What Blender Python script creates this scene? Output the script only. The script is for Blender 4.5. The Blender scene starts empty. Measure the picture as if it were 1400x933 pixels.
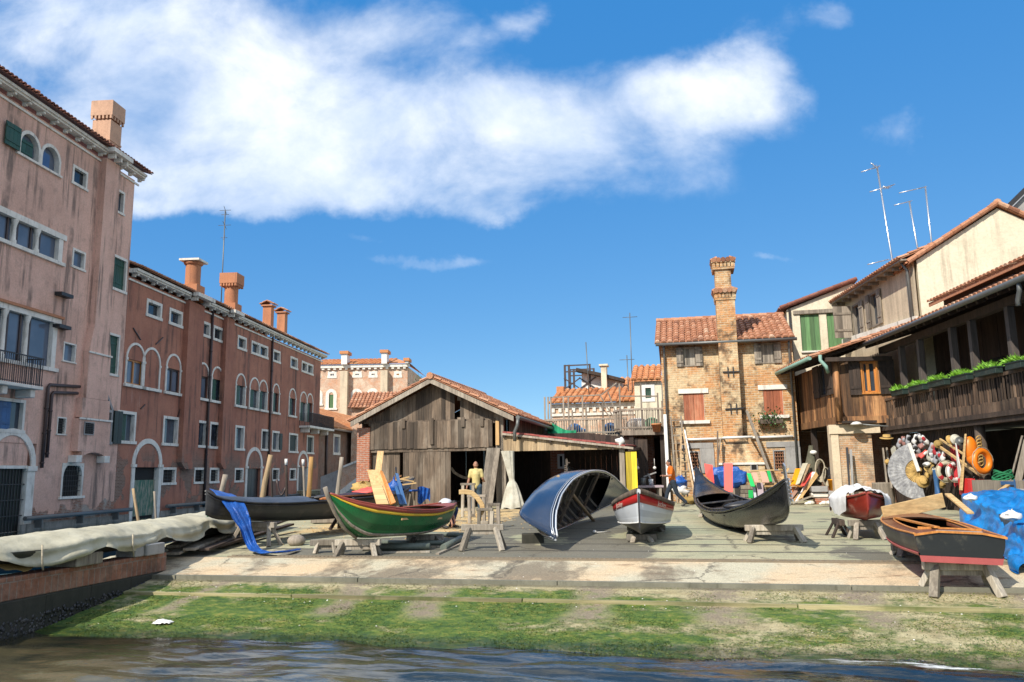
import bpy, math, random
from mathutils import Vector, Matrix, noise as mnoise
PI = math.pi
rad = math.radians
rnd = random.Random(11)
S = bpy.context.scene
COL = S.collection
CAM = Vector((0, 0, 1.4))
FPX = 1089.0
PITCH = math.atan(178 / FPX)
ROLL = rad(.825)
_cp, _sp, _cr, _sr = math.cos(PITCH), math.sin(PITCH), math.cos(ROLL), math.sin(ROLL)
CF = Vector((0, _cp, _sp))
_U0 = Vector((0, -_sp, _cp))
CR = Vector((1, 0, 0)) * _cr - _U0 * _sr
CU = Vector((1, 0, 0)) * _sr + _U0 * _cr
cam = bpy.data.objects.new('camera', bpy.data.cameras.new('camera'))
COL.objects.link(cam)
cam.data.sensor_width = 36
cam.data.lens = 36 * FPX / 1400
cam.data.clip_start = .1
cam.data.clip_end = 3000
_m = Matrix((CR, CU, -CF)).transposed().to_4x4()
_m.translation = CAM
cam.matrix_world = _m
S.camera = cam
def ray(u, v):
 return CF + CR * ((u - 700) / FPX) + CU * ((466.5 - v) / FPX)
def atZ(u, v, z):
 d = ray(u, v)
 return CAM + d * ((z - CAM.z) / d.z)
def atY(u, v, y):
 d = ray(u, v)
 return CAM + d * (y / d.y)
class Fr:
 def __init__(s, o=(0, 0, 0), a=0.0, M=None):
  s.M = M if M is not None else Matrix.Translation(Vector(o)) @ Matrix.Rotation(a, 4, 'Z')
  s.I = s.M.inverted()
 def pl(s, u, v, y=0.0):
  c = s.I @ CAM
  d = s.I.to_3x3() @ ray(u, v)
  q = c + d * ((y - c.y) / d.y)
  return q.x, q.z
 def px(s, u, v, x=0.0):
  c = s.I @ CAM
  d = s.I.to_3x3() @ ray(u, v)
  q = c + d * ((x - c.x) / d.x)
  return q.y, q.z
 def pt(s, u, v, y=0.0):
  x, z = s.pl(u, v, y)
  return Vector((x, y, z))
 def w(s, p):
  return s.M @ Vector(p)
 def l(s, p):
  return s.I @ Vector(p)
W0 = Fr()
SA = rad(12.3)
YF = Fr((0, 0, 0), -SA)
GK = [(-60, -7), (4, -1.9), (8, -1.2), (10.45, -.85), (12.36, -.585), (12.41, -.545), (13.18, -.425), (13.23, -.365),
  (14.6, -.2), (15.2, -.18), (17.6, -.08), (24, 0), (4000, 0)]
def gs(s):
 for (a, za), (b, zb) in zip(GK, GK[1:]):
  if s <= b:
   return za + (zb - za) * (s - a) / (b - a)
 return 0.0
def gz(x, y):
 return gs(x * math.sin(SA) + y * math.cos(SA))
def G(u, v, dz=0.0):
 z = 0.0
 for _ in range(30):
  p = atZ(u, v, min(z + dz, 1.3))
  z = .5 * z + .5 * gz(p.x, p.y)
 return p
class MB:
 def __init__(s):
  s.v, s.f, s.mi, s.sm, s.t = [], [], [], [], []
  s.tint = None
 def add(s, vs, fs, mi=0, sm=False, t=None):
  o = len(s.v)
  s.v += [tuple(q) for q in vs]
  if t is None:
   t = s.tint
  for f in fs:
   s.f.append([o + i for i in f])
   s.mi.append(mi)
   s.sm.append(sm)
   s.t.append(.5 if t is None else t)
  return s
 def box(s, x0, x1, y0, y1, z0, z1, mi=0, t=None):
  v = [(x0, y0, z0), (x1, y0, z0), (x1, y1, z0), (x0, y1, z0), (x0, y0, z1), (x1, y0, z1), (x1, y1, z1), (x0, y1, z1)]
  return s.add(v, [(3, 2, 1, 0), (4, 5, 6, 7), (0, 1, 5, 4), (1, 2, 6, 5), (2, 3, 7, 6), (3, 0, 4, 7)], mi, False, t)
 def beam(s, p0, p1, w, h, up=(0, 0, 1), mi=0, t=None, w1=None, h1=None):
  p0, p1 = Vector(p0), Vector(p1)
  d = (p1 - p0).normalized()
  u = Vector(up)
  if abs(d.dot(u)) > .98:
   u = Vector((0, 1, 0))
  sx = d.cross(u).normalized()
  sy = sx.cross(d)
  v = []
  for p, a, b in ((p0, w, h), (p1, w1 or w, h1 or h)):
   for i, j in ((-1, -1), (1, -1), (1, 1), (-1, 1)):
    v.append(p + sx * (i * a / 2) + sy * (j * b / 2))
  return s.add(v, [(0, 1, 2, 3), (7, 6, 5, 4), (0, 4, 5, 1), (1, 5, 6, 2), (2, 6, 7, 3), (3, 7, 4, 0)], mi, False, t)
 def tube(s, pts, r, n=8, cap=True, mi=0, t=None, sm=True):
  pts = [Vector(p) for p in pts]
  if not isinstance(r, (list, tuple)):
   r = [r] * len(pts)
  vs, fs = [], []
  ref = None
  for i, p in enumerate(pts):
   a = pts[max(i - 1, 0)]
   b = pts[min(i + 1, len(pts) - 1)]
   d = (b - a).normalized()
   if ref is None:
    ref = Vector((0, 0, 1)) if abs(d.z) < .9 else Vector((1, 0, 0))
   sx = d.cross(ref).normalized()
   sy = sx.cross(d).normalized()
   ref = sy
   for k in range(n):
    an = 2 * PI * k / n
    vs.append(p + sx * (math.cos(an) * r[i]) + sy * (math.sin(an) * r[i]))
  for i in range(len(pts) - 1):
   for k in range(n):
    k2 = (k + 1) % n
    fs.append((i * n + k, i * n + k2, (i + 1) * n + k2, (i + 1) * n + k))
  s.add(vs, fs, mi, sm, t)
  if cap:
   o = len(s.v) - len(vs)
   s.f.append([o + k for k in range(n)][::-1]); s.mi.append(mi); s.sm.append(False); s.t.append(s.t[-1])
   q = o + (len(pts) - 1) * n
   s.f.append([q + k for k in range(n)]); s.mi.append(mi); s.sm.append(False); s.t.append(s.t[-1])
  return s
 def limb(s, pr, n=10):
  s.tube([p for p, r in pr], [r for p, r in pr], n, True)
  for p, r in pr:
   s.ball(p, (r, r, r), n, 6)
  return s
 def ball(s, c, r, n=12, m=8, mi=0, rot=None, t=None):
  c = Vector(c)
  if not isinstance(r, (tuple, list)):
   r = (r, r, r)
  vs, fs = [], []
  for j in range(m + 1):
   th = PI * j / m
   for k in range(n):
    a = 2 * PI * k / n
    q = Vector((r[0] * math.sin(th) * math.cos(a), r[1] * math.sin(th) * math.sin(a), r[2] * math.cos(th)))
    if rot is not None:
     q = rot @ q
    vs.append(c + q)
  for j in range(m):
   for k in range(n):
    k2 = (k + 1) % n
    if j == 0:
     fs.append((j * n + k, (j + 1) * n + k, (j + 1) * n + k2))
    elif j == m - 1:
     fs.append((j * n + k, (j + 1) * n + k, j * n + k2))
    else:
     fs.append((j * n + k, (j + 1) * n + k, (j + 1) * n + k2, j * n + k2))
  return s.add(vs, fs, mi, True, t)
 def prism(s, poly, y0, y1, mi=0, t=None):
  n = len(poly)
  v = [(x, y0, z) for x, z in poly] + [(x, y1, z) for x, z in poly]
  f = [tuple(range(n)), tuple(range(2 * n - 1, n - 1, -1))]
  for i in range(n):
   j = (i + 1) % n
   f.append((i, i + n, j + n, j))
  return s.add(v, f, mi, False, t)
 def hexa(s, a, b, mi=0, t=None):
  return s.add(list(a) + list(b), [(3, 2, 1, 0), (4, 5, 6, 7), (0, 1, 5, 4), (1, 2, 6, 5), (2, 3, 7, 6), (3, 0, 4, 7)], mi, False, t)
 def sheet(s, fn, nu, nv, mi=0, sm=True, t=None, close=False):
  vs = [fn(i / nu, j / nv) for j in range(nv + 1) for i in range(nu + 1)]
  fs = [(j * (nu + 1) + i, j * (nu + 1) + i + 1, (j + 1) * (nu + 1) + i + 1, (j + 1) * (nu + 1) + i) for j in range(nv) for i in range(nu)]
  return s.add(vs, fs, mi, sm, t)
 def lathe(s, prof, c=(0, 0, 0), n=14, mi=0, M=None, t=None, sm=True):
  c = Vector(c)
  vs, fs = [], []
  for r, z in prof:
   for k in range(n):
    a = 2 * PI * k / n
    q = Vector((r * math.cos(a), r * math.sin(a), z))
    if M is not None:
     q = M @ q
    vs.append(c + q)
  for j in range(len(prof) - 1):
   for k in range(n):
    k2 = (k + 1) % n
    fs.append((j * n + k, j * n + k2, (j + 1) * n + k2, (j + 1) * n + k))
  return s.add(vs, fs, mi, sm, t)
 def torus(s, c, R, r, M=None, n=24, m=10, a0=0, a1=2 * PI, mi=0, t=None):
  pts = []
  k = n if a1 - a0 < 2 * PI - .01 else n + 1
  for i in range(n + 1):
   a = a0 + (a1 - a0) * i / n
   q = Vector((R * math.cos(a), 0, R * math.sin(a)))
   if M is not None:
    q = M @ q
   pts.append(Vector(c) + q)
  return s.tube(pts, r, m, k == n, mi, t)
 def build(s, name, mats, parent=None, fr=None, org=(0, 0, 0), bev=0, rm=0):
  me = bpy.data.meshes.new(name)
  if parent is not None:
   o3 = Vector(ORG[parent.name])
  else:
   o3 = Vector(org)
  me.from_pydata([tuple(Vector(q) - o3) for q in s.v], [], s.f)
  if not isinstance(mats, (list, tuple)):
   mats = [mats]
  for m in mats:
   me.materials.append(m)
  me.polygons.foreach_set('material_index', s.mi)
  me.polygons.foreach_set('use_smooth', s.sm)
  at = me.attributes.new('tint', 'FLOAT', 'FACE')
  at.data.foreach_set('value', s.t)
  me.update()
  o = bpy.data.objects.new(name, me)
  COL.objects.link(o)
  if parent is not None:
   o.parent = parent
   ORG[o.name] = ORG[parent.name]
  else:
   o.matrix_world = (fr or W0).M @ Matrix.Translation(o3)
   ORG[o.name] = tuple(o3)
  if bev:
   b = o.modifiers.new('bevel', 'BEVEL')
   b.width = bev
   b.segments = 2
   b.limit_method = 'ANGLE'
  if rm:
   b = o.modifiers.new('remesh', 'REMESH')
   b.mode = 'VOXEL'
   b.voxel_size = rm
   b.use_smooth_shade = True
   b = o.modifiers.new('smooth', 'SMOOTH')
   b.iterations = 4
  return o
ORG = {}
def thing(name, label, cat, fr=None, org=(0, 0, 0), group=None):
 o = bpy.data.objects.new(name, None)
 o.empty_display_size = .2
 COL.objects.link(o)
 o.matrix_world = (fr or W0).M @ Matrix.Translation(Vector(org))
 ORG[o.name] = tuple(org)
 o['label'] = label
 o['category'] = cat
 if group:
  o['group'] = group
 return o
def solo(mb, name, mats, label, cat, fr=None, org=None, group=None, bev=0):
 if org is None:
  xs = [q[0] for q in mb.v]; ys = [q[1] for q in mb.v]; zs = [q[2] for q in mb.v]
  org = ((min(xs) + max(xs)) / 2, (min(ys) + max(ys)) / 2, min(zs))
 o = mb.build(name, mats, None, fr, org, bev)
 o['label'] = label
 o['category'] = cat
 if group:
  o['group'] = group
 return o
def struct(mb, name, mats, fr=None, org=(0, 0, 0), kind='structure'):
 o = mb.build(name, mats, None, fr, org)
 o['kind'] = kind
 return o
def copy_tree(o, parent=None):
 c = o.copy()
 COL.objects.link(c)
 if parent is not None:
  c.parent = parent
 ORG[c.name] = ORG.get(o.name, (0, 0, 0))
 for ch in list(o.children):
  copy_tree(ch, c)
 return c
class NT:
 def __init__(s, tree):
  s.t = tree
  s.n = tree.nodes
  s.k = tree.links
 def new(s, typ, **kw):
  n = s.n.new('ShaderNode' + typ)
  for a, b in kw.items():
   setattr(n, a, b)
  return n
 def put(s, sock, val):
  if isinstance(val, bpy.types.NodeSocket):
   s.k.new(val, sock)
  elif isinstance(val, (tuple, list)) and sock.type == 'RGBA' and len(val) == 3:
   sock.default_value = (*val, 1)
  else:
   sock.default_value = val
 def obj(s):
  return s.new('TexCoord').outputs['Object']
 def mul3(s, v, k):
  n = s.new('VectorMath', operation='MULTIPLY')
  s.put(n.inputs[0], v)
  s.put(n.inputs[1], k)
  return n.outputs[0]
 def add3(s, v, k):
  n = s.new('VectorMath', operation='ADD')
  s.put(n.inputs[0], v)
  s.put(n.inputs[1], k)
  return n.outputs[0]
 def noise(s, v, sc, det=4, ro=.6, out=0, dist=0):
  n = s.new('TexNoise')
  s.put(n.inputs['Vector'], v)
  n.inputs['Scale'].default_value = sc
  n.inputs['Detail'].default_value = det
  n.inputs['Roughness'].default_value = ro
  n.inputs['Distortion'].default_value = dist
  return n.outputs[out]
 def ma(s, op, a, b=0.0, c=None, clamp=False):
  n = s.new('Math', operation=op, use_clamp=clamp)
  s.put(n.inputs[0], a)
  s.put(n.inputs[1], b)
  if c is not None:
   s.put(n.inputs[2], c)
  return n.outputs[0]
 def rng(s, v, a, b, c=0.0, d=1.0, smooth=True):
  n = s.new('MapRange')
  n.interpolation_type = 'SMOOTHSTEP' if smooth else 'LINEAR'
  s.put(n.inputs[0], v)
  for i, q in enumerate((a, b, c, d)):
   s.put(n.inputs[i + 1], q)
  return n.outputs[0]
 def ramp(s, f, stops):
  n = s.new('ValToRGB')
  e = n.color_ramp.elements
  while len(e) < len(stops):
   e.new(.5)
  for el, (p, c) in zip(e, stops):
   el.position = p
   el.color = (*c, 1) if len(c) == 3 else c
  s.put(n.inputs[0], f)
  return n.outputs[0]
 def mix(s, f, a, b, mode='MIX'):
  n = s.new('Mix', data_type='RGBA', blend_type=mode)
  s.put(n.inputs[0], f)
  s.put(n.inputs[6], a)
  s.put(n.inputs[7], b)
  return n.outputs[2]
 def sep(s, v):
  n = s.new('SeparateXYZ')
  s.put(n.inputs[0], v)
  return n.outputs
 def comb(s, x, y, z):
  n = s.new('CombineXYZ')
  for i, q in enumerate((x, y, z)):
   s.put(n.inputs[i], q)
  return n.outputs[0]
 def tint(s):
  n = s.new('Attribute')
  n.attribute_name = 'tint'
  return n.outputs['Fac']
 def bump(s, h, st=.3, d=.02, nrm=None):
  n = s.new('Bump')
  n.inputs['Strength'].default_value = st
  n.inputs['Distance'].default_value = d
  s.put(n.inputs['Height'], h)
  if nrm is not None:
   s.put(n.inputs['Normal'], nrm)
  return n.outputs[0]
 def shade(s, c, k):
  n = s.new('VectorMath', operation='SCALE')
  s.put(n.inputs[0], c)
  s.put(n.inputs['Scale'], k)
  return n.outputs[0]
def mat(name, fn):
 m = bpy.data.materials.new(name)
 m.use_nodes = True
 t = NT(m.node_tree)
 b = t.n['Principled BSDF']
 for k, v in fn(t).items():
  t.put(b.inputs[k], v)
 return m
def wallvec(t):
 x, y, z = t.sep(t.obj())
 return t.comb(t.ma('ADD', x, y), z, 0.0)
def bricktex(t, vec, c1, c2, mortar, w=.26, h=.075, ms=.012, warp=.02):
 nz = t.new('TexNoise')
 t.put(nz.inputs['Vector'], vec)
 nz.inputs['Scale'].default_value = 3
 vec = t.add3(vec, t.mul3(t.add3(nz.outputs['Color'], (-.5, -.5, -.5)), (warp, warp, 0)))
 n = t.new('TexBrick')
 t.put(n.inputs['Vector'], vec)
 t.put(n.inputs['Color1'], c1)
 t.put(n.inputs['Color2'], c2)
 t.put(n.inputs['Mortar'], mortar)
 n.inputs['Scale'].default_value = 1
 n.inputs['Mortar Size'].default_value = ms
 n.inputs['Mortar Smooth'].default_value = .3
 n.inputs['Bias'].default_value = 0
 n.inputs['Brick Width'].default_value = w
 n.inputs['Row Height'].default_value = h
 return n.outputs['Color'], n.outputs['Fac']
def m_brick(name, c1, c2, mortar, stain=(.1, .07, .05), pale=(.5, .42, .33), k_pale=.5, k_dark=.6, **kw):
 def fn(t):
  v = wallvec(t)
  o = t.obj()
  c, f = bricktex(t, v, c1, c2, mortar, **kw)
  big = t.noise(o, .7, 5, .65)
  c = t.mix(t.ma('MULTIPLY', t.rng(big, .46, .62), k_pale), c, pale)
  c = t.mix(t.ma('MULTIPLY', t.rng(t.noise(t.add3(o, (2, 5, 9)), 1.7, 6, .7), .48, .62), .5), c, tuple(q * r for q, r in zip(c1, (1.0, .7, .5))))
  d = t.noise(t.add3(o, (7, 3, 1)), 1.1, 6, .7)
  c = t.mix(t.ma('MULTIPLY', t.rng(d, .5, .66), k_dark), c, stain)
  g = t.noise(o, 9, 3, .7)
  c = t.mix(.55, c, t.mix(1, c, t.ramp(g, [(.25, (.45, .42, .4)), (.75, (1.5, 1.5, 1.5))]), 'MULTIPLY'))
  h = t.ma('ADD', t.ma('MULTIPLY', f, -.6), t.ma('MULTIPLY', g, .8))
  return {'Base Color': c, 'Roughness': .9, 'Normal': t.bump(h, .7, .02)}
 return mat(name, fn)
def m_plaster(name, a, b, dark, streak=.6, low=None, patches=None, seed=0.0):
 def fn(t):
  o = t.add3(t.obj(), (seed, seed * .7, 0))
  big = t.noise(o, .33, 6, .65)
  mid = t.noise(o, 1.7, 6, .7)
  fine = t.noise(o, 14, 4, .7)
  c = t.mix(t.rng(big, .35, .65), a, b)
  c = t.mix(t.ma('MULTIPLY', t.rng(mid, .5, .75), .45), c, dark)
  st = t.noise(t.mul3(o, (1.5, 1.5, .09)), 1.4, 5, .72)
  sm = t.noise(t.add3(o, (3, 9, 4)), .45, 4, .6)
  sk = t.ma('MULTIPLY', t.rng(st, .48, .64), t.rng(sm, .36, .56))
  c = t.mix(t.ma('MULTIPLY', sk, streak), c, t.mix(.4, dark, (.03, .025, .022)))
  sc = t.noise(t.mul3(t.add3(o, (5, 2, 8)), (1.1, 1.1, .16)), 2.3, 6, .75)
  c = t.mix(t.ma('MULTIPLY', t.rng(sc, .56, .76), .35), c, t.mix(.5, a, (.62, .5, .42)))
  h = t.ma('ADD', t.ma('MULTIPLY', mid, .7), t.ma('MULTIPLY', fine, .35))
  if low is not None:
   z = t.sep(t.obj())[2]
   edge = t.ma('ADD', z, t.ma('MULTIPLY', t.ma('SUBTRACT', t.noise(o, .55, 5, .62), .5), low['wob']))
   mk = t.rng(edge, low['z'], low['z'] + .12, 1, 0)
   bc, bf = bricktex(t, wallvec(t), *low['brick'])
   bc = t.mix(t.rng(t.noise(o, 1.2, 5, .6), .45, .6), bc, low['cement'])
   c = t.mix(mk, c, bc)
   h = t.ma('ADD', h, t.ma('MULTIPLY', mk, -.8))
  if patches is not None:
   pn = t.noise(t.add3(t.obj(), (11.3 + seed, 4.4, 2.2)), patches['s'], 4, .55)
   mk = t.rng(pn, patches['k'], patches['k'] + .02)
   bc, bf = bricktex(t, wallvec(t), *patches['brick'])
   z = t.sep(t.obj())[2]
   mk = t.ma('MULTIPLY', mk, t.rng(z, patches['z'] - .8, patches['z'] + .8, 1, 0))
   c = t.mix(mk, c, bc)
   h = t.ma('ADD', h, t.ma('MULTIPLY', mk, -.8))
  gr = t.ramp(fine, [(.3, (.86, .86, .86)), (.7, (1.1, 1.1, 1.1))])
  c = t.mix(1, c, gr, 'MULTIPLY')
  return {'Base Color': c, 'Roughness': .92, 'Normal': t.bump(h, .45, .03)}
 return mat(name, fn)
def m_wood(name, c1, c2, axis=2, grain=9, rough=.8, worn=None, kt=.9):
 def fn(t):
  o = t.obj()
  ti = t.tint()
  sc = [1, 1, 1]
  sc[axis] = .06
  off = t.ma('MULTIPLY', ti, 37.0)
  v = t.add3(t.mul3(o, tuple(sc)), t.comb(off, off, off))
  g = t.noise(v, grain, 6, .7, 0, .4)
  g2 = t.noise(v, grain * 3.7, 3, .6)
  c = t.mix(t.rng(g, .3, .7), c1, c2)
  if worn:
   w = t.noise(t.add3(t.mul3(o, (1, 1, .4)), (4, 2, 0)), 1.3, 5, .65)
   c = t.mix(t.ma('MULTIPLY', t.rng(w, .48, .66), .75), c, worn)
  k = t.ma('ADD', t.ma('MULTIPLY', ti, kt), 1 - kt * .5)
  k = t.ma('MULTIPLY', k, t.rng(g2, .3, .7, .78, 1.15))
  c = t.shade(c, k)
  return {'Base Color': c, 'Roughness': rough, 'Normal': t.bump(t.ma('ADD', g, t.ma('MULTIPLY', g2, .5)), .5, .012)}
 return mat(name, fn)
def m_paint(name, c, rough=.5, var=.25, dirt=(.1, .08, .06), kd=.25, metal=0.0, sc=3, coat=0.0, kt=.5):
 def fn(t):
  o = t.obj()
  n = t.noise(o, sc, 5, .65)
  n2 = t.noise(t.add3(o, (9, 4, 2)), sc * .6, 6, .7)
  k = t.ma('ADD', t.ma('MULTIPLY', t.ma('SUBTRACT', n, .5), var * 2), 1.0)
  k = t.ma('MULTIPLY', k, t.ma('ADD', t.ma('MULTIPLY', t.tint(), kt), 1 - kt * .5))
  cc = t.shade(t.mix(t.ma('MULTIPLY', t.rng(n2, .52, .7), kd), c, dirt), k)
  r = t.ma('ADD', t.ma('MULTIPLY', t.ma('SUBTRACT', n2, .5), .25), rough, clamp=True)
  return {'Base Color': cc, 'Roughness': r, 'Metallic': metal, 'Coat Weight': coat, 'Normal': t.bump(n, .12, .01)}
 return mat(name, fn)
def m_tile(name, stops, moss=.25):
 def fn(t):
  o = t.obj()
  n = t.noise(o, 2.2, 5, .7)
  n2 = t.noise(o, 22, 3, .7)
  f = t.ma('ADD', t.ma('MULTIPLY', t.tint(), .75), t.ma('MULTIPLY', n, .25))
  c = t.ramp(f, stops)
  c = t.mix(t.ma('MULTIPLY', t.rng(t.noise(o, .9, 6, .7), .5, .7), moss), c, (.1, .085, .06))
  c = t.shade(c, t.rng(n2, .3, .7, .75, 1.2))
  return {'Base Color': c, 'Roughness': .9, 'Normal': t.bump(n2, .4, .01)}
 return mat(name, fn)
def m_stone(name, a, b, dark, sc=2.0):
 def fn(t):
  o = t.obj()
  n = t.noise(o, sc, 6, .7)
  s = t.noise(t.mul3(o, (1.4, 1.4, .25)), sc * 1.5, 5, .7)
  c = t.mix(t.rng(n, .35, .65), a, b)
  c = t.mix(t.ma('MULTIPLY', t.rng(s, .52, .72), .7), c, dark)
  return {'Base Color': c, 'Roughness': .85, 'Normal': t.bump(t.noise(o, 16, 4, .7), .35, .015)}
 return mat(name, fn)
def m_cloth(name, c, c2=None, rough=.85, sc=3.0, bs=.5, kt=.5, sheen=0):
 c2 = c2 or tuple(q * .6 for q in c)
 def fn(t):
  o = t.obj()
  n = t.noise(o, sc, 5, .65)
  f = t.noise(o, sc * 6, 3, .6)
  cc = t.mix(t.rng(n, .35, .7), c, c2)
  cc = t.shade(cc, t.ma('ADD', t.ma('MULTIPLY', t.tint(), kt), 1 - kt * .5))
  return {'Base Color': cc, 'Roughness': rough, 'Normal': t.bump(t.ma('ADD', n, t.ma('MULTIPLY', f, .3)), bs, .04)}
 return mat(name, fn)
def m_glass(name, c=(.03, .04, .05), rough=.06, c2=None):
 def fn(t):
  n = t.noise(t.obj(), .8, 3, .5)
  return {'Base Color': t.mix(t.ma('MULTIPLY', t.rng(n, .35, .6), t.tint()), c, c2 or tuple(q * 4 for q in c)), 'Roughness': rough, 'Normal': t.bump(n, .04, .05)}
 return mat(name, fn)
BR = ((.30, .13, .075), (.20, .085, .05), (.30, .26, .21))
M = {}
M['pink'] = m_plaster('pink_plaster', (.76, .475, .365), (.61, .37, .28), (.27, .19, .15), .9,
      low=dict(z=1.15, wob=3.2, brick=BR, cement=(.36, .32, .275)), seed=1.3)
M['red'] = m_plaster('red_plaster', (.43, .185, .115), (.335, .135, .086), (.17, .085, .06), .95,
      low=dict(z=-.3, wob=2.6, brick=((.25, .12, .08), (.17, .08, .055), (.24, .2, .16)), cement=(.22, .13, .1)),
      patches=dict(s=.5, k=.5, z=3.6, brick=((.24, .13, .085), (.15, .075, .05), (.27, .22, .17))), seed=4.1)
M['terra'] = m_plaster('terracotta_plaster', (.52, .235, .12), (.43, .18, .09), (.25, .115, .075), .4, seed=2.2)
M['cream'] = m_plaster('cream_plaster', (.71, .635, .48), (.64, .565, .42), (.42, .36, .26), .55, seed=7.7)
M['greyplaster'] = m_plaster('grey_beige_plaster', (.66, .54, .38), (.55, .45, .32), (.36, .29, .21), .4, seed=9.1)
M['housebrick'] = m_brick('old_yellow_brick', (.56, .33, .145), (.36, .18, .07), (.52, .42, .29), stain=(.11, .07, .04), pale=(.62, .50, .31), k_pale=.75, k_dark=1.0, w=.3, h=.1, ms=.016)
M['redbrick'] = m_brick('red_brick', (.42, .14, .065), (.32, .1, .05), (.42, .33, .27), stain=(.2, .1, .07), pale=(.46, .3, .22), k_pale=.4, k_dark=.3)
M['farbrick'] = m_brick('far_pale_brick', (.60, .38, .26), (.50, .29, .19), (.58, .48, .37), stain=(.34, .24, .18), pale=(.70, .59, .45), k_pale=.7, k_dark=.4)
M['brownbrick'] = m_brick('brown_brick', (.26, .14, .09), (.19, .1, .065), (.24, .19, .15), pale=(.3, .22, .17), k_pale=.4, k_dark=.5)
M['quaybrick'] = m_brick('quay_brick', (.28, .125, .075), (.2, .09, .055), (.24, .18, .14), stain=(.04, .04, .028), pale=(.4, .25, .18), k_pale=.4, k_dark=.5, w=.13, h=.26)
M['stone'] = m_stone('istrian_stone', (.78, .74, .66), (.66, .62, .54), (.26, .23, .19))
M['greystone'] = m_stone('grey_stone', (.34, .33, .31), (.27, .26, .25), (.12, .115, .1))
M['slime'] = m_stone('tidal_stone', (.04, .037, .027), (.026, .026, .018), (.012, .014, .009), 3)
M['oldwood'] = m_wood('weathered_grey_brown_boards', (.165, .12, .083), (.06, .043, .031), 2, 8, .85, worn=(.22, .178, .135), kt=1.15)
M['greywood'] = m_wood('silver_grey_wood', (.30, .255, .20), (.17, .14, .11), 2, 8, .85, worn=(.36, .32, .26))
M['trestle'] = m_wood('bleached_trestle_wood', (.36, .31, .24), (.2, .165, .125), 2, 10, .85, worn=(.42, .38, .31))
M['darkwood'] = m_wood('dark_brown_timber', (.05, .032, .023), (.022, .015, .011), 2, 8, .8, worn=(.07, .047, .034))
M['rustwood'] = m_wood('orange_brown_boards', (.33, .155, .06), (.055, .027, .014), 2, 11, .75, worn=(.36, .19, .08), kt=1.5)
M['fresh'] = m_wood('fresh_sawn_wood', (.62, .43, .2), (.52, .33, .14), 0, 6, .6)
M['freshz'] = m_wood('fresh_sawn_board', (.62, .40, .18), (.5, .30, .12), 2, 6, .6)
M['orangewood'] = m_wood('varnished_orange_wood', (.58, .24, .055), (.45, .17, .035), 2, 6, .45)
M['mahog'] = m_wood('varnished_mahogany', (.21, .075, .04), (.14, .047, .026), 1, 7, .3)
M['tile'] = m_tile('clay_roof_tiles', [(.05, (.2, .085, .05)), (.35, (.38, .165, .085)), (.6, (.45, .215, .12)), (.8, (.5, .29, .18)), (.97, (.56, .42, .3))])
M['tilebright'] = m_tile('orange_roof_tiles', [(.05, (.38, .14, .06)), (.4, (.52, .215, .085)), (.7, (.58, .27, .12)), (.97, (.62, .38, .2))], .12)
M['tiledark'] = m_tile('brown_roof_tiles', [(.05, (.11, .045, .032)), (.4, (.2, .075, .05)), (.7, (.27, .11, .075)), (.97, (.36, .2, .14))])
M['glass'] = m_glass('window_glass', (.02, .026, .034))
M['skyglass'] = m_glass('pale_window_glass', (.10, .125, .17), .1, (.17, .2, .25))
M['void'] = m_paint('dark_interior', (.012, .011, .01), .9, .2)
M['green'] = m_paint('dark_green_shutter_paint', (.012, .065, .04), .55, .25, kd=.2)
M['blackgreen'] = m_paint('black_green_shutter_paint', (.014, .028, .024), .55, .25, kd=.2)
M['midgreen'] = m_wood('green_board_paint', (.11, .22, .085), (.075, .165, .065), 2, 5, .7)
M['white'] = m_paint('white_paint', (.72, .7, .66), .5, .08, (.4, .36, .3), .35)
M['iron'] = m_paint('black_iron', (.018, .018, .02), .5, .3)
M['zinc'] = m_paint('grey_zinc', (.14, .145, .14), .45, .2, metal=.4)
M['pipebrown'] = m_paint('brown_drainpipe', (.05, .03, .026), .5, .2)
M['steel'] = m_paint('bright_steel', (.55, .56, .58), .3, .1, metal=.9)
M['black'] = m_paint('gloss_black_lacquer', (.011, .0115, .014), .27, .25, (.11, .095, .08), .32, coat=.1, kt=1.0)
M['blackdull'] = m_paint('dull_black_paint', (.022, .021, .022), .42, .3, (.13, .11, .085), .4, kt=1.2)
M['skynavy'] = m_paint('navy_and_sky_tinted_black_lacquer', (.014, .026, .055), .2, .25, (.12, .12, .12), .22, coat=.3)  # sky reflection on the black gondola is put into the base as blue
M['boatgreen'] = m_paint('boat_green_paint', (.008, .115, .035), .28, .3, (.06, .10, .05), .45, kt=1.0)
M['boatred'] = m_paint('boat_oxide_red', (.26, .05, .03), .35, .2)
M['boatyellow'] = m_paint('boat_yellow_paint', (.7, .45, .03), .35, .12)
M['boatwhite'] = m_paint('boat_pale_grey_paint', (.52, .54, .56), .32, .1, (.33, .3, .25), .5)
M['cream_letter'] = m_paint('cream_letter_paint', (.75, .6, .5), .5, .05)
M['crimson'] = m_paint('crimson_paint', (.38, .018, .016), .35, .2)
M['salmon'] = m_paint('salmon_red_board', (.72, .09, .07), .6, .12)
M['antifoul'] = m_paint('dusty_red_antifouling', (.36, .075, .07), .55, .3, (.4, .25, .2), .4)
M['yellow'] = m_wood('yellow_painted_panel', (.62, .46, .02), (.5, .36, .02), 2, 5, .6)
M['orange'] = m_paint('orange_plastic', (.8, .2, .012), .4, .1)
M['brightorange'] = m_paint('amber_plastic', (.85, .33, .01), .4, .1)
M['emerald'] = m_paint('emerald_paint', (.01, .42, .09), .5, .15)
M['bluepaint'] = m_paint('chalky_blue_paint', (.03, .10, .24), .6, .3, (.15, .2, .25), .3)
M['lilac'] = m_paint('lilac_grey_paint', (.42, .33, .36), .6, .15)
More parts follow.
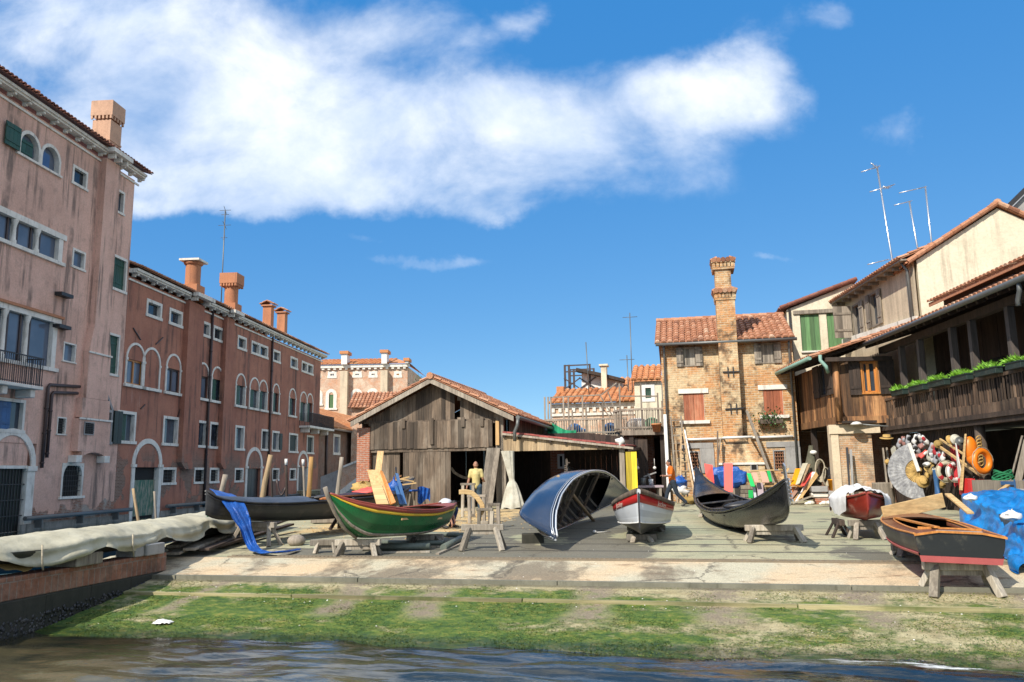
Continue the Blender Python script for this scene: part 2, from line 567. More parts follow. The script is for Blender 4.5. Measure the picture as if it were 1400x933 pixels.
M['bluetarp'] = m_cloth('blue_tarpaulin', (.012, .10, .40), (.008, .055, .24), .4, 4, .9)
M['skytarp'] = m_cloth('bright_blue_tarpaulin', (.008, .21, .55), (.006, .12, .36), .34, 3.2, 1.0)
M['canvas'] = m_cloth('cream_canvas', (.5, .465, .345), (.36, .33, .235), .9, 1.6, .6)
M['ochrecloth'] = m_cloth('ochre_canvas', (.33, .22, .07), None, .9)
M['whitetarp'] = m_cloth('white_plastic_sheet', (.72, .71, .68), (.55, .53, .5), .45, 2.5, .5)
M['curtain'] = m_cloth('pale_sackcloth', (.52, .5, .42), (.36, .34, .27), .9, 3, .6)
M['greennet'] = m_cloth('green_netting', (.02, .34, .16), None, .8)
M['rope'] = m_cloth('pale_rope', (.46, .4, .29), None, .9, 12)
M['greenrope'] = m_cloth('pale_green_rope', (.25, .5, .34), None, .8, 12)
M['straw'] = m_cloth('straw', (.52, .34, .11), (.4, .25, .08), .85, 14)
M['skin'] = m_paint('skin', (.43, .21, .13), .55, .1)
M['hair'] = m_paint('dark_hair', (.02, .014, .011), .6, .2)
M['teeyellow'] = m_cloth('pale_yellow_cotton', (.74, .62, .27), (.66, .53, .22), .9, 6, .3)
M['teeorange'] = m_cloth('orange_cotton', (.8, .19, .012), (.7, .15, .01), .9, 6, .3)
M['teewhite'] = m_cloth('white_cotton', (.7, .7, .72), (.55, .55, .6), .9, 6, .3)
M['denim'] = m_cloth('mid_blue_denim', (.07, .12, .17), (.045, .08, .12), .9, 7, .3)
M['darkdenim'] = m_cloth('dark_denim', (.028, .042, .065), (.018, .028, .045), .9, 7, .3)
M['bluejean'] = m_cloth('strong_blue_denim', (.02, .045, .17), (.012, .03, .11), .9, 7, .3)
M['shoe'] = m_paint('dark_shoe', (.03, .025, .022), .6, .2)
M['redroof'] = m_paint('faded_red_roofing_felt', (.34, .085, .07), .85, .3, (.3, .2, .16), .6)
M['leaf'] = m_cloth('grass_leaf', (.16, .36, .02), (.08, .22, .015), .6, 5, .1, 1.0)
M['darkleaf'] = m_cloth('dark_leaf', (.05, .11, .025), (.03, .07, .02), .6, 5, .1, 1.0)
M['bark'] = m_wood('bark', (.12, .09, .065), (.07, .05, .037), 2, 6, .9)
M['logpost'] = m_wood('pale_log', (.42, .3, .17), (.3, .2, .11), 2, 6, .85)
M['greylog'] = m_wood('grey_log', (.34, .29, .23), (.22, .18, .14), 2, 6, .85)
M['goldlog'] = m_wood('golden_log', (.46, .26, .085), (.32, .17, .055), 2, 6, .8)
M['tanwood'] = m_wood('tan_weathered_board', (.42, .31, .18), (.25, .175, .1), 2, 8, .8, worn=(.36, .29, .2), kt=.7)
M['railwood'] = m_wood('brown_baluster_wood', (.13, .08, .05), (.04, .026, .018), 2, 8, .8, worn=(.15, .1, .065), kt=1.4)
M['gallerypost'] = m_wood('grey_brown_post', (.085, .07, .062), (.05, .04, .035), 2, 6, .8)
M['verdigris'] = m_paint('green_copper_pipe', (.2, .34, .28), .6, .2)
SUN_AZ, SUN_EL = rad(37), rad(41)
sd = Vector((math.sin(SUN_AZ) * math.cos(SUN_EL), math.cos(SUN_AZ) * math.cos(SUN_EL), -math.sin(SUN_EL)))
sun = bpy.data.objects.new('sun', bpy.data.lights.new('sun', 'SUN'))
COL.objects.link(sun)
sun.data.energy = 3.5
sun.data.angle = rad(.5)
sun.data.color = (1, .93, .82)
sun.rotation_euler = sd.to_track_quat('-Z', 'Y').to_euler()
wd = bpy.data.worlds.new('World')
S.world = wd
wd.use_nodes = True
t = NT(wd.node_tree)
sky = t.new('TexSky', sky_type='NISHITA')
sky.sun_disc = False
sky.sun_elevation = SUN_EL
sky.sun_rotation = PI + SUN_AZ
sky.air_density = .62
sky.dust_density = 0
sky.ozone_density = 3
gen = t.new('TexCoord').outputs['Generated']
dx, dy, dz = t.sep(gen)
dyc = t.ma('MAXIMUM', dy, .05)
px_, pz_ = t.ma('DIVIDE', dx, dyc), t.ma('DIVIDE', dz, dyc)
pv = t.comb(px_, pz_, 0.0)
wn = t.new('TexNoise')
t.put(wn.inputs['Vector'], pv)
wn.inputs['Scale'].default_value = 5
wn.inputs['Detail'].default_value = 6
wn.inputs['Roughness'].default_value = .62
pvw = t.add3(pv, t.mul3(t.add3(wn.outputs['Color'], (-.5, -.5, -.5)), (.16, .11, 0)))
def sky_blob(u, v, ru, rv, k):
 d = ray(u, v)
 c = (d.x / d.y, d.z / d.y)
 q = t.mul3(t.add3(pvw, (-c[0], -c[1], 0)), (FPX / ru, FPX / rv, 0))
 ln = t.new('VectorMath', operation='LENGTH')
 t.put(ln.inputs[0], q)
 return t.rng(ln.outputs['Value'], .1, 1.25, k, 0)
dens = None
for b in ((400, 150, 360, 150, 1.0), (330, 235, 260, 90, .95), (60, 40, 330, 150, .8), (690, 165, 300, 105, 1.0), (930, 130, 210, 110, .9), (110, 190, 170, 110, .62),
   (560, 262, 230, 56, .8), (250, 20, 330, 110, .72), (600, 30, 240, 80, .5), (1040, 90, 100, 90, .62), (840, 235, 240, 60, .5), (300, 285, 190, 30, .75),
   (1215, 175, 70, 60, .5), (1130, 22, 70, 44, .62), (575, 362, 150, 18, .55), (695, 285, 70, 30, .5), (480, 330, 70, 14, .4), (1050, 348, 50, 12, .42), (720, 20, 60, 30, .42)):
 q = sky_blob(*b)
 dens = q if dens is None else t.ma('SUBTRACT', t.ma('ADD', dens, q), t.ma('MULTIPLY', dens, q))
n1 = t.noise(t.mul3(pv, (1, 1.3, 1)), 5.0, 9, .58, 0, .3)
n2 = t.noise(t.add3(t.mul3(pv, (1, 1.5, 1)), (3.3, 1.7, 0)), 2.6, 6, .6)
cl = t.ma('ADD', t.ma('MULTIPLY', dens, .92), t.ma('MULTIPLY', t.ma('SUBTRACT', n1, .5), 1.5))
cl = t.ma('ADD', cl, t.ma('MULTIPLY', t.ma('SUBTRACT', n2, .5), .4))
cl = t.ma('MULTIPLY', t.rng(cl, .22, 1.12), t.rng(dens, .0, .35))
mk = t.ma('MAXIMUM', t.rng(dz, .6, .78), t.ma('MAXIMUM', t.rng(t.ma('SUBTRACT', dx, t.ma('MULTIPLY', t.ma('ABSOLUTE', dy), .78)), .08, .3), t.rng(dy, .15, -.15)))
c2 = t.ma('MULTIPLY', t.rng(t.noise(gen, 2.6, 8, .6), .36, .58), mk)  # unseen clouds outside the view, added for white fill on the shaded walls
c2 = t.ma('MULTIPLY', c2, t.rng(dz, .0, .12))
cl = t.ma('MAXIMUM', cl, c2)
cshade = t.mix(t.rng(t.noise(t.add3(pv, (.03, .05, 0)), 4, 8, .62), .36, .66), (3.3, 3.75, 4.5), (4.9, 5.0, 5.1))
sr, sg_, sb_ = t.sep(sky.outputs[0])
skyc = t.comb(t.ma('MULTIPLY', sr, .36), t.ma('ADD', t.ma('MULTIPLY', sg_, .33), .72), t.ma('ADD', t.ma('MULTIPLY', sb_, .2), 2.25))
bg = t.n['Background']
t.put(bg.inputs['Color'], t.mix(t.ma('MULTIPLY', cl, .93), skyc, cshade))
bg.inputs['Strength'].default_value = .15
S.view_settings.view_transform = 'Standard'
S.view_settings.look = 'None'
S.view_settings.exposure = .75
S.view_settings.gamma = 1
S.view_settings.use_curve_mapping = False
S.cycles.use_denoising = True
S.cycles.max_bounces = 6
S.cycles.transparent_max_bounces = 8
S.cycles.caustics_reflective = False
S.cycles.caustics_refractive = False
def tleft(s):
 k = [(-99, -9.62), (13.4, -9.62), (13.6, -11.6), (24, -12.2), (30, -13.7), (60, -13.7), (72, -70), (900, -300)]
 for (a, x), (b, y) in zip(k, k[1:]):
  if s <= b:
   return x + (y - x) * (s - a) / (b - a)
 return -300
def f_ground(t):
 o = t.obj()
 x, y, z = t.sep(o)
 wob = t.noise(o, .55, 5, .6)
 fine = t.noise(o, 5, 6, .7)
 grit = t.noise(o, 38, 3, .7)
 big = t.noise(t.mul3(o, (.5, 1, 1)), .42, 5, .65)
 c = t.mix(t.rng(big, .38, .62), (.31, .315, .20), (.41, .37, .235))
 c = t.mix(t.ma('MULTIPLY', t.rng(fine, .5, .72), .5), c, (.21, .205, .16))
 pk = t.noise(t.add3(t.mul3(o, (1, .8, 1)), (2.7, 8.1, 0)), .38, 5, .62)
 side = t.ma('MULTIPLY', t.rng(x, -7.2, -6.0), t.rng(x, -2.5, -.2, 1, 0))
 rim = t.ma('MULTIPLY', t.rng(y, 13.2, 14.4), t.rng(y, 15.6, 17.2, 1, 0))
 dark = t.rng(t.ma('ADD', t.ma('ADD', pk, t.ma('MULTIPLY', side, .2)), t.ma('MULTIPLY', rim, .1)), .57, .62)
 dark = t.ma('MULTIPLY', dark, t.rng(y, 13.5, 14.2))
 c = t.mix(t.ma('MULTIPLY', dark, .85), c, (.115, .105, .085))
 sw = t.noise(t.add3(o, (5.1, 1.2, 0)), 1.3, 7, .72)
 sm = t.ma('MULTIPLY', t.ma('MULTIPLY', t.rng(x, -11.5, -9.5), t.rng(x, -5.9, -4.6, 1, 0)), t.ma('MULTIPLY', t.rng(y, 17.5, 19.5), t.rng(y, 29, 30.5, 1, 0)))
 c = t.mix(t.ma('MULTIPLY', t.rng(t.ma('ADD', sw, t.ma('MULTIPLY', sm, .22)), .58, .74), sm), c, (.56, .40, .19))
 band = t.ma('MULTIPLY', t.rng(y, 13.2, 13.26), t.rng(y, 14.62, 14.68, 1, 0))
 bc = t.mix(t.rng(wob, .36, .6), (.56, .42, .26), (.47, .43, .31))
 bc = t.mix(t.ma('MULTIPLY', t.rng(t.noise(t.mul3(o, (.7, 2.2, 1)), 2.2, 6, .72), .54, .68), .8), bc, (.2, .12, .065))
 bc = t.mix(t.ma('MULTIPLY', t.rng(t.ma('ADD', t.noise(t.mul3(o, (1.2, .7, 1)), .7, 6, .68), t.ma('MULTIPLY', side, .1)), .52, .66), .85), bc, (.17, .135, .09))
 c = t.mix(band, c, bc)
 low = t.rng(y, 13.17, 13.23, 1, 0)
 gm_ = t.noise(t.mul3(o, (1, 1.6, 1)), 2.1, 6, .7)
 lc = t.mix(t.rng(gm_, .38, .6), (.30, .25, .13), (.40, .35, .20))
 lc = t.mix(t.ma('MULTIPLY', t.rng(fine, .45, .7), .7), lc, (.16, .14, .075))
 trk = None
 for c0, wdt in ((-8.1, .2), (-5.55, .28), (-4.0, .3), (-1.55, .42), (.42, .42), (2.3, .33), (4.6, .3)):
  d = t.ma('ABSOLUTE', t.ma('ADD', t.ma('ADD', x, -c0), t.ma('MULTIPLY', t.ma('SUBTRACT', wob, .5), 1.3)))
  q = t.rng(d, wdt * .3, wdt * 1.5, 1, 0)
  trk = q if trk is None else t.ma('MAXIMUM', trk, q)
 trk = t.ma('MULTIPLY', trk, t.rng(y, 11.35, 11.75))
 trk = t.ma('MULTIPLY', trk, t.rng(fine, .3, .55))
 lc = t.mix(t.ma('MULTIPLY', trk, .8), lc, (.20, .155, .115))
 gm = t.noise(t.mul3(o, (.8, 1.4, 1)), 1.1, 7, .7)
 up = t.rng(y, 12.45, 13.25, .0, -.26)
 left = t.rng(x, -4, 2, .1, -.02)
 moss = t.rng(t.ma('ADD', t.ma('ADD', t.ma('ADD', gm, up), left), t.ma('MULTIPLY', t.ma('SUBTRACT', fine, .5), .35)), .38, .56)
 moss = t.ma('MULTIPLY', moss, t.ma('SUBTRACT', 1.0, t.ma('MULTIPLY', trk, .95)))
 mv = t.noise(t.mul3(o, (1, 1.7, 1)), 4.6, 8, .78)
 mc = t.ramp(mv, [(.3, (.016, .042, .014)), (.43, (.042, .098, .012)), (.54, (.105, .155, .018)), (.64, (.22, .21, .045)), (.76, (.38, .31, .12))])
 lc = t.mix(moss, lc, mc)
 c = t.mix(low, c, lc)
 lip = t.ma('MULTIPLY', t.rng(y, 12.39, 12.405), t.rng(y, 12.44, 12.5, 1, 0))
 c = t.mix(t.ma('MULTIPLY', lip, t.ma('MULTIPLY', t.rng(fine, .4, .55), t.rng(wob, .44, .58))), c, (.5, .43, .25))
 rs = t.ma('MULTIPLY', t.rng(y, 13.0, 13.1), t.rng(y, 13.2, 13.24, 1, 0))
 c = t.mix(t.ma('MULTIPLY', rs, .7), c, (.085, .08, .055))
 wet = t.rng(t.ma('ADD', y, t.ma('MULTIPLY', wob, .5)), 10.75, 11.25, 1, 0)
 c = t.shade(c, t.rng(wet, 0, 1, 1, .5))
 jl = None
 for y0 in (15.9, 16.9, 17.75, 20.4):
  d = t.ma('ABSOLUTE', t.ma('ADD', t.ma('ADD', y, -y0), t.ma('MULTIPLY', t.ma('SUBTRACT', fine, .5), .05)))
  q = t.rng(d, .03, .09, 1, 0)
  jl = q if jl is None else t.ma('MAXIMUM', jl, q)
 c = t.mix(t.ma('MULTIPLY', jl, .88), c, (.06, .055, .045))
 vo = t.new('TexVoronoi', feature='DISTANCE_TO_EDGE')
 t.put(vo.inputs['Vector'], t.add3(o, t.mul3(t.comb(fine, wob, 0.0), (.5, .8, 0))))
 vo.inputs['Scale'].default_value = .42
 ck = t.ma('MULTIPLY', t.rng(vo.outputs['Distance'], .004, .016, 1, 0), t.rng(wob, .42, .55))
 c = t.mix(t.ma('MULTIPLY', ck, t.rng(y, 13.2, 13.3, 0, .7)), c, (.07, .06, .045))
 pd = t.noise(t.add3(t.mul3(o, (.7, 1.6, 1)), (8, 3, 0)), 1.0, 6, .66)
 c = t.mix(t.ma('MULTIPLY', t.rng(pd, .56, .7), t.rng(y, 14.8, 15.2, 0, .65)), c, (.15, .14, .1))
 c = t.shade(c, t.rng(grit, .3, .7, .76, 1.2))
 h = t.ma('ADD', t.ma('ADD', t.ma('MULTIPLY', fine, .6), t.ma('MULTIPLY', grit, .25)), t.ma('MULTIPLY', t.ma('MULTIPLY', mv, moss), 2.0))
 return {'Base Color': c, 'Roughness': t.rng(wet, 0, 1, .92, .35), 'Normal': t.bump(h, .6, .04)}
M['ground'] = mat('slipway_and_yard', f_ground)
ss = [3, 5, 7, 8, 9, 10, 10.45, 11, 11.5, 12, 12.36, 12.41, 12.8, 13.18, 13.23, 13.4, 13.6, 14.1, 14.6, 15.2, 16.4, 17.6, 19, 21, 24, 27, 30, 34, 40, 46, 60, 72, 100, 200, 500]
cc = [0, .5, 1, 2, 3, 4, 5, 6, 8, 10, 12, 14, 16, 18, 20, 23, 26, 30, 36, 45, 60, 100, 200, 500]
g = MB()
for i, s_ in enumerate(ss):
 for c_ in cc:
  z_ = gs(s_)
  if 9 < s_ < 12.3 and c_ < 30:
   z_ += .03 * (mnoise.noise(Vector((c_ * .9, s_ * 1.7, 0))))
  g.v.append((tleft(s_) + c_, s_, z_))
 g.v.append((tleft(s_) - .01, s_, -3.0))
nc = len(cc) + 1
for i in range(len(ss) - 1):
 for j in range(len(cc) - 1):
  g.f.append([i * nc + j, i * nc + j + 1, (i + 1) * nc + j + 1, (i + 1) * nc + j])
 g.f.append([i * nc + nc - 1, i * nc, (i + 1) * nc, (i + 1) * nc + nc - 1])
g.mi = [0] * len(g.f); g.sm = [False] * len(g.f); g.t = [.5] * len(g.f)
struct(g, 'yard_ground', M['ground'], YF)
g = MB()
x = -8.9
g.box(-9.0, 16, 14.61, 14.63, -.26, -.168)
g.box(-9.0, 16, 14.77, 14.79, -.26, -.163)
while x < 16:
 g.box(x, x + .035, 14.63, 14.77, -.2, -.172, t=rnd.random())
 x += .085
struct(g, 'drain_grating', m_paint('rusty_grating', (.2, .16, .11), .8, .3), YF)
g = MB()
x = -9.55
while x < 18:
 L = rnd.uniform(2.2, 4.2)
 g.box(x, x + L - .02, 12.36 + rnd.uniform(-.01, .01), 12.45, -.64, -.532 + rnd.uniform(-.008, .006), t=rnd.random())
 x += L
struct(g, 'slip_rail', m_wood('worn_rail', (.33, .28, .15), (.13, .13, .05), 0, 5, .9, worn=(.06, .095, .015)), YF)
g = MB()
x = -9.6
while x < 18:
 L = rnd.uniform(3, 5)
 g.box(x, x + L - .015, 13.15, 13.3, -.5, -.362 + rnd.uniform(-.006, .003), t=rnd.random())
 x += L
struct(g, 'slip_kerb', m_stone('dark_kerb', (.2, .19, .14), (.14, .135, .1), (.07, .068, .045)), YF)
def f_water(t):
 o = t.obj()
 x, y, z = t.sep(o)
 n = t.noise(t.mul3(o, (.38, 1.0, 1)), 1.9, 4, .5, 0, .7)
 n2 = t.noise(t.mul3(o, (.5, 1.5, 1)), 6, 4, .6, 0, .6)
 h = t.ma('ADD', n, t.ma('MULTIPLY', n2, .22))
 nrm = t.bump(h, .6, .05)
 fo = t.noise(t.mul3(o, (.7, 2.4, 1)), 2.4, 7, .75)
 ed = t.ma('ADD', y, t.ma('MULTIPLY', t.noise(o, .8, 4, .5), .5))
 fm = t.ma('MULTIPLY', t.ma('MULTIPLY', t.rng(ed, 10.28, 10.52), t.rng(x, -.5, 3.0)), t.rng(fo, .42, .6))
 fm2 = t.ma('MULTIPLY', t.rng(fo, .66, .74), t.ma('MULTIPLY', t.rng(ed, 9.6, 10.5), .12))
 fm = t.ma('MAXIMUM', fm, fm2)
 depth = t.rng(ed, 8.4, 10.6)
 mk = t.noise(o, .9, 4, .6)
 murk = t.mix(t.rng(t.ma('ADD', mk, t.rng(x, -7, 0, .14, -.1)), .42, .64), (.022, .027, .02), (.10, .086, .046))
 murk = t.mix(fm, murk, (.8, .82, .82))
 df = t.new('BsdfDiffuse')
 t.put(df.inputs['Color'], murk)
 tr = t.new('BsdfTransparent')
 t.put(tr.inputs['Color'], (.7, .72, .52))
 gl = t.new('BsdfGlossy')
 gl.inputs['Roughness'].default_value = .05
 t.put(gl.inputs['Color'], (1, 1, 1))
 t.put(gl.inputs['Normal'], nrm)
 fr = t.new('Fresnel')
 fr.inputs['IOR'].default_value = 1.75
 t.put(fr.inputs['Normal'], nrm)
 m1 = t.new('MixShader')
 t.put(m1.inputs[0], t.ma('MULTIPLY', t.ma('MULTIPLY', depth, .8), t.ma('SUBTRACT', 1.0, fm)))
 t.k.new(df.outputs[0], m1.inputs[1])
 t.k.new(tr.outputs[0], m1.inputs[2])
 m2 = t.new('MixShader')
 t.put(m2.inputs[0], t.ma('MULTIPLY', fr.outputs[0], t.ma('SUBTRACT', 1.0, fm)))
 t.k.new(m1.outputs[0], m2.inputs[1])
 t.k.new(gl.outputs[0], m2.inputs[2])
 t.k.new(m2.outputs[0], t.n['Material Output'].inputs['Surface'])
 return {}
M['water'] = mat('canal_water', f_water)
g = MB()
def wz(t_, s_):
 wr = .35 * mnoise.noise(Vector((t_ * .35, s_ * .5, 1)))
 a = mnoise.noise(Vector((t_ * .5 + s_ * .25, s_ * 1.7 + wr * 2, 3)))
 b = mnoise.noise(Vector((t_ * 1.1 - s_ * .3, s_ * 3.4 + wr * 3, 9)))
 c = mnoise.noise(Vector((t_ * 2.6, s_ * 7 + wr * 4, 5)))
 return -.85 + (.075 * a + .034 * b + .009 * c) * min(1, max(0, (11.2 - s_) / 1.5) * .8 + .2)
for a_, b_, c_, d_, n_, m_ in ((-9.58, 9, 6, 10.9, 420, 190), (-40, -9.6, 3, 12, 60, 30), (9.001, 30, 3, 12, 40, 30), (-9.58, 9, 3, 5.999, 60, 20)):
 g.sheet(lambda i, j: (a_ + (b_ - a_) * i, c_ + (d_ - c_) * j, wz(a_ + (b_ - a_) * i, c_ + (d_ - c_) * j)), n_, m_)
g.add([(-40, 12, -.85), (-9.0, 12, -.85), (-9.0, 200, -.85), (-40, 200, -.85)], [(0, 1, 2, 3)])
g.add([(-300, -150, -.86), (300, -150, -.86), (300, 3.0, -.86), (-300, 3.0, -.86)], [(0, 1, 2, 3)])
struct(g, 'canal_water', M['water'], YF)
M['algae'] = mat('algae', lambda t: {'Base Color': t.ramp(t.tint(), [(0, (.022, .055, .016)), (.35, (.05, .11, .014)), (.6, (.115, .16, .02)), (.78, (.26, .23, .06)), (1, (.4, .33, .13))]), 'Roughness': .6})
g = MB()
TR = ((-8.1, .2), (-5.55, .28), (-4.0, .3), (-1.55, .42), (.42, .42), (2.3, .33), (4.6, .3))
n_ = 0
while n_ < 46000:
 t_ = rnd.uniform(-9.4, 7)
 s_ = rnd.uniform(10.3, 13.1)
 if s_ > 11.4 and any(abs(t_ + .6 * mnoise.noise(Vector((t_, s_, 2))) - a) < b for a, b in TR) and rnd.random() < .8:
  n_ += .2
  continue
 q = mnoise.noise(Vector((t_ * .9, s_ * 1.5, 0))) + .5 * mnoise.noise(Vector((t_ * 3.1, s_ * 4, 5)))
 if s_ > 12.36 and (q < -.05 or rnd.random() < .35):
  n_ += .3
  continue
 if q < -.2 and rnd.random() < .85:
  n_ += .3
  continue
 n_ += 1
 L = rnd.uniform(.015, .042)
 a = rnd.gauss(-PI / 2, .7)
 w_ = rnd.uniform(.002, .006)
 z = gs(s_) + .004
 dx_, dy_ = math.cos(a) * L, math.sin(a) * L
 ti = min(1, max(0, .52 + q * .42 + rnd.gauss(0, .13) - max(0, 11.0 - s_) * .35))
 ux, uy = -dy_ / L * w_, dx_ / L * w_
 g.add([(t_ - ux, s_ - uy, z), (t_ + ux, s_ + uy, z), (t_ + dx_ * .5 + ux, s_ + dy_ * .5 + uy, z + L * rnd.uniform(.05, .25)), (t_ + dx_, s_ + dy_, gs(s_ + dy_) + rnd.uniform(.004, .02))],
   [(0, 1, 2), (0, 2, 3)], t=ti)
struct(g, 'algae', M['algae'], YF, kind='stuff')
g = MB()
for i in range(170):
 s_ = rnd.choice((rnd.uniform(10.9, 13.1), rnd.uniform(12.2, 12.5), rnd.uniform(13.3, 19)))
 t_ = rnd.uniform(-9, 8)
 r_ = rnd.uniform(.006, .015) * (1 if s_ < 13 else .7)
 g.ball((t_, s_, gs(s_) + r_ * .3), (r_, r_ * rnd.uniform(.5, 1), r_ * .5), 6, 4, t=rnd.random())
struct(g, 'shell_chips', M['white'], YF, kind='stuff')
g = MB()
for i in range(500):
 t_, s_ = rnd.gauss(-7.5, 1.7), rnd.gauss(22.5, 2.6)
 if s_ < 16.5:
  continue
 r_ = rnd.uniform(.02, .07)
 a = rnd.uniform(0, 6.3)
 g.beam((t_, s_, gs(s_) + .01), (t_ + r_ * math.cos(a), s_ + r_ * math.sin(a), gs(s_) + .012), .02, .012, t=rnd.random())
struct(g, 'wood_shavings', M['fresh'], YF, kind='stuff')
w = thing('quay_wall', 'low brick quay wall with dark slimy foot along the left side of the slip', 'wall', YF, (-9.8, 13, -.85))
g = MB()
g.box(-9.99, -9.6, 4, 13.55, -.33, .0)
g.build('brick_course', M['quaybrick'], w, bev=.015)
g = MB()
for i in range(10):
 a = 4 + i * .955
 g.box(-10.0, -9.585 + rnd.uniform(-.012, .012), a, a + .95, -3, -.332)
g.build('foot', M['slime'], w, bev=.02)
g = MB()
for i in range(900):
 s_ = rnd.uniform(8, 14)
 z = rnd.uniform(-1.0, -.62) + (s_ - 10) * .05
 r_ = rnd.uniform(.012, .03)
 g.ball((-9.58, s_, z), (r_ * .7, r_, r_ * 1.2), 6, 4, t=rnd.random())
o = g.build('mussels', M['blackdull'], w)
o['kind'] = 'stuff'
def wall(g, x0, x1, z0, z1, holes, y=0.0, d=.3, mi=0):
 holes = [h[:4] for h in holes]
 xs = sorted({round(q, 4) for h in holes for q in h[:2] if x0 < q < x1} | {x0, x1})
 zs = sorted({round(q, 4) for h in holes for q in h[2:4] if z0 < q < z1} | {z0, z1})
 hs = [tuple(round(q, 4) for q in h) for h in holes]
 for a, b in zip(xs, xs[1:]):
  run = None
  for c, e in zip(zs, zs[1:]):
   mx, mz = (a + b) / 2, (c + e) / 2
   if any(h[0] < mx < h[1] and h[2] < mz < h[3] for h in hs):
    continue
   g.add([(a, y, c), (b, y, c), (b, y, e), (a, y, e)], [(0, 1, 2, 3)], mi)
 for a, b, c, e in hs:
  g.add([(a, y, c), (a, y + d, c), (a, y + d, e), (a, y, e)], [(0, 1, 2, 3)], mi)
  g.add([(b, y, c), (b, y + d, c), (b, y + d, e), (b, y, e)], [(3, 2, 1, 0)], mi)
  g.add([(a, y, c), (b, y, c), (b, y + d, c), (a, y + d, c)], [(0, 1, 2, 3)], mi)
  g.add([(a, y, e), (b, y, e), (b, y + d, e), (a, y + d, e)], [(3, 2, 1, 0)], mi)
 return g
def frame_mb(g, x0, x1, z0, z1, w, y0, y1, sill=0.0, mi=0):
 g.box(x0, x0 + w, y0, y1, z0 + w, z1 - w, mi)
 g.box(x1 - w, x1, y0, y1, z0 + w, z1 - w, mi)
 g.box(x0, x1, y0, y1, z1 - w, z1, mi)
 g.box(x0 - sill, x1 + sill, y0 - sill * .6, y1, z0, z0 + w, mi)
def arc_mb(g, xc, z, r, w, y0, y1, n=14, a0=0, a1=PI, sq=1.0, mi=0):
 for i in range(n):
  a, b = a0 + (a1 - a0) * i / n, a0 + (a1 - a0) * (i + 1) / n
  q = lambda k, rr: (xc + rr * math.cos(k), z + sq * rr * math.sin(k))
  g.prism([q(a, r), q(a, r + w), q(b, r + w), q(b, r)], y0, y1, mi)
def boards(g, x0, x1, y0, y1, z0, z1, w=.14, gap=.006, jit=.006, mi=0):
 n = max(1, round((x1 - x0) / w))
 ww = (x1 - x0) / n
 for i in range(n):
  j = rnd.uniform(-jit, jit)
  g.box(x0 + i * ww + gap / 2, x0 + (i + 1) * ww - gap / 2, y0 + j, y1 + j, z0, z1, mi, rnd.random())
def shutter(parent, x0, x1, y, z0, z1, m, th=.045, battens=True, label=None):
 g = MB()
 boards(g, x0, x1, y - th, y, z0, z1, max(.12, (x1 - x0) / 4), .006, .002)
 if battens:
  for z in (z0 + (z1 - z0) * .18, z0 + (z1 - z0) * .78):
   g.box(x0 + .02, x1 - .02, y - th - .025, y - th - .004, z, z + .09)
 o = g.build('shutter', m, parent)
 if label:
  o['label'] = label
 return o
def grille(parent, x0, x1, z0, z1, y, nx, nz, m, r=.012):
 g = MB()
 for i in range(nx):
  x = x0 + (x1 - x0) * (i + 1) / (nx + 1)
  g.box(x - r, x + r, y - r, y + r, z0, z1)
 for i in range(nz):
  z = z0 + (z1 - z0) * (i + 1) / (nz + 1)
  g.box(x0, x1, y - r * 2.2, y - r * .2 - r, z - r, z + r)
 return g.build('grille', m, parent)
def win(parent, r, frame=M['stone'], w=.13, depth=.2, pane='glass', sill=.06, bars=None, wood=None, shut=None, gril=None, proud=.03, label=None):
 x0, x1, z0, z1 = r
 g = MB()
 frame_mb(g, x0, x1, z0, z1, w, -proud, depth, sill)
 o = g.build('window', frame, parent)
 if label:
  o['label'] = label
 a, b, c, e = x0 + w, x1 - w, z0 + w, z1 - w
 if pane:
  g = MB()
  g.box(a, b, depth - .05, depth - .02, c, e, t=rnd.random())
  g.build('pane', M[pane], o)
 if wood:
  g = MB()
  frame_mb(g, a, b, c, e, .07, depth - .12, depth - .055)
  g.box((a + b) / 2 - .05, (a + b) / 2 + .05, depth - .12, depth - .055, c + .07, e - .07)
  g.build('sash', M[wood], o)
 if bars:
  g = MB()
  for i in range(1, bars[0]):
   x = a + (b - a) * i / bars[0]
   g.box(x - .025, x + .025, depth - .1, depth - .055, c, e)
  for i in range(1, bars[1]):
   z = c + (e - c) * i / bars[1]
   g.box(a, b, depth - .101, depth - .054, z - .02, z + .02)
  g.build('glazing_bars', M['white'], o)
 if shut:
  m, mode = shut
  mid = (a + b) / 2
  if mode == 'closed':
   shutter(o, a + .005, mid - .005, depth - .07, c, e, M[m])
   shutter(o, mid + .005, b - .005, depth - .07, c, e, M[m])
  elif mode == 'in':
   shutter(o, a + .005, a + (b - a) * .62, depth - .07, c, e, M[m])
  elif mode == 'half':
   shutter(o, a + .005, mid, depth - .07, c, e, M[m])
   shutter(o, b + .02, b + .02 + (b - a) / 2, -.06, c, e, M[m])
  elif mode == 'open':
   shutter(o, a - .02 - (b - a) / 2, a - .02, -.06, c, e, M[m])
   shutter(o, b + .02, b + .02 + (b - a) / 2, -.06, c, e, M[m])
  elif mode == 'left':
   shutter(o, a - .02 - (b - a) / 2, a - .02, -.06, c, e, M[m])
 if gril:
  grille(o, a, b, c, e, depth - .14, gril[0], gril[1], M['iron'])
 return o
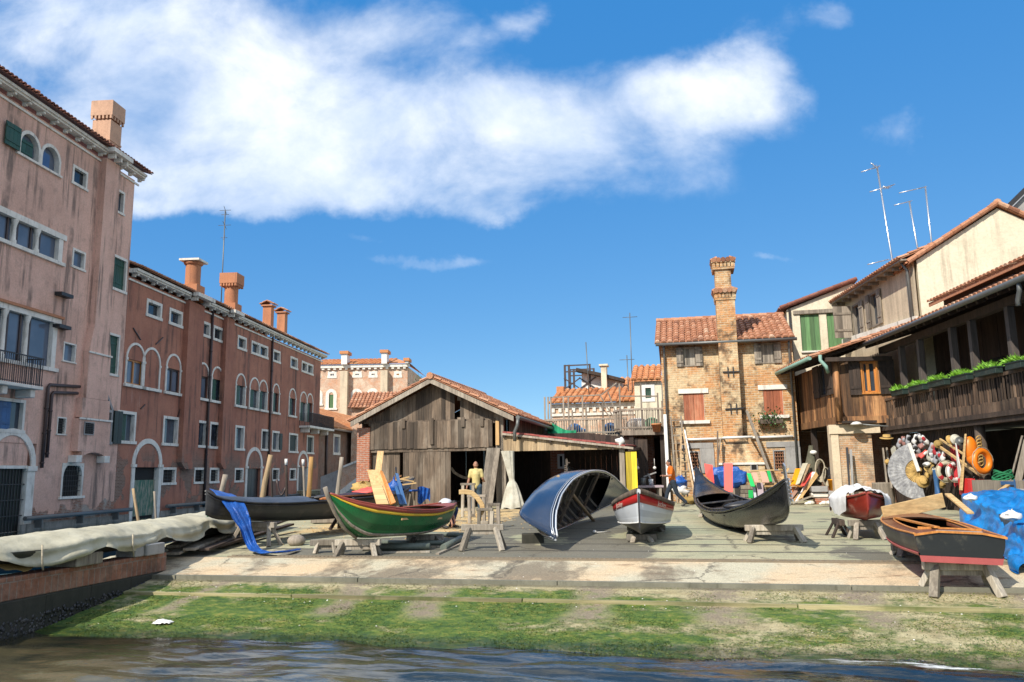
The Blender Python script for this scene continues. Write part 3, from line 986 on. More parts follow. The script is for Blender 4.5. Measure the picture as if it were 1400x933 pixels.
def tiles(g, P, U, V, cw=.24, rl=.36, mi=0, base=.03, ends=True, r=.095):
 P, U, V = Vector(P), Vector(U), Vector(V)
 N = U.cross(V).normalized()
 if N.z < 0:
  N = -N
 lu, lv = U.length, V.length
 u, v = U / lu, V / lv
 nc, nr = max(1, round(lu / cw)), max(1, round(lv / rl))
 cw, rl = lu / nc, lv / nr
 k = 4
 vs = [P - N * base, P + U - N * base, P + U + V - N * base, P + V - N * base, P, P + U, P + U + V, P + V]
 g.add(vs, [(0, 1, 2, 3), (4, 5, 6, 7), (0, 1, 5, 4), (1, 2, 6, 5), (2, 3, 7, 6), (3, 0, 4, 7)], mi, False, .2)
 rr = r * cw / .24
 for i in range(nc):
  for j in range(nr):
   jit = rnd.uniform(-.012, .012)
   c0 = P + u * ((i + .5) * cw + jit) + v * (j * rl - (.05 if j == 0 else .03)) + N * .045
   c1 = P + u * ((i + .5) * cw + jit) + v * ((j + 1) * rl + .02) + N * .012
   t_ = min(1, max(0, rnd.gauss(.5, .22)))
   va, vb = [], []
   for q in range(k + 1):
    a = PI * q / k
    va.append(c0 - u * (math.cos(a) * rr * 1.12) + N * (math.sin(a) * rr * .8))
    vb.append(c1 - u * (math.cos(a) * rr * .9) + N * (math.sin(a) * rr * .68))
   fs = [(q, q + 1, k + 2 + q, k + 1 + q) for q in range(k)]
   if ends:
    fs.append(tuple(range(k + 1)))
   g.add(va + vb, fs, mi, False, t_)
 return g
def ridge_tiles(g, a, b, r=.13, mi=0):
 a, b = Vector(a), Vector(b)
 n = max(1, round((b - a).length / .38))
 for i in range(n):
  p, q = a.lerp(b, i / n), a.lerp(b, (i + 1.06) / n)
  g.tube([p, q], [r * 1.08, r * .92], 8, True, mi, rnd.gauss(.5, .2), False)
def Z(z, ox, oy, k):
 return lambda x, y: (ox + x / k, oy + y / k)
def rect(fr, p, q, y=0.0):
 x0, z1 = fr.pl(*p, y)
 x1, z0 = fr.pl(*q, y)
 return (x0, x1, z0, z1)
def chimney_box(parent, x, y, w, d, z0, z1, m, style='flare', capm=None):
 g = MB()
 if style == 'round':
  g.box(x - w * .55, x + w * .55, y - d * .55, y + d * .55, z0, z0 + (z1 - z0) * .16)
  g.lathe([(w / 2, z0 + (z1 - z0) * .16), (w / 2, z1), (0, z1)], (x, y, 0), 20)
 else:
  g.box(x - w / 2, x + w / 2, y - d / 2, y + d / 2, z0, z1)
 o = g.build('chimney', m, parent)
 g = MB()
 return o
_a = atZ(50, 724, -.85)
_dv = ray(786, 643)
LANG = math.atan2(_dv.y, _dv.x)
LF = Fr((_a.x, _a.y, 0), LANG)
M['basestone'] = m_stone('tide_stained_stone', (.30, .27, .23), (.22, .2, .165), (.05, .055, .035), 2.5)
Z1 = Z(0, 0, 100, 2.917)
Z2 = Z(0, 0, 400, 2.745)
Z3 = Z(0, 150, 340, 4.24)
Z4 = Z(0, 150, 520, 4.24)
xc = LF.pl(*Z1(520, 700))[0]
xe = LF.pl(437, 560)[0]
zp = LF.pl(*Z1(300, 272))[1]
zr = LF.pl(*Z3(700, 415))[1]
ph = thing('rose_palace', 'tall rose plaster palazzo with rain streaked wall, white arched windows and box chimney', 'building', LF, (xc - 6, 3, -1))
holes = []
def hole(fr, p, q, grow=0.0):
 r = rect(fr, p, q)
 return (r[0] - grow, r[1] + grow, r[2] - grow, r[3] + grow)
x_l = -14.0
pw = {}
pw['tri'] = hole(LF, Z1(-10, 526), Z1(242, 768))
pw['s1'] = hole(LF, Z1(291, 362), Z1(345, 474))
pw['s2'] = hole(LF, Z1(459, 455), Z1(492, 572))
pw['s3'] = hole(LF, Z1(290, 695), Z1(336, 795))
pw['g1'] = hole(LF, Z1(436, 712), Z1(500, 884))
pw['bal'] = hole(LF, (-8, 410), (73, 508))
pw['s4'] = hole(LF, (87, 467), (102, 498))
pw['g2'] = hole(LF, Z2(385, 142), Z2(441, 318))
pw['low'] = hole(LF, Z2(-20, 390), Z2(86, 530))
pw['gr1'] = hole(LF, Z2(215, 466), Z2(244, 537))
pw['got'] = hole(LF, Z2(375, 436), Z2(414, 571))
pw['bar'] = hole(LF, Z2(234, 640), Z2(306, 772))
pw['door'] = hole(LF, Z2(-30, 560), Z2(112, 892))
pw['tw'] = hole(LF, Z1(78, 208), Z1(236, 418))
g = MB()
wall(g, x_l, xc, -2.5, zp, list(pw.values()))
g.box(x_l, xc - .02, .3, 11, -2.5, zp)
r = pw['tw']
mid = (r[0] + r[1]) / 2
for a, b in ((r[0], mid), (mid, r[1])):
 cx, rr = (a + b) / 2, (b - a) / 2
 zz = r[3] - rr
 for k in range(8):
  q0, q1 = PI * k / 8, PI * (k + 1) / 8
  g.prism([(cx + rr * math.cos(q0), zz + rr * math.sin(q0)), (cx + rr * math.cos(q0), r[3] + .001), (cx + rr * math.cos(q1), r[3] + .001), (cx + rr * math.cos(q1), zz + rr * math.sin(q1))], .002, .3)
bx0 = LF.pl(*Z1(398, 420))[0]
bx1 = LF.pl(*Z1(455, 420))[0]
bz0 = LF.pl(*Z2(300, 625))[1]
bz1 = LF.pl(*Z2(300, 225))[1]
bd = .34
r1 = LF.pl(*Z2(255, 500))[0]
r2 = LF.pl(*Z2(372, 500))[0]
g.box(bx0 - .05, bx1, -bd, -.002, bz1 + 1.5, zp)
g.prism([(bx0 - .05, bz1 + 1.5), (bx1, bz1 + 1.5), (bx1 + .25, bz1 + .1), (bx0 - .35, bz1 + .1)], -bd, -.002)
g.box(bx0 - .35, bx1 + .25, -bd, -.002, bz1 - 2.2, bz1 + .09)
zl = LF.pl(*Z2(300, 470))[1]
g.box(bx0 - .6, bx1 + .45, -bd, -.002, zl, bz1 - 2.21)
g.box(bx0 - .75, bx1 + .6, -bd - .02, -.002, bz0 + .35, zl - .06)
cxb = (bx0 + bx1) / 2
for k in range(10):
 q0, q1 = PI * k / 10, PI * (k + 1) / 10
 R_ = (bx1 - bx0 + 1.35) / 2 - .25
 f_ = lambda a: (cxb + R_ * math.cos(a), bz0 - .1 + .42 * math.sin(a))
 g.prism([f_(q0), (f_(q0)[0], bz0 + .345), (f_(q1)[0], bz0 + .345), f_(q1)], -bd - .02, -.002)
g.build('wall', M['pink'], ph)
g = MB()
g.box(bx0 - .42, bx1 + .32, -bd - .07, -bd - .003, bz1 + .0, bz1 + .1)
g.build('ledge', M['stone'], ph, bev=.02)
g = MB()
g.box(bx0 - .82, bx1 + .67, -bd - .09, -bd - .023, zl - .12, zl - .02)
g.build('ledge', M['stone'], ph, bev=.02)
for xx in (bx0 - .62, bx1 + .45):
 g = MB()
 g.box(xx - .3, xx + .16, -bd - .1, -.004, bz0 - .18, bz0 + .16)
 g.build('corbel', M['stone'], ph, bev=.02)
def cornice(parent, x0, x1, z, m, dep=.42, step=.95, fr_w=.13, bh=.26):
 g = MB()
 g.box(x0, x1, -dep, .0, z + bh * .75, z + bh * .75 + .09)
 g.box(x0, x1, -dep - .09, .0, z + bh * .75 + .093, z + bh * .75 + .22)
 g.box(x0, x1, -.07, -.004, z - .22, z - .12)
 x = x0 + step * .3
 while x < x1:
  g.prism([(x, z + bh * .745), (x + fr_w, z + bh * .745), (x + fr_w, z + .02), (x, z + .02)], -dep * .45, -.005)
  g.prism([(x, z + bh * .745), (x + fr_w, z + bh * .745), (x + fr_w, z + bh * .35), (x, z + bh * .35)], -dep * .88, -dep * .451)
  x += step
 return g.build('cornice', m, parent)
cornice(ph, x_l, bx0 - .06, zp, M['stone'])
cornice(ph, bx1 + .01, xc + .35, zp, M['stone'])
g = MB()
g.box(bx0 - .3, bx1 + .2, -bd - .55, -.62, zp + .24, zp + .46)
g.box(bx0 - .3, bx0 - .07, -.62, .0, zp + .245, zp + .455)
for q in range(3):
 xx = bx0 + (bx1 - bx0 - .14) * q / 2
 g.box(xx, xx + .14, -bd - .4, -bd - .004, zp, zp + .238)
g.build('cornice', M['stone'], ph)
g = MB()
tiles(g, (x_l, -.72, zp + .5), (xc + .5 - x_l, 0, 0), (0, 5.5, 1.9), .27, .42)
tiles(g, (x_l, .6, zp + 1.15), (bx0 - 2.4 - x_l, 0, 0), (0, 3, 1.35), .27, .42)
g.build('roof', M['tiledark'], ph)
cx0, cz1 = LF.pl(*Z1(366, 112), -.5)
cx1 = LF.pl(*Z1(452, 108), -.5)[0]
cz2 = LF.pl(*Z1(366, 172), -.5)[1]
cx0 = LF.pl(155, 137, -.6)[0]
cx1 = LF.pl(172, 150, -.6)[0]
cz1 = LF.pl(155, 137, -.6)[1]
cz2 = LF.pl(155, 161, -.6)[1]
cyb = LF.px(125, 141, cx0)[0]
cyb = min(max(cyb, .4), 1.6)
g = MB()
g.box(cx0 + .08, cx1 - .08, -.5, cyb - .1, zp + .46, cz2 - .1)
g.box(cx0 + .05, cx1 - .05, -.53, cyb - .07, zp + .9, zp + 1.0)
M['pinkchimney'] = m_plaster('pink_chimney_plaster', (.62, .38, .25), (.5, .3, .2), (.28, .18, .12), .5)
ch = g.build('chimney', M['pinkchimney'], ph)
g = MB()
g.box(cx0, cx1, -.6, cyb, cz2 + .12, cz1)
g.box(cx0 + .02, cx1 - .02, -.57, cyb - .03, cz1 - .001, cz1 + .03)
for i in range(5):
 xx = cx0 + .03 + (cx1 - cx0 - .16) * i / 4
 g.box(xx, xx + .1, -.58, -.51, cz2 - .06, cz2 + .118)
for i in range(6):
 yy = -.56 + (cyb + .44) * i / 5
 g.box(cx1 - .075, cx1 - .005, yy, yy + .1, cz2 - .06, cz2 + .118)
 g.box(cx0 + .005, cx0 + .075, yy, yy + .1, cz2 - .06, cz2 + .118)
g.build('chimney_head', M['pinkchimney'], ch)
g = MB()
g.lathe([(.12, 0), (.12, .45), (.16, .45), (.16, .55), (0, .55)], (bx0 - 4.2, .7, zp + 1.1), 10)
g.build('chimney_pot', M['terra'], ph)
r = pw['tw']
g = MB()
for a, b in ((r[0], mid), (mid, r[1])):
 cx, rr = (a + b) / 2, (b - a) / 2
 arc_mb(g, cx, r[3] - rr, rr - .14, .15, -.05, .2)
 g.box(a, a + .14, -.05, .2, r[2] + .1, r[3] - rr)
 g.box(b - .14, b, -.05, .2, r[2] + .1, r[3] - rr)
g.box(r[0] - .1, r[1] + .1, -.1, .2, r[2], r[2] + .1)
o = g.build('window', M['stone'], ph)
o['label'] = 'white stone twin arched window below the eaves, left half with green shutters'
g = MB()
g.box(r[0] + .15, r[1] - .15, .2, .23, r[2] + .1, r[3] - .15)
g.build('pane', M['skyglass'], o)
shutter(o, r[0] + .15, mid - .4, .1, r[2] + .1, r[3] - .45, M['green'])
shutter(o, r[0] - .95, r[0] - .02, -.1, r[2] + .1, r[3] - .2, M['green'])
g = MB()
g.box(mid + .25, mid + .75, .05, .12, r[2] + .1, r[3] - .5)
g.build('curtain', M['bluepaint'], o)
win(ph, pw['s1'], pane='glass')
win(ph, pw['s2'], pane='glass', w=.12)
win(ph, pw['s3'], pane='skyglass', w=.11)
win(ph, pw['g1'], shut=('green', 'closed'), w=.14)
win(ph, pw['g2'], shut=('green', 'closed'), w=.12)
win(ph, pw['s4'], pane='skyglass', w=.07)
win(ph, pw['low'], shut=('bluepaint', 'in'), w=.14, pane='glass')
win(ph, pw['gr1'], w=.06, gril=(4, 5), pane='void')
def colonnade(r, cols, label, cw=.22, capit=True):
 x0, x1, z0, z1 = r
 g = MB()
 g.box(x0 - .05, x1 + .2, -.12, .2, z0 - .02, z0 + .14)
 g.box(x0 - .05, x1 + .2, -.08, .2, z1 - .26, z1 - .0)
 for x in cols:
  g.lathe([(cw * .62, z0 + .14), (cw * .62, z0 + .28), (cw * .46, z0 + .34), (cw * .4, z1 - .62), (cw * .44, z1 - .6), (cw * .5, z1 - .5), (cw * .72, z1 - .34), (cw * .72, z1 - .262)], (x, -.02 + cw * .3, 0), 12)
  g.box(x - cw * .35, x + cw * .35, .1, .22, z0 + .14, z1 - .262)
 g.box(x1 - .3, x1, -.05, .2, z0 + .14, z1 - .262)
 o = g.build('window', M['stone'], ph)
 o['label'] = label
 g = MB()
 g.box(x0, x1 - .3, .16, .19, z0 + .14, z1 - .26)
 g.build('pane', M['skyglass'], o)
 for x in cols:
  for dx_ in (-.3, .3):
   g = MB()
   g.box(x + dx_ - .05, x + dx_ + .05, .1, .155, z0 + .141, z1 - .263)
   g.build('sash', M['pipebrown'], o)
 return o
c1 = LF.pl(*Z1(60, 620))[0]
c2 = LF.pl(*Z1(150, 660))[0]
colonnade(pw['tri'], [pw['tri'][0] - .3, c1, c2], 'wide row of square lights parted by white stone columns')
c1 = LF.pl(6, 450)[0]
c2 = LF.pl(37, 455)[0]
r = pw['bal']
o = colonnade(r, [c1, c2], 'tall balcony windows between white stone columns')
g = MB()
g.box(r[0] - .05, r[1] + .3, -.16, -.085, r[3] - .02, r[3] + .1)
g.build('lintel', M['terra'], o)
bxa, bxb = -6.5, LF.pl(56, 520, -.8)[0]
bzf = LF.pl(40, 527, -.8)[1]
bt = LF.pl(40, 487, -.8)[1]
b_ = MB()
b_.box(bxa, bxb, -.95, -.004, bzf - .14, bzf)
o = b_.build('balcony', M['stone'], ph, bev=.02)
b_ = MB()
x = bxa
b_.box(bxa, bxb, -.92, -.87, bt - .05, bt)
b_.box(bxa, bxb, -.91, -.88, bzf + .05, bzf + .08)
while x < bxb:
 b_.box(x, x + .022, -.906, -.884, bzf, bt - .05)
 x += .125
y = -.87
b_.box(bxb - .05, bxb, -.87, -.005, bt - .05, bt)
while y < -.05:
 b_.box(bxb - .035, bxb - .013, y, y + .022, bzf, bt - .05)
 y += .125
b_.build('railing', M['iron'], o)
for x in (bxb - .5, bxb - 2.2):
 b_ = MB()
 b_.prism([(x, bzf - .145), (x + .3, bzf - .145), (x + .3, bzf - .5), (x, bzf - .5)], -.75, -.004)
 b_.build('bracket', M['stone'], o, bev=.05)
for p, q in (((75, 398), (91, 409)), ((72, 443), (88, 452))):
 a, z_ = LF.pl(*p)
 b, z2 = LF.pl(*q)
 g = MB()
 g.box(a, b, -.35, -.004, z2, z2 + .16)
 g.build('hood', M['iron'], ph)
r = pw['door']
z_sp = LF.pl(*Z2(40, 662))[1]
xa_, xb_ = r[0], r[1]
cxd, rd = (xa_ + xb_) / 2 - .2, (xb_ - xa_) / 2 + .2
g = MB()
g.box(xa_, xb_ - .5, .04, .3, z_sp + .15, r[3])
g.build('tympanum', M['pink'], ph)
g = MB()
g.box(xb_ - .5, xb_, -.04, .3, r[2] - 2, z_sp)
g.box(xb_ - .56, xb_ + .06, -.1, .3, z_sp - .1, z_sp + .12)
g.box(xa_, xb_ - .52, -.04, .3, z_sp - .0, z_sp + .14)
arc_mb(g, cxd, z_sp + .12, rd - .3, .3, -.05, .04, 18)
o = g.build('door_surround', M['stone'], ph, bev=.015)
g = MB()
boards(g, xa_, xb_ - .5, .2, .28, r[2], z_sp, .22)
d_ = g.build('door', M['blackgreen'], ph)
grille(d_, xa_, xb_ - .5, r[2], z_sp, .1, 11, 3, M['iron'], .02)
r = pw['bar']
g = MB()
frame_mb(g, r[0], r[1], r[2], r[3], .12, -.02, .3, .12)
arc_mb(g, (r[0] + r[1]) / 2, r[3] - .62, (r[1] - r[0]) / 2 - .12, .14, -.022, .28, 12, 0, PI, .9)
o = g.build('window', M['stone'], ph)
o['label'] = 'low round headed barred window beneath the chimney breast'
g = MB()
g.box(r[0] + .12, r[1] - .12, .2, .24, r[2] + .12, r[3] - .12)
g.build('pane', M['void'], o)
grille(o, r[0] + .12, r[1] - .12, r[2] + .12, r[3] - .12, .06, 7, 5, M['iron'])
r = pw['got']
g = MB()
xm = (r[0] + r[1]) / 2
frame_mb(g, r[0], r[1], r[2], r[3], .14, -.05, .22, .06)
for sgn in (-1, 1):
 g.prism([(xm, r[3] + .75), (xm, r[3] + .55), (xm + sgn * (r[1] - xm - .14), r[3] - .03), (xm + sgn * (r[1] - xm + .03), r[3] - .001)][::sgn], -.06, .0)
o = g.build('window', M['greystone'], ph)
o['label'] = 'small pointed gothic window'
g = MB()
g.box(r[0] + .14, r[1] - .14, .12, .16, r[2] + .14, r[3] - .14)
g.build('pane', M['glass'], o)
g = MB()
x0_ = r[1] + .05
g.beam((x0_, -.03, r[2] + .1), (x0_, -.03, r[3]), .05, .05)
boards(g, x0_, x0_ + .75, -.12, -.07, r[2] + .05, r[3] - .02, .2)
g.build('shutter', M['blackgreen'], o)
x0_, z1_ = LF.pl(*Z2(315, 484), -bd)
x1_, z0_ = LF.pl(*Z2(349, 537), -bd)
g = MB()
frame_mb(g, x0_, x1_, z0_, z1_, .06, -bd - .05, -bd - .023)
o = g.build('vent', M['greystone'], ph)
g = MB()
g.box(x0_ + .06, x1_ - .06, -bd - .035, -bd - .022, z0_ + .06, z1_ - .06)
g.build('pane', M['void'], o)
grille(o, x0_ + .06, x1_ - .06, z0_ + .06, z1_ - .06, -bd - .05, 4, 5, M['iron'])
for pts in (((109, 529), (66, 526), (57, 640)), ((106, 538), (74, 537), (64, 626))):
 q = [LF.pt(*p, -.12) for p in pts]
 q[1].x = q[2].x
 g = MB()
 g.tube([q[0], q[1] + Vector((.1, 0, 0)), q[1] - Vector((0, 0, .12)), q[2]], .075, 8)
 for f_ in (.3, .6, .95):
  c_ = q[1].lerp(q[2], f_)
  g.tube([c_, c_ + Vector((0, 0, .08))], .095, 8)
 g.build('drainpipe', M['pipebrown'], ph)
rh = thing('red_house', 'long dark red plaster house on the canal with white arched windows and round chimneys', 'building', LF, ((xc + xe) / 2, 3, -1))
top = [((215, 290), (298, 432)), ((347, 340), (418, 470)), ((520, 410), (580, 525)), ((602, 443), (657, 555)), ((742, 500), (790, 602)), ((822, 530), (868, 636)), ((869, 552), (915, 648)), ((947, 585), (987, 667)), ((1048, 622), (1088, 700)), ((1113, 645), (1145, 718)), ((1146, 660), (1178, 732))]
arch = [((100, 540), (193, 805), 'wood'), ((195, 567), (283, 830), 'blind'), ((330, 605), (403, 855), 'glass'), ((507, 655), (568, 888), 'curtain'), ((592, 675), (648, 900), 'green'), ((732, 715), (782, 922), 'green'),
  ((812, 738), (862, 937), 'green'), ((865, 755), (909, 945), 'green'), ((945, 780), (979, 960), 'green'), ((1040, 808), (1075, 978), 'green'), ((1103, 820), (1139, 1010), 'green'), ((1143, 830), (1174, 1016), 'green')]
mid_ = [((46, 172), (143, 372), 'in'), ((312, 205), (392, 384), 'glass'), ((503, 230), (560, 394), 'in2'), ((582, 240), (640, 400), 'in2'), ((728, 260), (776, 410), 'in2'), ((880, 282), (920, 412), 'glass'), ((942, 292), (980, 416), 'half'),
  ((1040, 305), (1088, 424), 'closed'), ((1143, 318), (1180, 430), 'closed')]
low_ = [((303, 503), (380, 605)), ((490, 505), (550, 603)), ((580, 510), (630, 600)), ((725, 512), (772, 590)), ((942, 507), (980, 583)), ((1043, 512), (1078, 580))]
drs = [((133, 375), (285, 755), 505), ((790, 415), (877, 690), 512), ((1088, 440), (1145, 690), 505)]
rt = [rect(LF, Z3(*a), Z3(*b)) for a, b in top]
ra = [rect(LF, Z3(*a), Z3(*b)) + (k,) for a, b, k in arch]
rm_ = [rect(LF, Z4(*a), Z4(*b)) + (k,) for a, b, k in mid_]
rl_ = [rect(LF, Z4(*a), Z4(*b)) for a, b in low_]
rd_ = [rect(LF, Z4(*a), Z4(*b)) + (LF.pl(*Z4((a[0] + b[0]) / 2, c))[1],) for a, b, c in drs]
zt0, zt1 = sum(r[2] for r in rt) / len(rt), sum(r[3] for r in rt) / len(rt)
rt = [(r[0], r[1], zt0, zt1) for r in rt]
za0, za1 = sum(r[2] for r in ra[:10]) / 10, sum(r[3] for r in ra) / len(ra)
ra = [(r[0], r[1], za0 if i < 10 else r[2], za1, r[4]) for i, r in enumerate(ra)]
zl0, zl1 = sum(r[2] for r in rl_) / 6, sum(r[3] for r in rl_) / 6
rl_ = [(r[0], r[1], zl0, zl1) for r in rl_]
holes = list(rt) + rm_ + rl_
for r in ra:
 if r[4] != 'blind':
  w_ = r[1] - r[0]
  holes.append((r[0] + .1, r[1] - .1, r[2] + .08, r[3] - w_ / 2 - .0))
for r in rd_:
 w_ = .32
 holes.append((r[0] + w_, r[1] - w_, -2.4, r[4]))
g = MB()
wall(g, xc, xe, -2.5, zr, holes)
g.box(xc + .02, xe, .3, 11, -2.5, zr)
g.add([(xe, 0, -2.5), (xe, .3, -2.5), (xe, .3, zr), (xe, 0, zr)], [(0, 1, 2, 3)])
for u0, u1, zz in ((430, 520, None), (655, 700, None)):
 a = LF.pl(*Z3(u0, 420))[0]
 b = LF.pl(*Z3(u1, 420))[0]
 g.box(a, b, -.32, -.002, zl1 + .3, zr)
 g.prism([(a, zl1 + .299), (b, zl1 + .299), (b - .5, zl1 - .1), (a + .5, zl1 - .1)], -.32, -.002)
g.build('wall', M['red'], rh)
breasts = [(LF.pl(*Z3(430, 420))[0], LF.pl(*Z3(520, 420))[0]), (LF.pl(*Z3(655, 420))[0], LF.pl(*Z3(700, 420))[0])]
prev = xc
for a, b in breasts + [(xe + .5, xe + .5)]:
 cornice(rh, prev, a - .01, zr, M['stone'], .42, 1.0)
 if b > a:
  g = MB()
  g.box(a - .15, b + .15, -.95, -.6, zr + .24, zr + .46)
  for q in range(2):
   xx = a + .1 + (b - a - .35) * q
   g.box(xx, xx + .14, -.75, -.325, zr, zr + .238)
  g.build('cornice', M['stone'], rh)
 prev = b + .01
g = MB()
tiles(g, (xc, -.62, zr + .5), (xe + .5 - xc, 0, 0), (0, 5.5, 2.3), .3, .45)
tiles(g, (xc, 11.2, zr + .5), (xe + .5 - xc, 0, 0), (0, -6.2, 2.3), .6, .9)
g.build('roof', M['tile'], rh)
for r in rt:
 win(rh, r, w=.17, pane='glass', depth=.25)
for i, r in enumerate(ra):
 x0, x1, z0, z1, k = r
 w_ = (x1 - x0) / 2
 zs = z1 - w_
 cx = (x0 + x1) / 2
 g = MB()
 arc_mb(g, cx, zs, w_ - .1, .13, -.05, .02, 12)
 g.box(x0 - .03, x0 + .1, -.05, .2 if k != 'blind' else .02, z0 + .1, zs)
 g.box(x1 - .1, x1 + .03, -.05, .2 if k != 'blind' else .02, z0 + .1, zs)
 g.box(x0 - .06, x0 + .13, -.08, -.051, zs - .08, zs + .05)
 g.box(x1 - .13, x1 + .06, -.08, -.051, zs - .08, zs + .05)
 if not (i in (10, 11)):
  g.box(x0 - .12, x1 + .12, -.14, .2 if k != 'blind' else .02, z0 - .06, z0 + .098)
 o = g.build('window', M['stone'], rh)
 if k == 'blind':
  o['label'] = 'blind walled up arched window'
  continue
 g = MB()
 g.box(x0 + .1, x1 - .1, .15, .19, z0 + .08, zs)
 g.build('pane', M['skyglass' if k in ('wood', 'glass', 'curtain') else 'glass'], o)
 if k in ('wood', 'glass', 'curtain'):
  g = MB()
  frame_mb(g, x0 + .1, x1 - .1, z0 + .1, zs - .002, .09, .08, .145)
  g.box(cx - .06, cx + .06, .08, .145, z0 + .19, zs - .092)
  g.build('sash', M['orangewood' if k == 'wood' else 'pipebrown'], o)
 else:
  shutter(o, x0 + .105, x0 + .105 + (x1 - x0 - .2) * .55, .12, z0 + .1, zs - .01, M['green'])
for r in rm_:
 k = r[4]
 m = 'blackgreen' if k != 'in' else 'green'
 win(rh, r[:4], w=.16, pane='glass', depth=.25, sill=.09, shut={'in': (m, 'in'), 'in2': None, 'glass': None, 'half': (m, 'half'), 'closed': (m, 'closed')}[k])
for r in rl_:
 win(rh, r, w=.14, pane='void', gril=(3, 3), sill=.05, depth=.22)
for i, r in enumerate(rd_):
 x0, x1, z0, z1, zs = r
 g = MB()
 g.box(x0, x0 + .32, -.05, .3, -2.2, zs)
 g.box(x1 - .32, x1, -.05, .3, -2.2, zs)
 g.box(x0 - .06, x0 + .38, -.11, .3, zs + .003, zs + .16)
 g.box(x1 - .38, x1 + .06, -.11, .3, zs + .003, zs + .16)
 cx, rr = (x0 + x1) / 2, (x1 - x0) / 2
 arc_mb(g, cx, zs + .165, rr - .3, .3, -.05, .06, 16, 0, PI, max(.9, (z1 - zs - .16) / rr))
 o = g.build('door_surround', M['stone'], rh)
 g = MB()
 boards(g, x0 + .325, cx - .005, .18, .24, -.75, zs - (.7 if i == 0 else .0), .2)
 boards(g, cx + .005, x1 - .325, .18, .24, -.75, zs - (.7 if i == 0 else .0), .2)
 d_ = g.build('door', [mat('peeling_green_door', lambda t: {'Base Color': t.mix(t.rng(t.noise(t.mul3(t.obj(), (3, 3, .8)), 2, 6, .7), .42, .6), (.05, .14, .09), (.28, .27, .2)), 'Roughness': .7}), M['blackdull'], M['skynavy']][i], rh)
 if i == 0:
  g = MB()
  g.box(x0 + .325, x1 - .325, .24, .28, -1.5, zs)
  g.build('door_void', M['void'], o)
for p, q in (((597, 400), (572, 1300)), ((945, 545), (935, 1200))):
 x_, za_ = LF.pl(*Z3(*p), -.1)
 x2_, zb_ = LF.pl(*Z3(*q), -.1)
 g = MB()
 g.tube([(x_, -.1, zr + .2), (x_, -.1, -.6)], .085, 8)
 for i in range(6):
  g.tube([(x_, -.1, 1 + i * 1.7), (x_, -.1, 1.07 + i * 1.7)], .11, 8)
 g.build('drainpipe', M['pipebrown'], rh)
for p, q in (((137, 460), (180, 530)), ((310, 515), (268, 555)), ((205, 905), (180, 930)), ((410, 925), (395, 975))):
 g = MB()
 g.beam(LF.pt(*Z3(*p), -.05), LF.pt(*Z3(*q), -.05), .05, .05)
 g.build('wall_tie', M['pipebrown'], rh)
r = ra[10]
bz = LF.pl(*Z4(1170, 275))[1]
bt = LF.pl(*Z4(1170, 205))[1]
xa = LF.pl(*Z4(1097, 275))[0]
g = MB()
g.box(xa, xe + 1.5, -1.0, -.004, bz - .18, bz)
g.box(xe + .005, xe + 1.5, -.004, 3.5, bz - .18, bz)
o = g.build('balcony', M['stone'], rh)
g = MB()
x = xa
while x < xe + 1.5:
 g.box(x, x + .03, -.97, -.94, bz, bt)
 x += .14
g.box(xa, xe + 1.5, -.98, -.93, bt, bt + .05)
y = -.9
while y < 3.4:
 g.box(xe + 1.43, xe + 1.46, y, y + .03, bz, bt)
 y += .14
g.box(xe + 1.42, xe + 1.47, -.92, 3.5, bt, bt + .05)
y = -.9
while y < -.05:
 g.box(xa, xa + .03, y, y + .03, bz, bt)
 y += .14
g.build('railing', M['iron'], o)
for i in range(3):
 x = xa + .3 + i * (xe - xa - .2) / 2
 g = MB()
 g.box(x, x + .25, -.8, -.006, bz - .6, bz - .183)
 g.build('bracket', M['stone'], o, bev=.06)
zc = zr + .55
def roundch(u0, u1, vt, kind, yy):
 a, _ = LF.pl(*Z3(u0, 280), yy)
 b, z1 = LF.pl(*Z3((u0 + u1) / 2, vt), yy)
 w_ = .94
 x = b
 g = MB()
 g.box(x - w_ * .6, x + w_ * .6, yy - w_ * .6, yy + w_ * .6, zc - .3, zc + .75)
 hh = z1 - .35 if kind == 0 else z1 - 1.05
 g.lathe([(w_ / 2, zc + .75), (w_ / 2, hh)], (x, yy, 0), 22)
 o = g.build('chimney', M['terra'], rh)
 g = MB()
 if kind == 0:
  g.lathe([(w_ / 2 + .02, hh), (w_ / 2 + .12, hh + .08), (w_ / 2 + .12, hh + .2), (0, hh + .2)], (x, yy, 0), 22)
  g.build('chimney_head', M['terra'], o)
  g = MB()
  g.box(x - .66, x + .66, yy - .66, yy + .66, z1 - .13, z1)
  g.build('chimney_cap', M['stone'], o)
 else:
  g.box(x - .64, x + .64, yy - .64, yy + .64, hh + .3, z1)
  for i in range(6):
   q = -.58 + i * .21
   for sg in (-1, 1):
    g.box(x + q, x + q + .12, yy + sg * .55 - .07, yy + sg * .55 + .07, hh + .1, hh + .298)
    g.box(x + sg * .55 - .07, x + sg * .55 + .07, yy + q, yy + q + .12, hh + .1, hh + .297)
  g.lathe([(w_ / 2, hh), (w_ / 2 + .1, hh + .1), (w_ / 2 + .1, hh + .3)], (x, yy, 0), 22)
  g.build('chimney_head', M['terra'], o)
roundch(440, 535, 70, 0, .35)
roundch(665, 755, 152, 1, .35)
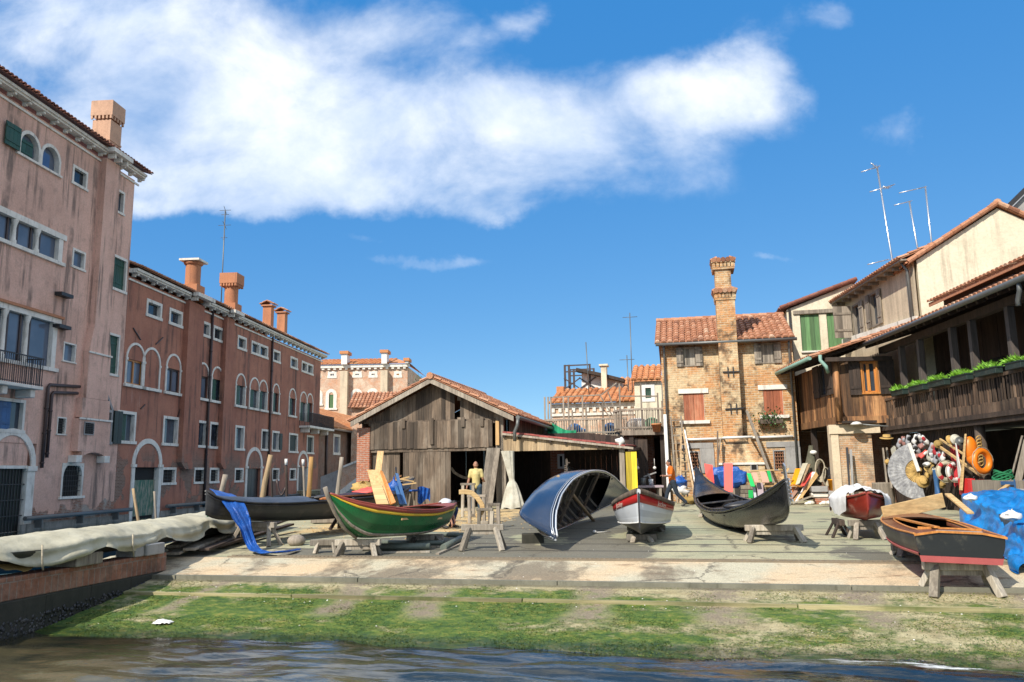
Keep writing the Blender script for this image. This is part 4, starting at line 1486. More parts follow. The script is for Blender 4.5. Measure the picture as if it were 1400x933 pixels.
for u0, u1, vt in ((895, 950, 305), (975, 1030, 345)):
 x, z1 = LF.pl(*Z3((u0 + u1) / 2, vt), 1.2)
 g = MB()
 g.box(x - .33, x + .33, .85, 1.55, zc + .2, z1 - .5)
 o = g.build('chimney', M['terra'], rh)
 g = MB()
 g.box(x - .45, x + .45, .72, 1.68, z1 - .499, z1 - .38)
 tiles(g, (x - .52, .65, z1 - .33), (1.04, 0, 0), (0, .55, .28), .24, .36)
 tiles(g, (x - .52, 1.75, z1 - .33), (1.04, 0, 0), (0, -.55, .28), .24, .36)
 g.build('chimney_cap', M['tile'], o)
p = LF.pt(302, 420, 2.5)
q = LF.pt(299, 281, 2.5)
g = MB()
g.tube([(p.x, 2.5, p.z - 1.5), (p.x, 2.5, q.z)], .045, 6)
at_ = thing('roof_aerial', 'tall thin lattice aerial mast beside the round chimneys of the red house', 'antenna', LF, (p.x, 2.5, p.z - 1.5))
g.build('mast', M['zinc'], at_)
g = MB()
for dz_, L in ((0, .9), (-.35, .6), (-1.2, 1.0), (-2.2, .5)):
 g.tube([(p.x - L, 2.2, q.z + dz_), (p.x + L, 2.8, q.z + dz_)], .02, 5)
 g.tube([(p.x, 2.5 - L * .5, q.z + dz_), (p.x, 2.5 + L * .5, q.z + dz_)], .02, 5)
g.build('dipoles', M['zinc'], at_)
g = MB()
pts = [LF.pt(u, v, -.3) for u, v in ((34, 709), (105, 703), (180, 697))]
zz = sum(q.z for q in pts) / 3
pts = [(q.x, -.3, zz) for q in pts]
g.tube(pts, .1, 10)
g.tube([(rd_[0][1] + .3, -.3, zz), (xe - 2, -.3, zz)], .1, 10)
for i in range(12):
 x_ = pts[0][0] + 1 + i * 3
 if not rd_[0][0] - .3 < x_ < rd_[0][1] + .4:
  g.box(x_, x_ + .06, -.4, -.01, zz - .45, zz - .1)
for par, a_, b_ in ((ph, pts[0][0], xc - .01), (rh, xc + .01, rd_[0][0] - .06), (rh, rd_[0][1] + .06, rd_[1][0] - .06), (rh, rd_[1][1] + .06, rd_[2][0] - .06)):
 q = MB()
 z_ = -1.2
 while z_ < zz - .25:
  x_ = a_
  while x_ < b_ - .05:
   L = min(rnd.uniform(.8, 1.5), b_ - x_)
   q.box(x_ + .006, x_ + L - .006, -.07 - rnd.uniform(0, .012), -.004, z_ + .006, z_ + .31, t=rnd.random())
   x_ += L
  z_ += .32
 q.build('base_course', M['basestone'], par)
solo(g, 'water_pipe', M['zinc'], 'long pale grey pipe running along the foot of the red and rose walls', 'pipe', LF)
def parts(name, mats, parent, boxes, bev=0, label=None):
 for b in boxes:
  g = MB()
  if callable(b):
   b(g)
  else:
   g.box(*b)
  o = g.build(name, mats, parent, bev=bev)
  if label:
   o['label'] = label
lh = thing('brick_house', 'low brown brick house with bright orange roof beyond the end of the red house', 'building', LF, (xe + 8, 2, -1))
ze = LF.pl(465, 589)[1]
Z5 = Z(0, 420, 460, 4.24)
r1 = rect(LF, Z5(152, 565), Z5(189, 690))
r2 = rect(LF, Z5(258, 583), Z5(290, 694))
r2 = (r2[0], r2[1], r1[2], r1[3])
g = MB()
wall(g, xe + .01, xe + 30, -2, ze, [r1, r2])
g.box(xe + .02, xe + 30, .3, 9, -2, ze)
g.build('wall', M['brownbrick'], lh)
win(lh, r1, w=.25, pane='skyglass')
win(lh, r2, w=.25, pane='skyglass')
g = MB()
tiles(g, (xe + .6, -.6, ze + .1), (29, 0, 0), (0, 5, 2.7), .36, .5)
tiles(g, (xe + .6, 9.6, ze + .1), (29, 0, 0), (0, -4.6, 2.7), .6, .8)
g.build('roof', M['tilebright'], lh)
g = MB()
g.box(xe + .6, xe + 29, -.62, -.5, ze - .12, ze + .05)
g.build('gutter', M['zinc'], lh)
g = MB()
q = LF.pl(*Z5(105, 640))[0]
g.tube([(q, -.12, ze), (q, -.12, 0)], .12, 8)
g.build('drainpipe', M['pipebrown'], lh)
FB = Fr((0, 108, 0), rad(-1.5))
fb = thing('pale_palazzo', 'large pale brick palazzo with white chimneys far behind the timber shed', 'building', FB, (-18, 4, 0))
x0, ze = FB.pl(425, 500)
x1, _ = FB.pl(*Z5(582, 178))
ze = FB.pl(*Z5(350, 180))[1]
holes, ws = [], []
for a, b, k in (((40, 203), (76, 243), 1), ((120, 203), (170, 243), 1), ((264, 203), (316, 240), 1), ((358, 203), (406, 240), 1), ((503, 203), (548, 240), 0)):
 r = rect(FB, Z5(*a), Z5(*b))
 holes.append(r); ws.append((r, 'sky' if k else 'wood'))
for a, b, k in (((44, 318), (80, 392), 'green'), ((117, 315), (162, 416), 'green'), ((264, 313), (310, 392), 'green'), ((355, 310), (405, 395), 'blind')):
 r = rect(FB, Z5(*a), Z5(*b))
 if k != 'blind':
  holes.append((r[0], r[1], r[2], r[3] - (r[1] - r[0]) / 2))
 ws.append((r, k))
g = MB()
wall(g, x0, x1, -1, ze, holes)
g.box(x0, x1, .35, 16, -1, ze)
g.build('wall', M['farbrick'], fb)
for r, k in ws:
 if k in ('sky', 'wood'):
  win(fb, r, w=.35, pane='skyglass' if k == 'sky' else 'glass', bars=(2, 2) if k == 'sky' else None, shut=None if k == 'sky' else ('orangewood', 'closed'))
 else:
  a, b, c, e = r
  rr = (b - a) / 2
  g = MB()
  arc_mb(g, (a + b) / 2, e - rr, rr - .25, .45, -.08, .02, 12)
  for xx in (a - .2, b - .25):
   g.box(xx, xx + .45, -.08, .02, c, e - rr)
  g.box(a - .3, b + .3, -.15, -.081, c - .25, c)
  o = g.build('window', M['stone'], fb)
  if k == 'green':
   g = MB()
   boards(g, a + .25, b - .25, .08, .14, c, e - rr, .5)
   g.build('shutter', M['midgreen'], o)
g = MB()
g.box(x0, x1 + .3, -.35, -.01, ze - .05, ze + .35)
x = x0
while x < x1:
 g.box(x, x + .35, -.28, -.011, ze - .3, ze - .06)
 x += .8
g.build('cornice', M['stone'], fb)
g = MB()
zrp = FB.pl(*Z5(250, 137), 7)[1] - ze
tiles(g, (x0, -.5, ze + .4), (x1 - x0 - 2.5, 0, 0), (0, 7.5, zrp - .4), .6, .8)
g.add([(x1 - 2.5, -.5, ze + .4), (x1 + .4, -.5, ze + .4), (x1 - 2.5, 7, ze + zrp)], [(0, 1, 2)], t=.5)
g.add([(x1 + .4, -.5, ze + .4), (x1 + .4, 16, ze + .4), (x1 - 2.5, 7, ze + zrp)], [(0, 1, 2)], t=.4)
g.build('roof', M['tilebright'], fb)
for u0, u1, vt in ((201, 234, 92), (433, 464, 85), (569, 586, 132)):
 a, zt_ = FB.pl(*Z5(u0, vt), -.6)
 b = FB.pl(*Z5(u1, vt), -.6)[0]
 g = MB()
 g.box(a, b, -.9, .9, ze + .36, zt_ - .3)
 o = g.build('chimney', M['white'], fb)
 g = MB()
 g.box(a - .2, b + .2, -1.1, 1.1, zt_ - .3, zt_ + .1)
 g.build('chimney_cap', M['tilebright'], o)
 if u0 < 500:
  g = MB()
  g.box(a - .1, b + .1, -.9, -.02, 2, ze - .56)
  g.build('chimney_breast', M['greyplaster'], fb)
g = MB()
BW = Fr((0, 84, 0), rad(-1.5))
a0, z_0 = BW.pl(*Z5(258, 440))
a1, z_1 = BW.pl(*Z5(345, 372))
g.box(a0, a1 + 3, 0, 5, -1, z_0 + .4)
lo = thing('roof_house', 'small house top with reddish roof peeping between shed and pale palazzo', 'building', BW, (a0 + 2, 2, 0))
g.build('wall', M['farbrick'], lo)
g = MB()
tiles(g, (a0 - .4, -.4, z_0 + .4), (a1 - a0 + 4, 0, 0), (0, 3, 1.9), .4, .5)
g.build('roof', M['tile'], lo)
g = MB()
g.box(a0 + 2.2, a0 + 2.4, .3, 2.6, z_0 + .5, z_1)
g.box(a0, a0 + .2, .3, 2.6, z_0 + .5, z_1 - .6)
g.build('parapet', M['redbrick'], lo)
BF = Fr((0, 62, 0), 0)
Z7 = Z(0, 430, 620, 4.828)
br = thing('stone_bridge', 'canal bridge with grey pier and sloping brick parapet left of the timber shed', 'bridge', BF, (-13, 1, -1))
p = [BF.pl(*Z7(*q)) for q in ((160, 108), (290, 56), (400, 20), (400, 130), (280, 160), (165, 250))]
g = MB()
g.prism([p[0], p[1], p[2], p[3], p[4], p[5]], 0, .35)
g.build('parapet', M['farbrick'], br)
p2 = [BF.pl(*Z7(*q)) for q in ((42, 155), (160, 109), (165, 250), (165, 330), (42, 330))]
g = MB()
g.prism(p2, -.1, .5)
g.build('pier', M['greystone'], br)
g = MB()
a, b, c = p[5], p[4], p[3]
g.prism([a, b, c, (c[0], c[1] - .5), (b[0], b[1] - .5), (a[0], a[1] - .5)], -.18, 3.2)
g.build('arch', M['stone'], br)
g = MB()
for a, b in ((p[0], p[1]), (p[1], p[2])):
 g.prism([(a[0], a[1] + .003), (a[0], a[1] + .16), (b[0], b[1] + .16), (b[0], b[1] + .003)], -.08, .43)
g.build('coping', M['stone'], br)
g = MB()
g.box(-18, p[0][0] - .2, -2.2, 3, -1.5, -.35)
g.box(-18, p[0][0] + .8, -2.6, 3, -1.5, -.7)
g.build('steps', M['greystone'], br)
Z8 = Z(0, 260, 560, 5.833)
def post(p_top, p_bot, w_px, Y, m, label, capm=None):
 a, b = atY(*p_top, Y), atY(*p_bot, Y)
 d = (b - a).normalized()
 b = a + d * ((a.z + 2.2) / -d.z)
 r = w_px / 2 * Y / FPX
 g = MB()
 pts = [b.lerp(a, i / 9) + Vector((rnd.gauss(0, r * .08), rnd.gauss(0, r * .08), 0)) for i in range(10)]
 g.tube(pts, [r * (1.05 - .015 * i + rnd.gauss(0, .03)) for i in range(10)], 12, True)
 if capm:
  o = thing('mooring_post', label, 'post', W0, tuple(b), 'mooring posts in the side canal')
  g.build('shaft', m, o)
  g = MB()
  g.tube([a, a - d * .28], r * 1.15, 12, True)
  g.build('cap', capm, o)
 else:
  solo(g, 'mooring_post', m, label, 'post', W0, tuple(b), 'mooring posts in the side canal')
post(Z8(282, 520), Z8(240, 680), 7.5, 27, M['greylog'], 'thick pale grey mooring post leaning behind the bow of the left gondola')
post(Z8(640, 362), Z8(575, 710), 7.5, 30, M['logpost'], 'tall pale knobbly log leaning right in the canal behind the left gondola')
post(Z8(648, 470), Z8(652, 700), 2.8, 36, M['darkwood'], 'thin dark bare mooring pole close behind the leaning pale log')
post(Z8(766, 445), Z8(770, 715), 3.6, 36, M['darkwood'], 'dark mooring pole with white cap and hanging chain', M['white'])
post(Z8(902, 448), Z8(912, 720), 3.4, 36, M['greylog'], 'slim grey mooring pole with white cap before the blue water door', M['white'])
post(Z8(965, 378), Z8(945, 745), 6.6, 29, M['goldlog'], 'golden brown straight log post in the middle of the side canal')
post(Z8(1210, 380), Z8(1178, 650), 6.3, 27, M['greylog'], 'grey brown log post in front of the bridge beside the green boat')
post((182, 668), (188, 705), 4, 30, M['logpost'], 'short mossy post beside the peeling green water door')
post((211, 672), (213, 705), 3, 30, M['greylog'], 'short dark post just right of the peeling green water door')
g = MB()
a, b = atY(*Z8(690, 560), 36), atY(*Z8(762, 620), 36)
g.tube([a.lerp(b, i / 8) - Vector((0, 0, .5 * math.sin(PI * i / 8))) for i in range(9)], .05, 6)
solo(g, 'chain', M['pipebrown'], 'rusty chain sagging between the capped dark pole and the red wall', 'chain')
Z6 = Z(0, 470, 500, 4.24)
S0 = 30.2
L_ = YF.pt(479, 577, S0 - .55)
A_ = YF.pt(588, 517, S0 - .55)
R_ = YF.pt(702, 569, S0 - .55)
sb = YF.px(746, 582, R_.x)[0]
sb = max(S0 + 8, min(sb, S0 + 14))
sh = thing('boat_shed', 'gabled boat shed of weathered grey brown boards with clay tile roof', 'shed', YF, ((L_.x + R_.x) / 2, S0 + 4, 0))
xl, xr = YF.pl(508, 600, S0)[0], YF.pl(690, 600, S0)[0]
def rake(x, off=0.0):
 if x < A_.x:
  return L_.z + (A_.z - L_.z) * (x - L_.x) / (A_.x - L_.x) - .16 + off
 return A_.z + (R_.z - A_.z) * (x - A_.x) / (R_.x - A_.x) - .16 + off
def gboards(g, x0, x1, y0, y1, z0, zt, w=.19, skip=None):
 n = max(1, round((x1 - x0) / w))
 x = x0
 while x < x1 - .03:
  ww = min(w * rnd.uniform(.75, 1.3), x1 - x)
  a, b = x + .004, x + ww - .004
  if not (skip and skip[0] < (a + b) / 2 < skip[1]):
   j = rnd.uniform(-.01, .01)
   zz = z0 + rnd.uniform(-.02, .02)
   v = [(a, y0 + j, zz), (b, y0 + j, zz), (b, y1 + j, zz), (a, y1 + j, zz), (a, y0 + j, zt(a)), (b, y0 + j, zt(b)), (b, y1 + j, zt(b)), (a, y1 + j, zt(a))]
   g.add(v, [(3, 2, 1, 0), (4, 5, 6, 7), (0, 1, 5, 4), (1, 2, 6, 5), (2, 3, 7, 6), (3, 0, 4, 7)], 0, False, rnd.random())
  x += ww
zb1 = YF.pl(*Z6(500, 325), S0)[1]
zb0 = YF.pl(*Z6(500, 480), S0)[1]
sl = rect(YF, Z6(657, 205), Z6(681, 300), S0)
g = MB()
gboards(g, xl - .55, xr + .3, S0, S0 + .04, zb1, rake, .19, (sl[0], sl[1]))
gboards(g, sl[0], sl[1], S0, S0 + .04, sl[3], rake, .2)
gboards(g, sl[0], sl[1], S0, S0 + .04, zb1, lambda x: sl[2], .2)
g.build('gable', M['oldwood'], sh)
g = MB()
xb0, xb1 = YF.pl(*Z6(160, 400), S0)[0], YF.pl(*Z6(868, 400), S0)[0]
gboards(g, xb0, xb1, S0 - .1, S0 - .055, zb0, lambda x: zb1 + rnd.uniform(-.03, .03), .17)
g.build('apron', M['oldwood'], sh)
parts('rail', M['oldwood'], sh, [(xb0 - .1, xb1 + .1, S0 - .05, S0 - .004, zb1 - .12, zb1 + .06), (xb0, xb1, S0 - .05, S0 + .1, zb0 - .13, zb0 + .02)])
for u in (345, 510, 690, 800):
 x = YF.pl(*Z6(u, 330), S0 - .15)[0]
 g = MB()
 g.box(x - .07, x + .07, S0 - .16, S0 - .115, zb1 - (.9 if u == 510 else .25), zb1 + .12, t=.3)
 g.build('batten', M['oldwood'], sh)
d0, d1 = YF.pl(*Z6(345, 600), S0)[0], YF.pl(*Z6(621, 600), S0)[0]
g = MB()
gboards(g, d0, d1, S0 - .04, S0, .03, lambda x: zb0 - .14, .22)
g.box(d0 + .05, d1 - .05, S0 + .003, S0 + .06, .5, .65)
g.box(d0 + .05, d1 - .05, S0 + .003, S0 + .06, 1.7, 1.85)
g.build('door', M['oldwood'], sh)['label'] = 'wide closed board door'
e0, e1 = xl, YF.pl(*Z6(322, 600), S0)[0]
g = MB()
gboards(g, e0, e1, S0 + .06, S0 + .1, .03, lambda x: zb0 - .14, .24)
g.build('door', M['oldwood'], sh)['label'] = 'narrow board door next to the brick pillar'
px0, px1 = YF.pl(*Z6(885, 600), S0)[0], YF.pl(*Z6(930, 600), S0)[0]
g = MB()
g.box(px0, px1, S0 - .05, S0 + .2, 0, zb1 + .3, t=.6)
g.build('post', M['greywood'], sh)
g = MB()
a, b = YF.pl(*Z6(885, 380), S0)[0], YF.pl(*Z6(905, 380), S0)[0]
g.box(a, b, S0 - .16, S0 - .055, YF.pl(*Z6(890, 462), S0)[1], YF.pl(*Z6(890, 322), S0)[1])
g.build('patch_board', M['freshz'], sh)
b0, b1 = YF.pl(*Z6(84, 400), S0)[0], YF.pl(*Z6(157, 400), S0)[0]
zpil = YF.pl(*Z6(120, 362), S0)[1]
g = MB()
g.box(b0, b1, S0 - .12, S0 + .5, -.6, zpil)
g.build('pillar', M['redbrick'], sh)
for x_, zl_ in ((b0 + .1, 0), (xr + .16, YF.pl(688, 600, S0)[1])):
 g = MB()
 for y in [S0 + .12 + i * .21 for i in range(int((sb - S0) / .21))]:
  g.box(x_, x_ + .04, y, y + .2, zl_, rake(x_) + .16, t=rnd.random())
 g.build('side_wall', M['oldwood'], sh)
g = MB()
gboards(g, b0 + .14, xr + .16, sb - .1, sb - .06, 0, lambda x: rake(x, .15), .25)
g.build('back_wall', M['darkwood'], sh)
g = MB()
for P, Q in ((L_, A_), (A_, R_)):
 g.hexa([P + Vector((0, 0, -.2)), Q + Vector((0, 0, -.2)), Q + Vector((0, .05, -.2)), P + Vector((0, .05, -.2))], [P + Vector((0, 0, .0)), Q + Vector((0, 0, .0)), Q + Vector((0, .05, .0)), P + Vector((0, .05, .0))], t=.8)
g.build('bargeboard', M['greywood'], sh)
g = MB()
dy = sb - S0 + .6
tiles(g, L_ + Vector((-.1, -.03, .03)), (0, dy, 0), A_ - L_ + Vector((.1, 0, .02)), .25, .4)
tiles(g, R_ + Vector((.1, -.03, .03)), (0, dy, 0), A_ - R_ + Vector((-.1, 0, .02)), .25, .4)
ridge_tiles(g, A_ + Vector((0, -.06, .09)), A_ + Vector((0, dy, .09)))
g.build('roof', M['tile'], sh)
g = MB()
g.tube([R_ + Vector((.16, 0, -.05)), R_ + Vector((.16, dy, -.1))], .08, 8)
q = R_ + Vector((.16, .05, -.1))
g.tube([q, q + Vector((-.02, 0, -.25)), q + Vector((-.14, .03, -.5)), q + Vector((-.14, .03, -.85))], .07, 8)
g.build('gutter', M['zinc'], sh)
F0 = S0 - .1
f0 = YF.pt(688, 593, F0)
f1 = YF.pt(866, 612.5, F0)
zf = YF.pl(760, 616, F0)[1]
fx2 = YF.pl(848, 612, F0)[0]
an = thing('lean_to', 'open lean-to beside the boat shed with plank fascia and red felt roof', 'shed', YF, ((f0.x + f1.x) / 2, F0 + 3, 0))
g = MB()
x = f0.x
top_ = lambda x: f0.z + (f1.z - f0.z) * (x - f0.x) / (f1.x - f0.x) - .05
while x < fx2 - .1:
 w_ = min(rnd.uniform(.25, .4), fx2 - x)
 zt1, zt2 = top_(x), top_(x + w_)
 if zt2 > zf + .01:
  v = [(x + .003, F0, zf), (x + w_ - .003, F0, zf), (x + w_ - .003, F0 + .04, zf), (x + .003, F0 + .04, zf), (x + .003, F0, zt1), (x + w_ - .003, F0, zt2), (x + w_ - .003, F0 + .04, zt2), (x + .003, F0 + .04, zt1)]
  g.add(v, [(3, 2, 1, 0), (4, 5, 6, 7), (0, 1, 5, 4), (1, 2, 6, 5), (2, 3, 7, 6), (3, 0, 4, 7)], 0, False, rnd.random())
 x += w_
g.build('fascia', M['tanwood'], an)
dv = f1 - f0
D_ = 6.5
up = Vector((0, D_, .16))
g = MB()
n = 26
for i in range(n):
 a = f0 + dv * (i / n) * .94
 b = f0 + dv * ((i + .97) / n) * .94
 j = rnd.uniform(-.01, .015)
 g.hexa([a + Vector((0, -.12, .03 + j)), b + Vector((0, -.12, .03 + j)), b + up + Vector((0, 0, .03)), a + up + Vector((0, 0, .03))], [a + Vector((0, -.12, .09 + j)), b + Vector((0, -.12, .09 + j)), b + up + Vector((0, 0, .09)), a + up + Vector((0, 0, .09))], t=rnd.random())
g.build('roof', M['redroof'], an)
g = MB()
a, b = f0, f1
g.hexa([a + Vector((0, -.14, -.06)), b + Vector((0, -.14, -.06)), b + Vector((0, .02, -.06)), a + Vector((0, .02, -.06))], [a + Vector((0, -.14, .02)), b + Vector((0, -.14, .02)), b + Vector((0, .02, .02)), a + Vector((0, .02, .02))], t=.8)
g.build('roof_edge', M['greylog'], an)
g = MB()
for i in range(9):
 a = f0 + dv * (.01 + i * .12)
 g.beam(a + Vector((0, -.1, -.09)), a + up + Vector((0, 0, -.05)), .09, .12, t=rnd.random())
g.build('rafters', M['darkwood'], an)
for u0, u1, v1 in ((680, 691, 694), (847, 854, 672)):
 a = YF.pl(u0, 640, F0)[0]
 b = YF.pl(u1, 640, F0)[0]
 g = MB()
 g.box(a, b, F0 + .05, F0 + .3, 0, top_((a + b) / 2) - .03, t=.7)
 g.build('post', M['greywood'], an)
hl = rect(YF, (752, 612), (772, 652), S0 + D_ - .2)
g = MB()
zt_ = f1.z + .9
for a, b, c, e in ((xr + .3, hl[0], 0, zt_), (hl[1], f1.x + .2, 0, zt_), (hl[0], hl[1], hl[3], zt_), (hl[0], hl[1], 0, .5)):
 x = a
 while x < b - .02:
  w_ = min(.24, b - x)
  g.box(x + .003, x + w_ - .003, S0 + D_ - .2, S0 + D_ - .16, c, min(e, top_(x) + .6), t=rnd.random())
  x += w_
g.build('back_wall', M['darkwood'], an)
BK = S0 + D_ + 1.6
bw = thing('court_wall', 'sunlit brick wall with white window glimpsed through the lean-to', 'wall', YF, (hl[0], BK, 0))
r = rect(YF, (762, 621), (772, 641), BK)
g = MB()
wall(g, hl[0] - 3, hl[1] + 4, -.1, 3.0, [r], BK)
g.box(hl[0] - 3, hl[1] + 4, BK + .31, BK + .4, -.1, 3.0)
g.build('wall', M['redbrick'], bw)
g = MB()
frame_mb(g, r[0], r[1], r[2], r[3], .1, BK - .03, BK + .2)
o = g.build('window', M['white'], bw)
g = MB()
g.box(r[0] + .1, r[1] - .1, BK + .1, BK + .13, r[2] + .1, r[3] - .1)
g.build('pane', M['glass'], o)
a, b = YF.pl(856, 640, F0 - .2)[0], YF.pl(871, 640, F0 - .2)[0]
zt_ = YF.pl(863, 618, F0 - .2)[1]
g = MB()
boards(g, a, b, F0 - .22, F0 - .17, .02, zt_, .2, .002, .001)
solo(g, 'yellow_boards', M['yellow'], 'bright yellow upright boards against the right post of the lean-to', 'boards', YF)
g = MB()
for i in range(3):
 p, q = YF.pt(*Z6(845 + i * 24, 478), S0 - .1), YF.pt(*Z6(800 + i * 22, 820), S0 - .65)
 q.z = .02
 g.beam(p, q, .2, .045, (0, 1, 0), t=rnd.random())
solo(g, 'leaning_door', M['greywood'], 'grey door of three planks leaning in the shed opening beside the yellow shirt man', 'door', YF, bev=.006)
g = MB()
p0 = YF.pt(*Z6(948, 495), F0 - .1)
p1 = YF.pt(*Z6(975, 670), F0 - .15)
p2 = YF.pt(*Z6(982, 822), F0 - .2)
def curt(i, j):
 an_ = 2 * PI * i
 if j < .5:
  k = j / .5
  c = p0.lerp(p1, k)
  r_ = .26 * (1 - k) + .1 * k
 else:
  k = (j - .5) / .5
  c = p1.lerp(p2, k)
  r_ = .12 + .34 * k ** .7
 r_ *= 1 + .13 * math.sin(9 * an_ + j * 3) * (.3 + .7 * abs(j - .5))
 z = c.z if j < .999 else .03 + .03 * math.sin(an_ * 5)
 return (c.x + r_ * math.cos(an_) * .95, c.y + r_ * .55 * math.sin(an_), z)
g.sheet(curt, 72, 30)
solo(g, 'curtain', M['curtain'], 'pale sackcloth curtain tied at the waist beside the lean-to post', 'curtain', YF)
Zb = Z(0, 740, 470, 5.49)
T0 = 37.6
te = thing('roof_terrace', 'old wooden terrace with uneven railing and bare posts above the lean-to', 'terrace', YF, (0, T0, 0))
a, ztop = YF.pl(*Zb(30, 572), T0)
b, z2 = YF.pl(*Zb(590, 565), T0)
zr_ = (ztop + z2) / 2
zfl = YF.pl(*Zb(300, 688), T0)[1]
g = MB()
g.box(a, b + .4, T0 - .1, T0 + 3, zfl - .2, zfl)
T1 = 36.4
a2, zt2 = YF.pl(*Zb(525, 500), T1)
b2 = YF.pl(*Zb(925, 500), T1)[0]
a3 = YF.pl(*Zb(600, 500), T1)[0]
zf2 = YF.pl(*Zb(750, 650), T1)[1]
g.box(a3, b2, T1 - .1, T1 + 4, zf2 - .22, zf2)
g.build('floor', M['greywood'], te)
g = MB()
def railing(g, p, q, z0, z1, n):
 p, q = Vector((*p, 0)), Vector((*q, 0))
 for i in range(n + 1):
  c = p.lerp(q, i / n)
  g.beam((c.x, c.y, z0), (c.x + rnd.gauss(0, .015), c.y, z1), rnd.uniform(.028, .05), .03, (0, 1, 0), t=rnd.random())
 g.beam((p.x, p.y - .01, z1), (q.x, q.y - .01, z1), .1, .09, t=.8)
 g.beam((p.x, p.y - .01, z0 + .12), (q.x, q.y - .01, z0 + .12), .06, .07, t=.4)
railing(g, (a, T0), (b + .3, T0), zfl, zr_, 34)
railing(g, (a, T0), (a, T0 + 3), zfl, zr_, 12)
railing(g, (a3, T1), (b2, T1), zf2, zt2, 24)
railing(g, (a2, T0), (a3, T1), zf2, zt2, 12)
g.build('railing', M['greywood'], te)
for x_, vt in ((25, 400), (50, 400), (70, 400), (165, 400), (203, 405), (232, 500), (308, 390), (335, 460), (460, 440), (585, 300), (745, 300), (872, 370), (905, 430)):
 ss_ = T0 if x_ < 560 else T1
 q = YF.pt(*Zb(x_, vt), ss_)
 g = MB()
 g.box(q.x - .035, q.x + .035, ss_ - .03, ss_ + .04, zfl if x_ < 560 else zf2, q.z, t=rnd.random())
 g.build('post', M['greywood'], te)
for p, q in (((450, 385), (565, 295)), ((445, 395), (540, 550)), ((500, 360), (560, 520)), ((70, 405), (450, 385)), ((585, 395), (870, 395)), ((430, 455), (520, 555))):
 g = MB()
 g.beam(YF.pt(*Zb(*p), T0 + .1), YF.pt(*Zb(*q), T0 + .1), .05, .06)
 g.build('brace', M['greywood'], te)
g = MB()
gx0, gx1 = YF.pl(*Zb(48, 600), T0)[0], YF.pl(*Zb(262, 600), T0)[0]
g.sheet(lambda i, j: (gx0 + (gx1 - gx0) * i, T0 - .1 + .04 * math.sin(i * 22), zfl + .05 + j * (zr_ - zfl - .15) * (.75 + .25 * math.sin(5 * i + 1)) * (1 - .5 * i)), 40, 8)
solo(g, 'net', M['greennet'], 'bright green netting draped behind the terrace railing', 'net', YF)
for x_, m, k in ((250, 'skytarp', 0), (520, 'bluepaint', 0), (700, 'whitetarp', 1), (740, 'whitetarp', 1), (830, 'greennet', 1)):
 q = YF.pt(*Zb(x_, 640 if k == 0 else 620), (T1 if k else T0) + .6)
 g = MB()
 g.ball((q.x, q.y, (zf2 if k else zfl) + .3), (.35, .25, .3), 12, 8)
 g.ball((q.x + .3, q.y + .1, (zf2 if k else zfl) + .2), (.25, .2, .2), 10, 7)
 o = solo(g, 'bundle', M[m], {250: 'small light blue bundle right of the green netting on the terrace', 520: 'dull blue bundle at the middle bend of the terrace railing', 700: 'left white bundle of two behind the right terrace railing', 740: 'right white bundle of two behind the right terrace railing', 830: 'green bundle by the potted corner of the terrace'}[x_], 'bundle', YF, group='bundles stored on the terrace')
q = YF.pt(*Zb(865, 625), T1 - .25)
g = MB()
g.lathe([(.0, 0), (.15, 0), (.21, .3), (.23, .3), (.23, .36), (.18, .36), (.18, .3)], (q.x, q.y, zf2 - .1), 14)
solo(g, 'flower_pot', M['tilebright'], 'terracotta pot hung on the right end of the terrace railing', 'pot', YF)
g = MB()
for x in (a3 + .3, b2 - .25):
 g.box(x, x + .2, T1, T1 + .2, 0, zf2 - .2, t=.2)
g.box(a3 - .5, b2, T1 + 3.9, T1 + 4, 0, zf2 - .2)
g.box(b2 - .05, b2, T1 + .2, T1 + 3.9, 0, zf2 - .2)
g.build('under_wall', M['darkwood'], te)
SA_ = 52
ba = thing('tiled_house', 'pale brick house with orange tile roof and dark eaves frieze behind the terrace', 'building', YF, (4, SA_ + 2, 0))
x0, ze = YF.pl(*Zb(80, 462), SA_)
x1 = YF.pl(*Zb(862, 450), SA_)[0]
g = MB()
g.box(x0, x1 + 2, SA_, SA_ + 8, 0, ze - .25)
g.build('wall', M['farbrick'], ba)
g = MB()
g.box(x0 - .1, x1 + 2, SA_ - .1, SA_ + .01, ze - .25, ze + .05)
g.box(x0 - .1, x1 + 2, SA_ - .1, SA_ + .01, ze - .75, ze - .58)
x = x0
while x < x1 + 1.5:
 g.box(x, x + .2, SA_ - .12, SA_ - .002, ze - .5, ze - .251)
 x += .45
g.build('frieze', M['stone'], ba)
zrg = YF.pl(*Zb(400, 348), SA_ + 4)[1]
xrr = YF.pl(*Zb(712, 400), SA_)[0]
g = MB()
tiles(g, (x0 - .2, SA_ - .4, ze + .08), (xrr - x0 + .2, 0, 0), (.1, 4.4, zrg - ze), .4, .6)
g.build('roof', M['tilebright'], ba)
zrh = YF.pl(*Zb(640, 275), SA_ + 6)[1]
g = MB()
tiles(g, (YF.pl(*Zb(560, 380), SA_ + 3)[0], SA_ + 3, zrg - 1.0), (4.0, 0, 0), (0, 3.4, zrh - zrg + 1.2), .4, .6)
g.build('roof', M['tilebright'], ba)
SB = SA_ + 4.5
P = [YF.pl(*Zb(*q), SB) for q in ((303, 345), (303, 215), (450, 245), (610, 285), (610, 345))]
g = MB()
g.prism(P, SB, SB + 5)
g.build('gable', M['white'], ba)
g = MB()
for p, q in (((268, 200), (450, 238)), ((450, 238), (625, 282))):
 g.beam(YF.pt(*Zb(*p), SB - .2), YF.pt(*Zb(*q), SB - .2), 1.2, .22)
g.build('verge', M['darkwood'], ba)
